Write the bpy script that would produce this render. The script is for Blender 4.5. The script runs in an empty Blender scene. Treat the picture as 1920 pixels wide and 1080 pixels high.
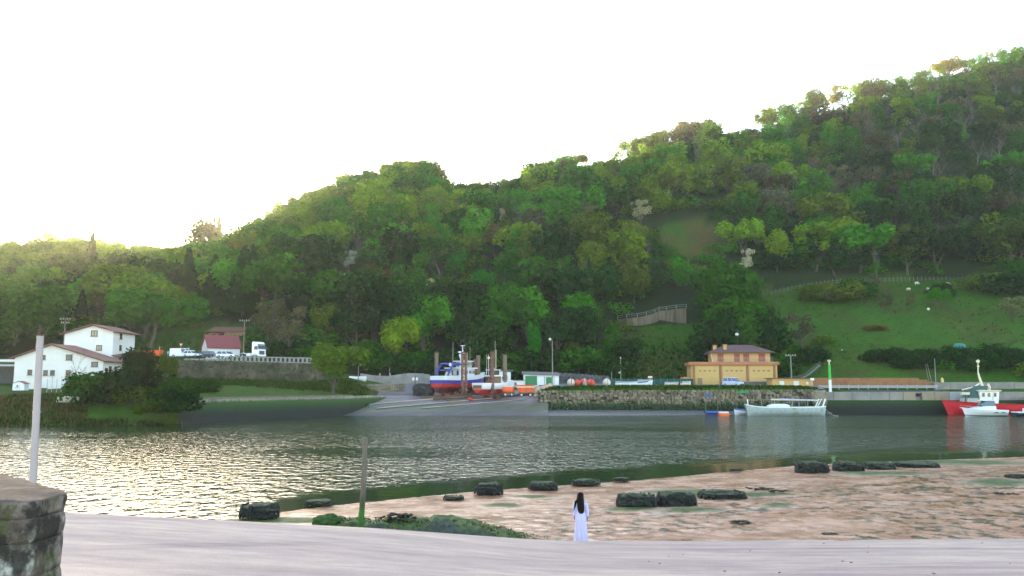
import bpy, bmesh, math, random
import numpy as np
from mathutils import Vector, Matrix, noise as mnoise

# ------------------------------------------------------------------ camera, sky, sun, exposure
S = bpy.context.scene
COL = S.collection
F, CAMZ = 1550.0, 6.5                      # focal length in pixels of the 1920 wide photograph, eye height above the water
TH = math.atan(176.0 / F)                  # the lens looks a little upwards
CT, ST = math.cos(TH), math.sin(TH)
cam = bpy.data.cameras.new('camera')
cam.lens, cam.sensor_width, cam.clip_start, cam.clip_end = F / 1920 * 36.0, 36.0, 0.1, 6000
cam_o = bpy.data.objects.new('camera', cam); COL.objects.link(cam_o)
cam_o.location = (0, 0, CAMZ); cam_o.rotation_euler = (math.pi / 2 + TH, 0, 0)
S.camera = cam_o

SUN_EL, SUN_AZ = math.radians(9.95), math.radians(-19.0)     # azimuth clockwise from +Y
world = bpy.data.worlds.new('World'); S.world = world; world.use_nodes = True
wn = world.node_tree
sky = wn.nodes.new('ShaderNodeTexSky'); sky.sky_type = 'NISHITA'; sky.sun_disc = False
sky.sun_elevation, sky.sun_rotation = SUN_EL, SUN_AZ
sky.air_density, sky.dust_density, sky.ozone_density = 0.72, 0.5, 0.0
wn.links.new(sky.outputs['Color'], wn.nodes['Background'].inputs['Color'])
wn.nodes['Background'].inputs['Strength'].default_value = 0.15
sl = bpy.data.lights.new('sun', 'SUN'); sl.energy, sl.angle, sl.color = 5.0, math.radians(0.6), (1.0, 0.84, 0.52)
so = bpy.data.objects.new('sun', sl); COL.objects.link(so)
sd = Vector((math.sin(SUN_AZ) * math.cos(SUN_EL), math.cos(SUN_AZ) * math.cos(SUN_EL), math.sin(SUN_EL)))
so.rotation_euler = sd.to_track_quat('Z', 'Y').to_euler(); so.location = sd * 300
S.view_settings.view_transform = 'Standard'; S.view_settings.look = 'None'
S.view_settings.exposure, S.view_settings.gamma, S.view_settings.use_curve_mapping = 2.8, 1.0, False
cy = S.cycles
cy.max_bounces, cy.diffuse_bounces, cy.glossy_bounces, cy.transmission_bounces, cy.volume_bounces = 6, 3, 3, 3, 0
cy.use_denoising = True; cy.sample_clamp_indirect = 6

R = random.Random(7)
NR = np.random.RandomState(11)

def P(px, py, Y):
    """the point of the place that the photograph shows at pixel (px, py), Y metres ahead"""
    a, b = (px - 960) / F, (540 - py) / F
    t = Y / (CT - b * ST)
    return Vector((a * t, Y, CAMZ + t * (ST + b * CT)))
def zat(py, Y): return P(960, py, Y).z
def Xat(px, Y, z=5.0): return (px - 960) / F * (Y * CT + (z - CAMZ) * ST)
def on_z(px, py, z):
    a, b = (px - 960) / F, (540 - py) / F
    t = (z - CAMZ) / (ST + b * CT)
    return Vector((a * t, t * (CT - b * ST), z))
def sz(px, Y): return px * Y / F           # size of px pixels at Y

# ------------------------------------------------------------------ materials
def nodes_of(name):
    m = bpy.data.materials.new(name); m.use_nodes = True
    nt = m.node_tree; b = nt.nodes['Principled BSDF']
    return m, nt, b
def N(nt, kind, **kw):
    n = nt.nodes.new(kind)
    for k, v in kw.items():
        if hasattr(n, k) and not k.startswith('i_'): setattr(n, k, v)
        else: n.inputs[k[2:].replace('_', ' ')].default_value = v
    return n
def noise_tex(nt, coord, scale, detail=5, rough=0.6, stretch=(1, 1, 1), out='Fac'):
    mp = N(nt, 'ShaderNodeMapping'); mp.inputs['Scale'].default_value = stretch
    nt.links.new(coord, mp.inputs['Vector'])
    n = N(nt, 'ShaderNodeTexNoise'); n.inputs['Scale'].default_value = scale
    n.inputs['Detail'].default_value = detail; n.inputs['Roughness'].default_value = rough
    nt.links.new(mp.outputs['Vector'], n.inputs['Vector'])
    return n.outputs[out]
def ramp(nt, fac, stops):
    r = N(nt, 'ShaderNodeValToRGB'); el = r.color_ramp.elements
    while len(el) > 1: el.remove(el[-1])
    for i, (p, c) in enumerate(stops):
        e = el[0] if i == 0 else el.new(p)
        e.position = p; e.color = (*c, 1) if len(c) == 3 else c
    nt.links.new(fac, r.inputs['Fac'])
    return r.outputs['Color']
def mix(nt, fac, a, b, blend='MIX'):
    m = N(nt, 'ShaderNodeMix', data_type='RGBA', blend_type=blend)
    for sock, val in ((0, fac), (6, a), (7, b)):
        if hasattr(val, 'links'): nt.links.new(val, m.inputs[sock])
        elif isinstance(val, (tuple, list)): m.inputs[sock].default_value = (*val[:3], 1)
        else: m.inputs[sock].default_value = val
    return m.outputs[2]
def math_n(nt, op, a, b=0.0, clamp=False):
    m = N(nt, 'ShaderNodeMath', operation=op); m.use_clamp = clamp
    for i, v in enumerate((a, b)):
        if hasattr(v, 'links'): nt.links.new(v, m.inputs[i])
        else: m.inputs[i].default_value = v
    return m.outputs[0]
def bump(nt, b, h, strength=0.3, dist=0.1):
    n = N(nt, 'ShaderNodeBump'); n.inputs['Distance'].default_value = dist
    if hasattr(strength, 'links'): nt.links.new(strength, n.inputs['Strength'])
    else: n.inputs['Strength'].default_value = strength
    nt.links.new(h, n.inputs['Height']); nt.links.new(n.outputs['Normal'], b.inputs['Normal'])
def g(c): return tuple(c) if isinstance(c, (tuple, list)) else (c, c, c)
def sh(c, k): return tuple(min(1, x * k) for x in c)
_M = {}
def M(name, col, rough=0.65, var=0.22, scale=1.2, bmp=0.12, col2=None, metal=0.0, stretch=(1, 1, 1), spec=0.4):
    """a weathered plain material: base colour broken up by two sizes of noise"""
    if name in _M: return _M[name]
    m, nt, b = nodes_of(name); col = g(col)
    co = N(nt, 'ShaderNodeTexCoord').outputs['Object']
    n1 = noise_tex(nt, co, scale, 6, 0.65, stretch)
    c = ramp(nt, n1, [(0.3, sh(col, 1 - var)), (0.5, col), (0.72, col2 if col2 else sh(col, 1 + var))])
    nt.links.new(c, b.inputs['Base Color'])
    n2 = noise_tex(nt, co, scale * 9, 3, 0.6, stretch)
    b.inputs['Roughness'].default_value = rough; b.inputs['Metallic'].default_value = metal
    b.inputs['Specular IOR Level'].default_value = spec
    if bmp: bump(nt, b, n2, bmp, 0.05)
    _M[name] = m; return m
def leaf_mat(name, attr=None, tr=0.42):
    m, nt, b = nodes_of(name); nt.nodes.remove(b)
    if attr: base = N(nt, 'ShaderNodeAttribute', attribute_name=attr).outputs['Color']
    else: base = N(nt, 'ShaderNodeObjectInfo').outputs['Color']
    rnd = N(nt, 'ShaderNodeNewGeometry').outputs['Random Per Island']
    k = ramp(nt, rnd, [(0.0, (0.78, 0.80, 0.78)), (0.5, (1, 1, 1)), (1.0, (1.24, 1.2, 1.05))])
    c = mix(nt, 1.0, base, k, 'MULTIPLY')
    d = N(nt, 'ShaderNodeBsdfDiffuse'); t = N(nt, 'ShaderNodeBsdfTranslucent')
    nt.links.new(c, d.inputs['Color'])
    nt.links.new(mix(nt, 1.0, c, (1.25, 1.2, 0.7), 'MULTIPLY'), t.inputs['Color'])
    mx = N(nt, 'ShaderNodeMixShader'); mx.inputs[0].default_value = tr
    nt.links.new(d.outputs[0], mx.inputs[1]); nt.links.new(t.outputs[0], mx.inputs[2])
    nt.links.new(mx.outputs[0], nt.nodes['Material Output'].inputs['Surface'])
    return m

# ------------------------------------------------------------------ object helpers
def tag(o, label=None, cat=None, group=None, kind=None):
    if label: o['label'] = label
    if cat: o['category'] = cat
    if group: o['group'] = group
    if kind: o['kind'] = kind
    return o
def thing(name, label, cat, loc=(0, 0, 0), rz=0.0, group=None):
    o = bpy.data.objects.new(name, None); o.empty_display_size = 0.3; COL.objects.link(o)
    o.location = loc; o.rotation_euler = (0, 0, rz)
    return tag(o, label, cat, group)
def link(name, me, parent=None, loc=None, rz=0.0):
    o = bpy.data.objects.new(name, me); COL.objects.link(o)
    if parent: o.parent = parent
    if loc is not None: o.location = loc
    if rz: o.rotation_euler = (0, 0, rz)
    return o
def copy_tree(o, parent=None):
    c = o.copy(); COL.objects.link(c)
    if parent: c.parent = parent
    for ch in list(o.children): copy_tree(ch, c)
    return c
def mesh_np(name, v, f, mats, smooth=False):
    me = bpy.data.meshes.new(name)
    v = np.asarray(v, dtype=np.float32); f = np.asarray(f, dtype=np.int32)
    me.vertices.add(len(v)); me.vertices.foreach_set('co', v.ravel())
    k = f.shape[1]
    me.loops.add(f.size); me.loops.foreach_set('vertex_index', f.ravel())
    me.polygons.add(len(f)); me.polygons.foreach_set('loop_start', np.arange(0, f.size, k, dtype=np.int32))
    me.polygons.foreach_set('loop_total', np.full(len(f), k, dtype=np.int32))
    me.polygons.foreach_set('use_smooth', np.full(len(f), smooth))
    for m in (mats if isinstance(mats, (list, tuple)) else [mats]): me.materials.append(m)
    me.update(calc_edges=True)
    return me
class MB:
    def __init__(s): s.v, s.f = [], []
    def add(s, v, f):
        k = len(s.v); s.v += [tuple(x) for x in v]; s.f += [tuple(i + k for i in q) for q in f]; return s
    def box(s, cx, cy, cz, sx, sy, sz_, rz=0.0, rx=0.0, ry=0.0, taper=1.0):
        q = []
        Rm = Matrix.Rotation(rz, 3, 'Z') @ Matrix.Rotation(ry, 3, 'Y') @ Matrix.Rotation(rx, 3, 'X')
        for dz in (-1, 1):
            t = 1.0 if dz < 0 else taper
            for dx, dy in ((-1, -1), (1, -1), (1, 1), (-1, 1)):
                p = Rm @ Vector((dx * sx / 2 * t, dy * sy / 2 * t, dz * sz_ / 2)); q.append((p.x + cx, p.y + cy, p.z + cz))
        return s.add(q, [(3, 2, 1, 0), (4, 5, 6, 7), (0, 1, 5, 4), (1, 2, 6, 5), (2, 3, 7, 6), (3, 0, 4, 7)])
    def loft(s, rings, close=True, caps=True):
        n = len(rings[0]); v = [p for r in rings for p in r]; f = []
        for i in range(len(rings) - 1):
            for j in range(n if close else n - 1):
                a, b = i * n + j, i * n + (j + 1) % n
                f.append((a, b, b + n, a + n))
        if caps and close: f += [tuple(range(n - 1, -1, -1)), tuple(range((len(rings) - 1) * n, len(rings) * n))]
        return s.add(v, f)
    def tube(s, pts, r, n=7):
        pts = [Vector(p) for p in pts]; rr = r if isinstance(r, (list, tuple)) else [r] * len(pts); rings = []
        for i, p in enumerate(pts):
            d = (pts[min(i + 1, len(pts) - 1)] - pts[max(i - 1, 0)]).normalized()
            x = d.orthogonal().normalized() if abs(d.z) < 0.9 else (Vector((0, 1, 0)).cross(d)).normalized()
            y = d.cross(x)
            rings.append([p + (x * math.cos(2 * math.pi * k / n) + y * math.sin(2 * math.pi * k / n)) * rr[i] for k in range(n)])
        return s.loft(rings)
    def bar(s, a, b, w=0.1): return s.tube([a, b], w / 2 * 1.3, 4)
    def lathe(s, prof, c=(0, 0, 0), n=14, ex=1.0, ey=1.0):
        return s.loft([[(c[0] + r * ex * math.cos(2 * math.pi * k / n), c[1] + r * ey * math.sin(2 * math.pi * k / n), c[2] + z) for k in range(n)] for r, z in prof])
    def prism_y(s, poly, y0, y1):
        return s.loft([[(x, y0, z) for x, z in poly], [(x, y1, z) for x, z in poly]])
    def prism_x(s, poly, x0, x1):
        return s.loft([[(x0, y, z) for y, z in poly], [(x1, y, z) for y, z in poly]])
    def prism_z(s, poly, z0, z1):
        return s.loft([[(x, y, z0) for x, y in poly], [(x, y, z1) for x, y in poly]])
    def blob(s, c, r, seed=0, amp=0.25, sub=3, fr=1.3, box=0.0, floor=None):
        bm = bmesh.new(); bmesh.ops.create_icosphere(bm, subdivisions=sub, radius=1.0)
        off = Vector((seed * 3.17, seed * 1.3, -seed * 2.1)); v = []
        for q in bm.verts:
            p = q.co.copy()
            if box: p = Vector([math.copysign(abs(t) ** (1 - box), t) for t in p])
            p *= 1 + amp * (mnoise.fractal(q.co * fr + off, 0.9, 2.0, 4))
            z = c[2] + p.z * r[2]
            if floor is not None: z = max(z, floor)
            v.append((c[0] + p.x * r[0], c[1] + p.y * r[1], z))
        bm.verts.index_update()
        f = [tuple(w.index for w in q.verts) for q in bm.faces]; bm.free()
        return s.add(v, f)
    def build(s, name, m, parent=None, loc=None, rz=0.0, smooth=False, bevel=0.0, kind=None, label=None):
        me = bpy.data.meshes.new(name); me.from_pydata(s.v, [], s.f)
        bm = bmesh.new(); bm.from_mesh(me); bmesh.ops.recalc_face_normals(bm, faces=bm.faces)
        if bevel: bmesh.ops.bevel(bm, geom=bm.edges, offset=bevel, segments=1, affect='EDGES', clamp_overlap=True)
        bm.to_mesh(me); bm.free()
        me.materials.append(m)
        if smooth: me.polygons.foreach_set('use_smooth', [True] * len(me.polygons))
        me.update()
        o = link(name, me, parent, loc, rz)
        if kind: o['kind'] = kind
        if label: o['label'] = label
        return o
def struct(name, me_or_mb, m=None, **kw):
    o = me_or_mb.build(name, m, **kw) if isinstance(me_or_mb, MB) else link(name, me_or_mb)
    o['kind'] = 'structure'; return o

def vnoise(x, y, seed=0):
    """value noise on arrays, about -1..1"""
    xi, yi = np.floor(x).astype(np.int64), np.floor(y).astype(np.int64); fx, fy = x - xi, y - yi
    fx, fy = fx * fx * (3 - 2 * fx), fy * fy * (3 - 2 * fy)
    def h(a, b):
        q = (a * 374761393 + b * 668265263 + seed * 144665) & 0x7fffffff
        q = ((q ^ (q >> 13)) * 1274126177) & 0x7fffffff
        return ((q ^ (q >> 16)) & 0xffff) / 32767.5 - 1
    return (h(xi, yi) * (1 - fx) + h(xi + 1, yi) * fx) * (1 - fy) + (h(xi, yi + 1) * (1 - fx) + h(xi + 1, yi + 1) * fx) * fy
def fbm(x, y, seed=0, oct=4):
    s, a, t = 0, 1.0, 0
    for i in range(oct): s = s + a * vnoise(x * 2 ** i, y * 2 ** i, seed + i * 17); t += a; a *= 0.5
    return s / t
def smooth(x, a, b):
    t = np.clip((x - a) / (b - a), 0, 1); return t * t * (3 - 2 * t)
def grid_faces(nx, ny):
    i = np.arange(nx - 1)[None, :] + (np.arange(ny - 1) * nx)[:, None]
    return np.stack([i, i + 1, i + 1 + nx, i + nx], -1).reshape(-1, 4)
def set_attr(me, name, data, typ='FLOAT'):
    a = me.attributes.new(name, typ, 'POINT')
    if typ == 'FLOAT': a.data.foreach_set('value', np.asarray(data, np.float32).ravel())
    else: a.data.foreach_set('color', np.asarray(data, np.float32).ravel())

# ------------------------------------------------------------------ terrain of the far bank and the hill
# per image column: (Y, z) of shore, bank top, yard, hill foot, and (Y, py) of the mid slope and the skyline
_T = [
 (-500, (120, -1.6), (136, 3.2), (172, 6.5), (198, 11.0), None, (600, 478)),
 (0,    (121, -1.6), (138, 4.0), (174, 7.2), (198, 11.4), None, (600, 462)),
 (100,  (121, -1.6), (138, 4.2), (174, 7.5), (198, 11.6), None, (600, 458)),
 (230,  (122, -1.6), (137, 4.0), (176, 9.0), (198, 11.6), None, (590, 465)),
 (300,  (124, -1.6), (136, 3.6), (181, 8.6), (200, 11.9), None, (560, 472)),
 (340,  (130, -1.6), (131.5, 3.7), (180, 6.9), (201, 12.0), None, (520, 468)),
 (440,  (141, -1.6), (142.5, 3.6), (180, 6.7), (202, 12.0), None, (480, 448)),
 (500,  (147.5, -1.6), (149, 3.5), (180, 6.5), (202, 12.0), None, (465, 415)),
 (570,  (155, -1.6), (156.5, 3.4), (180, 6.2), (202, 11.0), None, (455, 385)),
 (650,  (163, -1.6), (166, 3.4), (182, 7.3), (204, 8.6), None, (440, 352)),
 (720,  (162, -1.8), (178, 3.0), (188, 5.6), (206, 7.6), None, (430, 338)),
 (790,  (161, -1.8), (178, 3.0), (188, 4.4), (208, 6.4), None, (420, 328)),
 (850,  (161, -1.8), (178, 3.0), (188, 4.4), (208, 6.2), None, (410, 352)),
 (900,  (161, -1.8), (178, 3.0), (188, 4.6), (208, 6.2), None, (405, 351)),
 (960,  (161, -1.8), (178, 3.1), (188, 4.8), (208, 6.2), None, (405, 346)),
 (1012, (161, -1.8), (178, 3.2), (188, 5.0), (208, 6.2), None, (405, 336)),
 (1024, (171.5, -1.8), (174, 5.0), (188, 5.2), (208, 6.2), None, (405, 333)),
 (1110, (171.5, -1.8), (174, 5.2), (188, 5.3), (208, 6.2), None, (405, 312)),
 (1160, (171.5, -1.8), (174, 5.3), (190, 5.3), (208, 6.2), (250, 614), (410, 306)),
 (1250, (171.5, -1.8), (174, 5.3), (190, 5.2), (209, 6.4), (250, 606), (415, 276)),
 (1330, (171.5, -1.8), (174, 5.3), (190, 5.2), (209, 6.4), (258, 600), (418, 262)),
 (1420, (171.5, -1.8), (174, 5.3), (190, 5.2), (209, 6.6), (285, 548), (420, 247)),
 (1500, (171.5, -1.8), (174, 5.2), (190, 5.2), (205, 7.0), (290, 533), (425, 226)),
 (1600, (171.5, -1.8), (174, 4.1), (185.5, 4.5), (194, 7.0), (292, 527), (430, 203)),
 (1700, (171.5, -1.8), (174, 4.1), (185.5, 4.5), (194, 7.2), (292, 524), (435, 170)),
 (1800, (171.5, -1.8), (174, 4.1), (185, 4.6), (192, 6.4), (292, 524), (440, 138)),
 (1920, (171.5, -1.8), (174, 4.1), (185, 4.8), (192, 6.2), (292, 520), (450, 103)),
 (2150, (171.5, -1.8), (174, 4.1), (185, 4.8), (192, 6.2), (295, 500), (470, 50)),
 (2450, (171.5, -1.8), (174, 4.1), (185, 4.8), (192, 6.2), (300, 500), (490, 40)),
]
_px = np.array([t[0] for t in _T], float)
_Y, _Z = [], []
for t in _T:
    ys = [t[1][0], t[2][0], t[3][0], t[4][0]]; zs = [t[1][1], t[2][1], t[3][1], t[4][1]]
    yr = t[6][0]; zr = zat(t[6][1], yr)
    if t[5]: ym, zm = t[5][0], zat(t[5][1], t[5][0])
    else: ym = ys[3] + (yr - ys[3]) * 0.42; zm = zs[3] + (zr - zs[3]) * 0.43
    _Y.append(ys + [ym, yr, yr + 45, yr + 400]); _Z.append(zs + [zm, zr, zr - 4, zr - 90])
_Y, _Z = np.array(_Y), np.array(_Z)
def column(px): return [np.interp(px, _px, _Y[:, i]) for i in range(8)], [np.interp(px, _px, _Z[:, i]) for i in range(8)]
def ground(px, Y):
    ys, zs = column(px); return float(np.interp(Y, ys, zs))
def gpos(px, Y):
    z = ground(px, Y); return Vector((Xat(px, Y, z), Y, z))
def ground_xy(X, Y):
    px = 960 + X / Y * F
    for _ in range(3): px = 960 + X * F / (Y * CT + (ground(px, Y) - CAMZ) * ST)
    return ground(px, Y)
def proj(p):
    d = p[1] * CT + (p[2] - CAMZ) * ST; u = -p[1] * ST + (p[2] - CAMZ) * CT
    return 960 + F * p[0] / d, 540 - F * u / d

MEADOW = [(1420, 548), (1500, 533), (1600, 527), (1700, 524), (1920, 521), (2200, 515), (2200, 680), (1780, 668), (1740, 705), (1530, 712), (1455, 712), (1460, 620)]
GLADE = [(1165, 618), (1290, 606), (1335, 606), (1330, 660), (1290, 706), (1150, 712), (1140, 690)]
CLEAR = [(1238, 420), (1300, 405), (1375, 435), (1372, 468), (1270, 480), (1235, 455)]
ROADSIDE = [(250, 665), (310, 610), (385, 600), (470, 610), (520, 690), (250, 695)]
def inside(x, y, poly):
    c = False; j = len(poly) - 1
    for i in range(len(poly)):
        xi, yi = poly[i]; xj, yj = poly[j]
        if (yi > y) != (yj > y) and x < (xj - xi) * (y - yi) / (yj - yi) + xi: c = not c
        j = i
    return c
def build_terrain():
    pxs = np.arange(-500, 2451, 9.0); sub = [4, 6, 4, 22, 26, 3, 4]
    rows_Y, rows_Z, rows_X = [], [], []
    cY = np.stack([np.interp(pxs, _px, _Y[:, i]) for i in range(8)]); cZ = np.stack([np.interp(pxs, _px, _Z[:, i]) for i in range(8)])
    for i, k in enumerate(sub):
        for q in range(k + (1 if i == len(sub) - 1 else 0)):
            t = q / k; rows_Y.append(cY[i] * (1 - t) + cY[i + 1] * t); rows_Z.append(cZ[i] * (1 - t) + cZ[i + 1] * t)
    Yg, Zg = np.array(rows_Y), np.array(rows_Z); PX = np.broadcast_to(pxs, Yg.shape)
    Xg = (PX - 960) / F * (Yg * CT + (Zg - CAMZ) * ST)
    hill = smooth(Yg, 205, 240)
    Zn = Zg + hill * (1.3 * fbm(Xg / 22, Yg / 22, 3)) * smooth(_Y[0, 7] + 0 * Yg - Yg, 0, 50) + 0.18 * fbm(Xg / 3, Yg / 3, 9) * smooth(Yg, 122, 150)
    v = np.stack([Xg, Yg, Zn], -1).reshape(-1, 3)
    me = mesh_np('hillside', v, grid_faces(Yg.shape[1], Yg.shape[0]), TERRAIN, True)
    # land cover: meadow grass, forest floor, bare reddish clearing
    n1, n2 = fbm(Xg / 9, Yg / 9, 21), fbm(Xg / 2.5, Yg / 2.5, 31)
    d = Yg * CT + (Zn - CAMZ) * ST; PY = 540 - F * (-Yg * ST + (Zn - CAMZ) * CT) / d
    c = np.empty(Yg.shape + (4,), np.float32); c[..., 3] = 1
    GR, FL, RD, BR = np.array([.030, .092, .004]), np.array([.013, .026, .007]), np.array([.10, .05, .026]), np.array([.052, .058, .011])
    for i in range(Yg.shape[0]):
        for j in range(Yg.shape[1]):
            x, y = PX[i, j], PY[i, j]; Y = Yg[i, j]
            if inside(x, y, CLEAR): t = min(1, max(0, .55 + 1.1 * n1[i, j])); k = RD * (1 - t) + GR * .8 * t
            elif Y < 204 or inside(x, y, MEADOW) or inside(x, y, GLADE) or inside(x, y, ROADSIDE):
                t = min(1, max(0, 0.25 + 1.0 * n1[i, j] + .3 * n2[i, j])); k = GR * (1 - t) + BR * t
            else: k = FL
            c[i, j, :3] = k * (1 + 0.25 * n2[i, j])
    set_attr(me, 'cover', c.reshape(-1, 4), 'FLOAT_COLOR')
    return struct('hillside', me)
m, nt, b = nodes_of('hillside ground'); TERRAIN = m
cov = N(nt, 'ShaderNodeAttribute', attribute_name='cover').outputs['Color']
co = N(nt, 'ShaderNodeTexCoord').outputs['Object']
n1 = noise_tex(nt, co, 0.9, 6, 0.7); n2 = noise_tex(nt, co, 4.0, 4, 0.7)
nt.links.new(mix(nt, 1.0, cov, ramp(nt, n1, [(0.3, (.6, .62, .6)), (0.6, (1.15, 1.1, 1.0)), (0.75, (1.5, 1.35, 1.1))]), 'MULTIPLY'), b.inputs['Base Color'])
b.inputs['Roughness'].default_value = 0.95; b.inputs['Specular IOR Level'].default_value = 0.1
bump(nt, b, n2, 0.6, 0.3)
build_terrain()

# ------------------------------------------------------------------ river
WL = np.array([(-60, 14), (-20, 32), (-13.6, 40.5), (-9.3, 45), (-2, 50.6), (8.7, 56.3), (23, 66.3), (45, 73.5), (80, 81), (300, 130)], float)   # the waterline of the mud flat
def build_water():
    xs = np.concatenate([np.linspace(-420, -60, 30), np.linspace(-58, 100, 130), np.linspace(104, 460, 30)])
    ys = np.concatenate([np.linspace(2, 120, 140), np.linspace(121, 330, 50)])
    X, Y = np.meshgrid(xs, ys)
    v = np.stack([X, Y, np.zeros_like(X)], -1).reshape(-1, 3)
    me = mesh_np('river', v, grid_faces(len(xs), len(ys)), WATER, True)
    w = np.interp(X, WL[:, 0], WL[:, 1]); d = Y - w
    calm = smooth(d + 2.5 * fbm(X / 5, Y / 4, 5), 4.0, 9.0 + 0.16 * np.clip(X, 0, 60))
    calm = np.where(X < -13, smooth(d + 3 * fbm(X / 5, Y / 4, 5), -2.0, 1.5), calm)
    streak = smooth(fbm(X / 38 + Y / 60, Y / 7.0, 8), -0.5, -0.1) * 0.5 + 0.5
    far = 1 - smooth(Y + 4 * fbm(X / 30, Y / 6, 15), 157, 165) * 0.2
    farL = np.where(X < -40, 1 - smooth(Y + 4 * fbm(X / 30, Y / 6, 15), 119, 123) * 0.3, far)
    set_attr(me, 'ripple', calm * streak * np.minimum(far, farL) * (0.35 + 0.65 * smooth(X + 0.12 * Y, -26, 26)))
    return struct('river', me)
m, nt, b = nodes_of('river water'); WATER = m
b.inputs['Base Color'].default_value = (0.022, 0.042, 0.013, 1); b.inputs['Roughness'].default_value = 0.10; b.inputs['IOR'].default_value = 1.33
co = N(nt, 'ShaderNodeTexCoord').outputs['Object']
rp = N(nt, 'ShaderNodeAttribute', attribute_name='ripple').outputs['Fac']
h1 = noise_tex(nt, co, 0.95, 2, 0.5, (1.15, 0.9, 1)); h2 = noise_tex(nt, co, 2.4, 2, 0.5, (1.1, 0.9, 1))
h = math_n(nt, 'ADD', h1, math_n(nt, 'MULTIPLY', h2, 0.30))
bump(nt, b, h, math_n(nt, 'ADD', math_n(nt, 'MULTIPLY', rp, 0.95), 0.03), 0.36)
build_water()

# ------------------------------------------------------------------ tidal flat
MOSS = [(1300, 925, 120, 9), (1190, 955, 60, 6), (1290, 957, 75, 6), (940, 948, 45, 4), (1870, 905, 75, 8), (1800, 868, 150, 6), (1000, 932, 60, 3), (1460, 948, 40, 5), (1440, 928, 70, 4), (1650, 888, 120, 4), (560, 975, 160, 7)]
def build_flat():
    xs = np.concatenate([np.arange(-24, -14, .3), np.arange(-14, 30, 0.13), np.arange(30, 75, 0.3)]); ys = np.concatenate([np.arange(24, 52, 0.13), np.arange(52, 84, 0.22)])
    X, Y = np.meshgrid(xs, ys)
    w = np.interp(X, WL[:, 0], WL[:, 1]); d = w - Y
    Z = 0.019 * d - 0.0001 * d * np.abs(d) + 0.03 * fbm(X / 4, Y / 2.5, 2) * smooth(d, 0, 3)
    Z = np.where(d < 0, np.maximum(d * 0.12, -0.8), Z)
    rip = smooth(d, 3, 10) * smooth(fbm(X / 11, Y / 6, 44) + 0.02 * (X + 6), -0.35, 0.25)
    r1 = fbm(X / 0.40 + 0.6 * fbm(X / 3, Y / 3, 6), Y / 0.46 + X / 2.0, 12, 3); r2 = fbm(X / 0.28, Y / 0.3, 14, 2)
    Z += rip * (0.034 * r1 + 0.014 * r2) + 0.007 * r2
    PXm = 960 + X * F / (Y * CT + (Z - CAMZ) * ST); dd = Y * CT + (Z - CAMZ) * ST; PYm = 540 - F * (-Y * ST + (Z - CAMZ) * CT) / dd
    # the weedy bank along the quay
    n = fbm(X / 1.2, Y / 0.9, 51)
    crest = 31.2 + 0.35 * np.sin(X / 2.2)
    along = smooth(PXm, 500, 640) * (1 - smooth(PXm, 830, 1090))
    amp = along * (1.12 + 0.16 * n)
    prof = np.where(Y > crest, np.exp(-(np.maximum(Y - crest - .9, 0) / 1.6) ** 2), np.exp(-(np.maximum(crest - Y - .2, 0) / .75) ** 2))
    Zb = amp * prof * (1 + 0.16 * fbm(X / .35, Y / .3, 52))
    Z += Zb
    moss = np.zeros_like(X)
    nm = fbm(X / 1.1, Y / 0.8, 61)
    for (mx, my, rx, ry) in MOSS:
        q = ((PXm - mx) / rx) ** 2 + ((PYm - my) / ry) ** 2
        k = np.clip(1.25 - q + 0.55 * nm, 0, 1); moss = np.maximum(moss, k); 
        Z += 0.10 * np.clip(1 - q, 0, 1) * (my < 965)
    bank = smooth(Zb, 0.15, 0.5)
    moss = np.maximum(moss, bank)
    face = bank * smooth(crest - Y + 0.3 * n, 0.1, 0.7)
    moss = moss * (1 - smooth(-d, -1.0, 0.0) * 0)
    v = np.stack([X, Y, Z], -1).reshape(-1, 3)
    me = mesh_np('mud_flat', v, grid_faces(len(xs), len(ys)), MUD, True)
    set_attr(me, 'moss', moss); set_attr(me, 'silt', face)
    weed = smooth(fbm(X / 4.5, Y / 3.0, 71) + .012 * (X - 4), -0.4, 0.2) * smooth(d, 4, 12) * smooth(fbm(X / .36, Y / .42 + X / 2.4, 73, 3), 0.08, 0.26)  # dark flecks: weed plus the hill's reflection in wet ripples, painted as colour
    set_attr(me, 'weed', weed * rip)
    return struct('mud_flat', me)
m, nt, b = nodes_of('wet mud'); MUD = m
co = N(nt, 'ShaderNodeTexCoord').outputs['Object']
n1 = noise_tex(nt, co, 0.5, 6, 0.65, (0.8, 1.0, 1)); n2 = noise_tex(nt, co, 5.0, 4, 0.65, (1.0, 1.0, 1))
A = lambda k: N(nt, 'ShaderNodeAttribute', attribute_name=k).outputs['Fac']
base = ramp(nt, n1, [(0.3, (.38, .19, .105)), (0.55, (.49, .27, .165)), (0.75, (.55, .33, .22))])  # pale warm tone also carries the wet film's sky reflection as colour
gr = ramp(nt, n2, [(0.3, (.022, .034, .012)), (0.5, (.05, .085, .014)), (0.7, (.10, .14, .02))])
c = mix(nt, math_n(nt, 'MULTIPLY', A('weed'), 0.9, True), base, (.045, .05, .018))  # darkens to weed and painted hill reflections
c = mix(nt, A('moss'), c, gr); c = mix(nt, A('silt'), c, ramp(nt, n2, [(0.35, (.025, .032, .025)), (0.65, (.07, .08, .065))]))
nt.links.new(c, b.inputs['Base Color'])
rg = math_n(nt, 'ADD', math_n(nt, 'MULTIPLY', A('moss'), 0.5), ramp(nt, n1, [(0.35, (.16,) * 3), (0.65, (.34,) * 3)]))
nt.links.new(rg, b.inputs['Roughness']); b.inputs['Specular IOR Level'].default_value = 0.32
bump(nt, b, n2, 0.25, 0.06)
build_flat()

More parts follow.
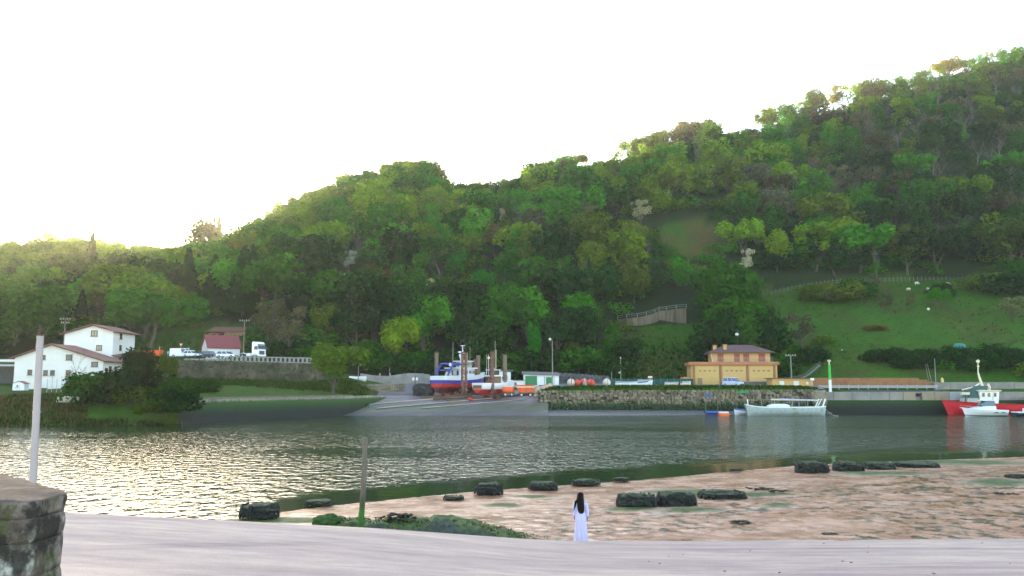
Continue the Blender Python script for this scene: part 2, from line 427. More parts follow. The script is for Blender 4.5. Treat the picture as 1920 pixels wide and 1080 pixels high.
# ------------------------------------------------------------------ concrete ramp in front
EDGE = [(-700, 925, 17.5), (-200, 950, 19.3), (60, 957.5, 20.0), (130, 961, 20.4), (400, 974.5, 21.6), (700, 990, 23.0), (900, 1004.5, 24.2), (1000, 1011.5, 24.8), (1088, 1014.5, 25.0), (1300, 1014.5, 25.5), (1600, 1012, 26.0), (1920, 1010, 26.5), (2300, 1008, 27.2), (2700, 1008, 28)]
def build_ramp():
    pxs = np.arange(-700, 2701, 20.0); e = np.array(EDGE, float)
    EY = np.interp(pxs, e[:, 0], e[:, 2]); EPY = np.interp(pxs, e[:, 0], e[:, 1])
    E = np.array([P(a, b_, y) for a, b_, y in zip(pxs, EPY, EY)])
    rows = []
    near = np.stack([np.linspace(-14, 17, len(pxs)), np.full(len(pxs), -25.0), np.full(len(pxs), 5.0)], -1)
    nr2 = np.stack([np.linspace(-8, 10, len(pxs)), np.full(len(pxs), 2.0), np.full(len(pxs), 4.86)], -1)
    rows += [near, nr2]
    for t in np.linspace(0.05, 1, 40):
        r = nr2 * (1 - t) + E * t
        r[:, 2] += 0.012 * fbm(r[:, 0] / 2.5, r[:, 1] / 2.5, 77) * (1 - t) ** .3
        rows.append(r)
    down = E.copy(); left = smooth(-pxs, -960, -700)   # a wall at the quay side, a steeper slope where the ramp runs into the mud
    down[:, 1] += 0.05 + 3.2 * (1 - left); down[:, 2] = np.where(left > 0.5, -1.0, np.maximum(E[:, 2] - 1.55, -0.2)); rows.append(down)
    d2 = down.copy(); d2[:, 1] += 0.3; d2[:, 2] = -1.5; rows.append(d2)
    v = np.concatenate(rows); me = mesh_np('concrete_ramp', v, grid_faces(len(pxs), len(rows)), CONC, True)
    return struct('concrete_ramp', me)
m, nt, b = nodes_of('ramp concrete'); CONC = m
co = N(nt, 'ShaderNodeTexCoord').outputs['Object']
n1 = noise_tex(nt, co, 0.35, 7, 0.62, (0.35, 1.3, 1)); n2 = noise_tex(nt, co, 1.7, 6, 0.7, (0.5, 1.2, 1)); n3 = noise_tex(nt, co, 40, 3, 0.7)
c = ramp(nt, n1, [(0.32, (.355, .265, .24)), (0.5, (.43, .33, .288)), (0.66, (.50, .395, .33))])
c = mix(nt, 1.0, c, ramp(nt, n2, [(0.3, (.72, .72, .77)), (0.6, (1.04, 1.03, 1.0))]), 'MULTIPLY')
c = mix(nt, 1.0, c, ramp(nt, n3, [(0.3, (.74,) * 3), (0.55, (1.05,) * 3)]), 'MULTIPLY')
# curved tyre marks
wv = N(nt, 'ShaderNodeTexWave', wave_type='RINGS', rings_direction='SPHERICAL'); mp = N(nt, 'ShaderNodeMapping')
mp.inputs['Location'].default_value = (-9.0, -2.0, -4); mp.inputs['Scale'].default_value = (1, 1, 0.2)
nt.links.new(co, mp.inputs['Vector']); nt.links.new(mp.outputs['Vector'], wv.inputs['Vector'])
wv.inputs['Scale'].default_value = 0.055; wv.inputs['Distortion'].default_value = 1.6; wv.inputs['Detail'].default_value = 2; wv.inputs['Detail Scale'].default_value = 0.35
tm = ramp(nt, wv.outputs['Fac'], [(0.0, (1, 1, 1)), (0.955, (1, 1, 1)), (0.975, (.76, .75, .80)), (1.0, (.80, .79, .83))])
pat = ramp(nt, noise_tex(nt, co, 0.16, 2, 0.5), [(0.45, (0,) * 3), (0.6, (1,) * 3)])
c = mix(nt, pat, c, mix(nt, 1.0, c, tm, 'MULTIPLY'))
nt.links.new(c, b.inputs['Base Color']); b.inputs['Roughness'].default_value = 0.8; b.inputs['Specular IOR Level'].default_value = 0.15
bump(nt, b, math_n(nt, 'ADD', n2, math_n(nt, 'MULTIPLY', n3, 0.2)), 0.22, 0.03)
build_ramp()
# ------------------------------------------------------------------ trees and shrubs
BARK = M('bark', (.075, .06, .045), .9, .35, 3, .3); PALEBARK = M('pale bark', (.22, .20, .17), .85, .3, 3, .2)
LEAF = leaf_mat('leaves'); LEAFS = leaf_mat('leaves of the wood', 'tint')
def crown_pts(kind, n, seed, leaf):
    """leaf-sized faces spread through lobes; returns verts, faces.  The crown of a tree about 12 m tall, origin at the ground"""
    r = np.random.RandomState(seed)
    if kind == 'round':  lob = [((r.uniform(-1, 1) * 2.9, r.uniform(-1, 1) * 2.9, 6.6 + r.uniform(-2.6, 3.2)), r.uniform(1.5, 2.5)) for _ in range(17)]
    elif kind == 'tall': lob = [((r.uniform(-1, 1) * 1.7, r.uniform(-1, 1) * 1.7, z + r.uniform(-.6, .6)), 2.3 - abs(z - 6.5) * .2 + r.uniform(-.3, .3)) for z in np.linspace(2.6, 11.4, 15)]
    elif kind == 'wide': lob = [((math.cos(a) * q, math.sin(a) * q, 7.0 + r.uniform(-1.6, 1.5) - q * .22), r.uniform(1.2, 2.0)) for a, q in zip(r.uniform(0, 6.3, 19), r.uniform(0.3, 5.0, 19))]
    elif kind in ('loose', 'lace'): lob = [((r.uniform(-1, 1) * 3.0, r.uniform(-1, 1) * 3.0, 7.4 + r.uniform(-3, 3.6)), r.uniform(.8, 1.6)) for _ in range(22)]
    elif kind == 'bush': lob = [((r.uniform(-1, 1) * 2.4, r.uniform(-1, 1) * 2.0, 1.4 + r.uniform(-.8, 1.7)), r.uniform(1.0, 1.7)) for _ in range(14)]
    elif kind == 'cone': lob = []
    V, Fc = [], []
    if kind == 'cone':
        zz = 1.4 + 12.0 * (1 - np.sqrt(r.uniform(0, 1, n))); a = r.uniform(0, 6.283, n)
        tier = 0.72 + 0.28 * np.abs(np.sin(zz * 2.1)); rad = (13.6 - zz) * 0.24 * tier * np.sqrt(r.uniform(.25, 1, n)) + .05
        C = np.stack([np.cos(a) * rad, np.sin(a) * rad, zz - rad * .35], -1); D = np.stack([np.cos(a), np.sin(a), 0.25 + 0 * a], -1)
    else:
        w = np.array([q[1] ** 2 for q in lob]); pick = r.choice(len(lob), n, p=w / w.sum())
        c = np.array([q[0] for q in lob])[pick]; rr = np.array([q[1] for q in lob])[pick]
        D = r.normal(size=(n, 3)); D[:, 2] += 0.25; D /= np.linalg.norm(D, axis=1, keepdims=True)
        C = c + D * (rr * r.uniform(.62, 1.08, n))[:, None]; C[:, 2] = np.maximum(C[:, 2], .1 + .2 * r.uniform(0, 1, n))
    nrm = D * .8 + r.normal(size=(n, 3)) * .55 + np.array([0, 0, .35]); nrm /= np.linalg.norm(nrm, axis=1, keepdims=True)
    t = np.cross(nrm, r.normal(size=(n, 3))); t /= np.linalg.norm(t, axis=1, keepdims=True); u = np.cross(nrm, t)
    s = leaf * r.uniform(.55, 1.25, n)[:, None]
    q = [C - t * s - u * s * .5, C + t * s * .3 - u * s * .75 - nrm * s * .2, C + t * s + u * s * .4, C - t * s * .25 + u * s * .8 - nrm * s * .2]
    v = np.stack(q, 1).reshape(-1, 3); f = np.arange(4 * n).reshape(n, 4)
    crown_pts.nrm = np.repeat(D * 1.0 + nrm * .45 + np.array([0, 0, .15]), 4, 0)
    return v, f
def limb_mesh(kind, seed, h=11.0):
    """tapered trunk with limbs that fork"""
    r = random.Random(seed); mb = MB()
    def grow(p, d, L, rad, lvl):
        pts, rs = [p], [rad]
        for i in range(3):
            d = (d + Vector((r.uniform(-.2, .2), r.uniform(-.2, .2), r.uniform(-.03, .14)))).normalized(); pts.append(pts[-1] + d * L / 3); rs.append(rad * (1 - .2 * (i + 1)))
        mb.tube(pts, rs, 6 if lvl == 0 else 4 if lvl == 1 else 3)
        if lvl < (4 if kind == 'bare' else 2):
            for _ in range({0: 5, 1: 4, 2: 4, 3: 4}[lvl] if kind == 'bare' else {0: 6, 1: 3}[lvl]):
                k = r.choice((1, 2, 3)); a = r.uniform(0, 6.28); sp = r.uniform(.45, .95)
                grow(pts[k], (d + Vector((math.cos(a) * sp, math.sin(a) * sp, r.uniform(-.1, .3)))).normalized(), L * r.uniform(.45, .72), max(rs[k] * .55, .012 if kind == 'bare' else .03), lvl + 1)
    if kind == 'cone': mb.tube([(0, 0, -.6), (0, 0, 6), (0, 0, 13)], [.28, .16, .03], 6)
    elif kind == 'bush':
        for _ in range(5): grow(Vector((r.uniform(-.6, .6), r.uniform(-.6, .6), -.3)), Vector((r.uniform(-.5, .5), r.uniform(-.5, .5), 1)).normalized(), 1.8, .06, 1)
    else: grow(Vector((0, 0, -.7)), Vector((r.uniform(-.06, .06), r.uniform(-.06, .06), 1)), h * (.55 if kind != 'tall' else .7), .3, 0)
    me = bpy.data.meshes.new('trunk'); me.from_pydata(mb.v, [], mb.f); me.update(); return me
PROTO = {}
def proto(kind, variants, n, leaf, trunk_kind=None):
    out = []
    for i in range(variants):
        sd_ = sum(map(ord, kind)) + i * 13; v, f = crown_pts(kind, n, sd_, leaf)
        me = mesh_np('crown', v, f, LEAF, True); nv = crown_pts.nrm / np.linalg.norm(crown_pts.nrm, axis=1, keepdims=True); me.normals_split_custom_set_from_vertices(nv.tolist()); tr = limb_mesh(trunk_kind or kind, sd_); tr.materials.append(BARK)
        out.append((me, tr, v, nv))
    PROTO[kind] = out
proto('round', 4, 3000, .34); proto('tall', 3, 2400, .32); proto('wide', 3, 2600, .34); proto('loose', 4, 1300, .30); proto('cone', 2, 2600, .42); proto('bush', 3, 1700, .24); proto('lace', 4, 620, .27, 'bare')
BARE = []
for i in range(3):
    tr = limb_mesh('bare', 300 + i); tr.materials.append(M('grey twigs', (.13, .115, .095), .9, .3, 3, 0)); BARE.append(tr)
PALEBARE = [q.copy() for q in BARE[:2]]
for q in PALEBARE: q.materials.clear(); q.materials.append(PALEBARK)
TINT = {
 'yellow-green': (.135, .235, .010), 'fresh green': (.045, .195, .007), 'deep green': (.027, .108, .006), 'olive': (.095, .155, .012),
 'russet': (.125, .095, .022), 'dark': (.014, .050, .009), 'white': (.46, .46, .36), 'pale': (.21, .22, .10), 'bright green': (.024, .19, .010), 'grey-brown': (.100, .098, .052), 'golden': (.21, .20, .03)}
def plant(kind, col, pos, h=12.0, w=1.0, name=None, label=None, cat='tree', group=None, jitter=.2, trunk=True):
    base_h = {'round': 11.6, 'tall': 13, 'wide': 9.2, 'loose': 12.5, 'cone': 13.4, 'bush': 4.2, 'bare': 11.5, 'palebare': 11.5, 'lace': 12.5}[kind]
    s = h / base_h
    o = thing(name or 'broadleaf_tree', label, cat, pos, R.uniform(0, 6.28), group); o.scale = (s * w, s * w, s)
    if kind in ('bare', 'palebare'):
        c = link('trunk', R.choice(BARE if kind == 'bare' else PALEBARE), o); return o
    me, tr, _, _ = R.choice(PROTO[kind])
    c = link('crown', me, o); k = 1 + R.uniform(-jitter, jitter); t = TINT[col]
    c.color = (t[0] * k * R.uniform(.85, 1.15), t[1] * k, t[2] * k * R.uniform(.8, 1.2), 1)
    if trunk: link('trunk', tr, o)
    return o

# --- the wood on the hillside
KEEP = [CLEAR, GLADE, MEADOW, [(1165, 578), (1290, 574), (1290, 606), (1165, 620)]]
def crown_hits(p, h, wd):
    x, y = proj(p); s = F / p.y; top, half = y - h * s, wd * s / 2
    for poly in KEEP:
        for qx in (x - half * .8, x, x + half * .8):
            for qy in (y, y - h * s * .35, y - h * s * .65, top + 4):
                if inside(qx, qy, poly): return True
    return False
def zone(px, py, Y, yr):
    if Y > yr - 22: return 'on the skyline', 0
    if px < 330: return 'on the low hill behind the white houses', 1
    if px < 700: return 'on the slope behind the parked truck', 2
    if px < 1160: return 'on the slope behind the boatyard', 3
    if py < 420: return 'high on the steep hill over the clearing', 4
    return 'on the slope above the yellow boathouse', 5
SPECIAL = [  # px, Y, kind, colour, height, width, name, label, cat
 (925, 300, 'round', 'russet', 13, 1.15, 'broadleaf_tree', 'rounded russet-brown tree in the middle of the green wood', 'tree'),
 (1117, 340, 'tall', 'golden', 15, 1.1, 'broadleaf_tree', 'tall pale yellow tree standing out high in the wood', 'tree'),
 (1203, 325, 'loose', 'white', 10, 1.3, 'blossom_tree', 'wide white blossoming tree left of the reddish clearing', 'tree'),
 (942, 335, 'loose', 'white', 8, .6, 'blossom_tree', 'slim white blossom spray over the russet tree', 'tree'),
 (655, 283, 'loose', 'white', 8, .9, 'blossom_tree', 'small pale blossom tree on the slope between truck and trawler', 'tree'),
 (640, 262, 'loose', 'white', 7, 1.2, 'blossom_tree', 'low creamy blossom tree below another blossom tree', 'tree'),
 (800, 258, 'loose', 'white', 7, .9, 'blossom_tree', 'white blossom tree low on the slope over the blue trawler', 'tree'),
 (1400, 290, 'loose', 'white', 11, .8, 'blossom_tree', 'pinkish white blossom tree over the yellow boathouse', 'tree'),
 (1500, 320, 'loose', 'white', 6, .8, 'blossom_tree', 'faint white blossom tree in the dark wood above the fence', 'tree'),
 (1340, 352, 'round', 'deep green', 11, 1.0, 'broadleaf_tree', 'round green tree at the upper edge of the reddish clearing', 'tree'),
 (855, 275, 'round', 'bright green', 11, .9, 'broadleaf_tree', 'vivid green tree in the lower middle of the wood', 'tree'),
 (905, 262, 'wide', 'bright green', 9, .9, 'broadleaf_tree', 'spreading vivid green tree beside a taller vivid green one', 'tree'),
 (575, 345, 'round', 'yellow-green', 15, 1.0, 'broadleaf_tree', 'large rounded lime green tree high over the parked truck', 'tree'),
 (100, 262, 'round', 'yellow-green', 15, 1.25, 'broadleaf_tree', 'big lime green tree over the roof of the lower white house', 'tree'),
 (185, 262, 'wide', 'olive', 11, 1.2, 'broadleaf_tree', 'spreading olive tree over the roof of the upper white house', 'tree'),
 (168, 330, 'cone', 'dark', 24, .9, 'conifer_tree', 'tall dark conifer on the low hill behind the white houses', 'tree'),
 (350, 265, 'cone', 'dark', 22, 1.2, 'conifer_tree', 'dark conifer above the small white house with maroon roof', 'tree'),
 (455, 250, 'cone', 'dark', 22, 1.5, 'conifer_tree', 'broad dark conifer above the parked truck', 'tree'),
 (400, 262, 'cone', 'dark', 19, 1.4, 'conifer_tree', 'dark conifer behind the tan farmhouse', 'tree'),
 (1000, 215, 'tall', 'bright green', 13, .6, 'broadleaf_tree', 'fresh green young tree right of the small fishing boat', 'tree'),
 (385, 497, 'bush', 'grey-brown', 17, .95, 'broadleaf_tree', 'big dark lacy tree on the skyline of the saddle', 'tree'),
 (410, 494, 'cone', 'dark', 22, .5, 'conifer_tree', 'thin ragged conifer beside the big lacy tree on the saddle', 'tree'),
 (545, 452, 'cone', 'dark', 11, 1.0, 'conifer_tree', 'flat dark conifer on the rising skyline', 'tree'),
 (1645, 294, 'palebare', None, 16, .5, 'bare_tree', 'pale leafless tree at the meadow fence', 'tree'),
]
GRP = 'trees of the hillside wood'
for (px, Y, kind, col, h, w, nm, lb, ct) in SPECIAL:
    plant(kind, col, gpos(px, Y), h, w, nm, lb, ct, GRP, .08)
cand = []
Y = 206.0
while Y < 640:
    step = 9.6 + (Y - 206) * .011
    x = -190 - (Y - 206) * .25 + R.uniform(0, step)
    while x < 330:
        p = Vector((x + R.uniform(-2.5, 2.5), Y + R.uniform(-3, 3), 0)); x += step * R.uniform(.8, 1.25)
        px = 960 + p.x / p.y * F / CT
        if px < -90 or px > 2010: continue
        ys, zs = column(px); yr = ys[5]
        if p.y > yr + 8 or p.y < ys[3] + 4: continue
        p.z = ground(px, p.y); px, py = proj(p)
        if px < 560 and p.y < 245 and not (px < 90 or 300 > px > 255): 
            if p.y < 232: continue
        n = mnoise.noise(Vector((p.x / 38, p.y / 38, 3.1))); u = R.random(); rel = (p.y - ys[3]) / (yr - ys[3])
        ridge = p.y > yr - 20
        if ridge and (848 < px < 930 or 1106 < px < 1140 or 1365 < px < 1412): continue
        steep = px > 1450 and .55 < rel < .93
        if ridge: kind = 'lace' if u < .55 else 'round' if u < .75 else 'tall' if u < .9 else 'bare'
        elif steep and u < .45: kind = 'loose' if u < .3 else 'bare'
        else: kind = 'round' if u < .42 else 'wide' if u < .62 else 'tall' if u < .78 else 'loose' if u < .93 else 'cone' if rel < .3 else 'bare'
        v = R.random() + n * .35 
        lim = (.36, .52, .80, .98) if rel > .6 else (.20, .38, .72, .97) if rel > .35 else (.05, .14, .54, .80)  # tints grow yellower uphill to paint in the ridge glow, darker downhill as shade
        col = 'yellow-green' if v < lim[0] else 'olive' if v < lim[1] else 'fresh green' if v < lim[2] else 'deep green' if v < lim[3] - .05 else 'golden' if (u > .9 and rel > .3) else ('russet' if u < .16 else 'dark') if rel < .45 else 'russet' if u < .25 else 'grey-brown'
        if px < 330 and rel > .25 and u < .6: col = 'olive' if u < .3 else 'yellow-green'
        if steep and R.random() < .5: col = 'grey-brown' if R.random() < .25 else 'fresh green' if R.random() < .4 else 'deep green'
        if rel < .32 and R.random() < .55 or (px > 1380 and rel < .7 and R.random() < .5): col = 'dark' if R.random() < .6 else 'deep green'  # extra dark tints paint in the shade of the lower wood
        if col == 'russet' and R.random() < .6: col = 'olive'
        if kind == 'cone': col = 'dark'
        h = R.uniform(11.5, 19.5) * (.92 if px < 330 else 1.0)
        if ridge: h *= .95 if R.random() < .6 else .6
        w = R.uniform(.9, 1.3)
        if any(abs(px - q[0]) < 26 and -32 < p.y - q[1] < 8 for q in SPECIAL): continue
        if crown_hits(p, h, 7.5 * w): continue
        cand.append((h / p.y * (1.8 if ridge else 1.0), p, kind, col, h, w, zone(px, py, p.y, yr)[0]))
    Y += step * .8
x = -60.0
while x < 1990:        # the lacy band of trees along the skyline
    x += R.uniform(11, 21)
    if 848 < x < 935 or 1104 < x < 1146 or 1362 < x < 1408: continue
    yr = column(x)[0][5]; p = gpos(x, yr + R.uniform(-6, 5)); kind = R.choice(['lace', 'lace', 'lace', 'loose', 'wide', 'bare'])
    if x < 330 and R.random() < .4: continue
    h = R.uniform(5.5, 11.5) * (1.15 if x > 1400 else .9); w = R.uniform(.9, 1.25); cand.append((h / p.y * 1.8, p, kind, R.choice(['yellow-green', 'olive', 'yellow-green', 'fresh green', 'golden']), h, w, 'on the skyline'))  # yellow and golden tints paint in the backlit glow of the crest
SKY = np.array([(-100, 445), (0, 442), (90, 432), (180, 445), (230, 452), (300, 462), (335, 458), (440, 425), (470, 405), (500, 383), (560, 355), (610, 338), (650, 322), (700, 308), (750, 292), (828, 296), (846, 330), (856, 347), (930, 345), (950, 330), (985, 305), (1050, 280), (1095, 285), (1105, 307), (1146, 305), (1152, 258), (1200, 245), (1260, 225), (1330, 215), (1360, 225), (1367, 250), (1408, 240), (1415, 200), (1440, 180), (1480, 190), (1530, 155), (1600, 142), (1660, 140), (1700, 125), (1770, 108), (1850, 90), (1920, 70), (2050, 50)], float)
fit = []
for q in cand:         # crowns keep below the outline that the skyline has
    p = q[1]; x, y = proj(p); h = q[4]; half = 4 * q[5] * h / 11 * F / p.y * .55
    lim = max(float(np.interp(x + d, SKY[:, 0], SKY[:, 1])) for d in (-half, 0, half)) + R.uniform(0, 12)
    hmax = (y - lim) * p.y / F
    if q[6] == 'on the skyline' and 4 < hmax < 16: h = hmax
    h = min(h, hmax)
    if h > 2.8: fit.append((h / p.y * (1.8 if q[6] == 'on the skyline' else 1), p, q[2], q[3], h, q[5], q[6]))
for i in range(34):    # low scrub where the crest is bare
    x = R.choice([R.uniform(852, 945), R.uniform(1100, 1150), R.uniform(1362, 1412)]); p = gpos(x, column(x)[0][5] + R.uniform(-14, 2)); fit.append((0, p, 'bush', R.choice(['olive', 'fresh green', 'yellow-green']), R.uniform(1.2, 3.4), R.uniform(1.0, 1.9), 'on the skyline'))
cand = fit
cand.sort(key=lambda q: -q[0])
NAMES = {'round': 'broadleaf_tree', 'wide': 'broadleaf_tree', 'tall': 'broadleaf_tree', 'loose': 'broadleaf_tree', 'cone': 'conifer_tree', 'bare': 'bare_tree', 'lace': 'broadleaf_tree'}
SHAPE = {'round': 'rounded', 'wide': 'spreading', 'tall': 'tall', 'loose': 'thinly leaved', 'lace': 'see-through'}
n_ind = 300; rest = []
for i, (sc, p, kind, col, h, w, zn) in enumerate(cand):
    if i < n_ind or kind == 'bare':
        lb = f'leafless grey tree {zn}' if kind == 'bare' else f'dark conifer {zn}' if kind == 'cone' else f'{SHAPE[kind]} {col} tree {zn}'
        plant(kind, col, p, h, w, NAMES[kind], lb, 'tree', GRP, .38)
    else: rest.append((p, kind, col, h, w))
VV, FF, CC, NN = [], [], [], []; k = 0
def scatter(kind, col, p, h, w, base_h, sub=1, jit=.25):
    global k
    _, _, v, nv = R.choice(PROTO[kind]); s = h / base_h; a = R.uniform(0, 6.28)
    Rm = np.array([[math.cos(a), -math.sin(a), 0], [math.sin(a), math.cos(a), 0], [0, 0, 1]])
    if sub > 1: nv = nv.reshape(-1, 4, 3)[::sub].reshape(-1, 3); q = v.reshape(-1, 4, 3)[::sub]; c_ = q.mean(1, keepdims=True); v = (c_ + (q - c_) * 1.25).reshape(-1, 3)
    q = (v * np.array([s * w, s * w, s])) @ Rm.T + np.array(p); t = np.array(TINT[col]) * (1 + R.uniform(-jit, jit))
    VV.append(q); NN.append(nv @ Rm.T); FF.append(np.arange(len(q)).reshape(-1, 4) + k); CC.append(np.tile(np.append(t, 1.0), (len(q), 1))); k += len(q)
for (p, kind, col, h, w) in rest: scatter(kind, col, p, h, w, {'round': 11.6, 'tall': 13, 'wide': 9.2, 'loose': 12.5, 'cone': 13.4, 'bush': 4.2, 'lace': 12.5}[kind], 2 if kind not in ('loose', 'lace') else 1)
def flush(name):
    global VV, FF, CC, NN, k
    me = mesh_np(name, np.concatenate(VV), np.concatenate(FF), LEAFS, True); me.normals_split_custom_set_from_vertices(np.concatenate(NN).tolist()); set_attr(me, 'tint', np.concatenate(CC), 'FLOAT_COLOR')
    o = link(name, me); tag(o, kind='stuff'); VV, FF, CC, NN, k = [], [], [], [], 0; return o
flush('woodland')
# undergrowth between the trunks
for _ in range(260):
    x = R.uniform(300, 1990); p = gpos(x, column(x)[0][5] + R.uniform(-16, 2)); lim = float(np.interp(x, SKY[:, 0], SKY[:, 1])); y = proj(p)[1]; hb = min(R.uniform(1.6, 3.6), (y - lim) * p.y / F)
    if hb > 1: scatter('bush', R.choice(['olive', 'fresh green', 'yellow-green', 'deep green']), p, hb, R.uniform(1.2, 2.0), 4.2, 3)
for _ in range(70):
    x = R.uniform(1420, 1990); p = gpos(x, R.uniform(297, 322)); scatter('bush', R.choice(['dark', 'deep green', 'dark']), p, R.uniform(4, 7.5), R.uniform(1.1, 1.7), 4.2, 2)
for _ in range(1500):
    px = R.uniform(-60, 1990); ys, zs = column(px); t = R.random() ** .8; Y = ys[3] + 3 + (ys[5] - ys[3] - 4) * t
    p = gpos(px, Y); x, y = proj(p)
    if any(inside(x, y - 3, q) or inside(x, y + 6, q) for q in KEEP) or (250 < px < 560 and Y < 236): continue
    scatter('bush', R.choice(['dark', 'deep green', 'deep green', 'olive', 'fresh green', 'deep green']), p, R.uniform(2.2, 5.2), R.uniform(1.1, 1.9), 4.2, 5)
flush('undergrowth')
# ------------------------------------------------------------------ the built bank: walls, road, quay, slipway
WHITE = M('white render', (.62, .61, .585), .8, .07, .5, .05); WPAINT = M('white paint', (.66, .67, .67), .4, .06, 1, .03)
ROOFT = M('brown roof tiles', (.15, .062, .045), .85, .3, 1.2, .5, stretch=(1, 5, 1)); MAROON = M('maroon roof', (.19, .045, .048), .7, .12, .6, .1)
WOODB = M('dark brown timber', (.085, .045, .028), .7, .3, 3, .2); GLASS = M('dark window glass', (.025, .03, .035), .12, .3, .7, 0, spec=.6)
CONCG = M('weathered concrete', (.25, .235, .215), .9, .25, .5, .25, (.33, .30, .25)); ASPH = M('asphalt', (.085, .08, .082), .9, .15, .4, .15)
STONE = M('wall stone', (.20, .165, .115), .9, .45, .7, .3, (.30, .25, .17)); MORTAR = M('dark joints', (.045, .045, .03), .95, .3, 1, .2)
GREY = M('galvanised steel', (.33, .34, .35), .5, .12, 2, .05, metal=.3); DARKG = M('dull grey steel', (.14, .15, .14), .6, .2, 2, .05); DARKST = M('dark steel', (.05, .05, .055), .6, .2, 2, .1); RUST = M('rusty timber and iron', (.12, .065, .045), .85, .4, 1.5, .3)
RUBBER = M('black rubber', (.018, .018, .018), .8, .2, 4, .05); TAN = M('tan render', (.30, .22, .13), .85, .15, .5, .08)
YELLOW = M('ochre render', (.46, .275, .10), .8, .06, .4, .05); YDOOR = M('ochre door panels', (.46, .295, .10), .6, .05, .6, .03); TERRA = M('terracotta trim', (.34, .135, .06), .8, .14, .8, .08)
SHUT = M('red-brown shutters', (.25, .065, .035), .65, .12, 1, .05); ROOFY = M('purple-brown roof tiles', (.115, .062, .058), .85, .25, 1.4, .4); ORANGE = M('orange paint', (.72, .11, .025), .5, .1, 1, .05)
REDP = M('red hull paint', (.50, .022, .022), .45, .14, .8, .04); BLUEP = M('blue hull paint', (.035, .045, .30), .4, .12, .8, .04); DKRED = M('antifouling red', (.20, .028, .024), .7, .2, 1, .08)
GREENP = M('green paint', (.012, .17, .055), .5, .1, 1, .03); TEAL = M('dark teal mesh', (.012, .055, .05), .8, .2, 2, .1); CREAM = M('cream paint', (.58, .50, .36), .6, .12, 1, .04)
def stones_mesh(p0, p1, z0, z1, ny=0.9, size=.7, seed=1, depth=.45, lean=0.0):
    """a face of rough stones between two plan points: joined blobs"""
    r = random.Random(seed); mb = MB(); p0, p1 = Vector((*p0, 0)), Vector((*p1, 0)); L = (p1 - p0).length; d = (p1 - p0) / L; nrm = Vector((d.y, -d.x, 0))
    z = 0.0
    while z < 1.0:
        x = r.uniform(-.3, .3); hh = size * r.uniform(.7, 1.1)
        while x < L:
            w = size * r.uniform(.8, 1.9); t = min(1, max(0, (x + w / 2) / L)); za, zb = z0[0] + (z0[1] - z0[0]) * t, z1[0] + (z1[1] - z1[0]) * t
            zc = za + (zb - za) * z + hh * .45
            if zc < zb + .15 and r.random() < .94:
                c = p0 + d * (x + w / 2) + nrm * (depth * r.uniform(-.15, .2) + lean * (zb - zc))
                k = len(mb.v); mb.blob((0, 0, 0), (w * .54, depth * .7, hh * .56), r.random() * 40, .22, 1, 1.2, .35)
                a = math.atan2(d.y, d.x); tl = r.uniform(-.2, .2)
                for i in range(k, len(mb.v)):
                    q = Matrix.Rotation(a, 3, 'Z') @ (Matrix.Rotation(tl, 3, 'Y') @ Vector(mb.v[i])) + c; mb.v[i] = (q.x, q.y, q.z + zc)
            x += w
        z += hh * .82 / max(.5, (z1[0] - z0[0]))
    return mb
def wall_core(p0, p1, z0, z1, thick):
    p0, p1 = Vector((*p0, 0)), Vector((*p1, 0)); d = (p1 - p0).normalized(); n = Vector((d.y, -d.x, 0)); mb = MB()
    return mb.loft([[(p0.x, p0.y, z0[0]), (p0.x - n.x * thick, p0.y - n.y * thick, z0[0]), (p0.x - n.x * thick, p0.y - n.y * thick, z1[0]), (p0.x, p0.y, z1[0])],
                    [(p1.x, p1.y, z0[1]), (p1.x - n.x * thick, p1.y - n.y * thick, z0[1]), (p1.x - n.x * thick, p1.y - n.y * thick, z1[1]), (p1.x, p1.y, z1[1])]])
def xy(px, Y, z=5.0): return (Xat(px, Y, z), Y)
# stone materials with their own weed line near the water
m, nt, b = nodes_of('bank boulders'); BOULD = m
gm = N(nt, 'ShaderNodeNewGeometry'); sx = N(nt, 'ShaderNodeSeparateXYZ'); nt.links.new(gm.outputs['Position'], sx.inputs[0])
co = N(nt, 'ShaderNodeTexCoord').outputs['Object']; n1 = noise_tex(nt, co, .6, 5, .65); n2 = noise_tex(nt, co, 5, 4, .6)
base = ramp(nt, gm.outputs['Random Per Island'], [(0, (.11, .085, .055)), (.5, (.20, .155, .10)), (1, (.30, .24, .16))])
base = mix(nt, 1.0, base, ramp(nt, n2, [(.3, (.6,) * 3), (.6, (1,) * 3)]), 'MULTIPLY')
hz = math_n(nt, 'ADD', sx.outputs['Z'], math_n(nt, 'MULTIPLY', math_n(nt, 'SUBTRACT', n1, .5), 3.0))
wt = ramp(nt, math_n(nt, 'DIVIDE', hz, 6.0), [(.30, (1,) * 3), (.46, (0,) * 3), (.70, (0,) * 3), (.86, (.75,) * 3)])
algae = ramp(nt, math_n(nt, 'DIVIDE', sx.outputs['Z'], 6.0), [(.05, (.012, .014, .010)), (.22, (.016, .030, .010)), (.36, (.03, .065, .012)), (.8, (.04, .10, .014))])
nt.links.new(mix(nt, wt, base, algae), b.inputs['Base Color']); b.inputs['Roughness'].default_value = .9; bump(nt, b, n2, .4, .08)
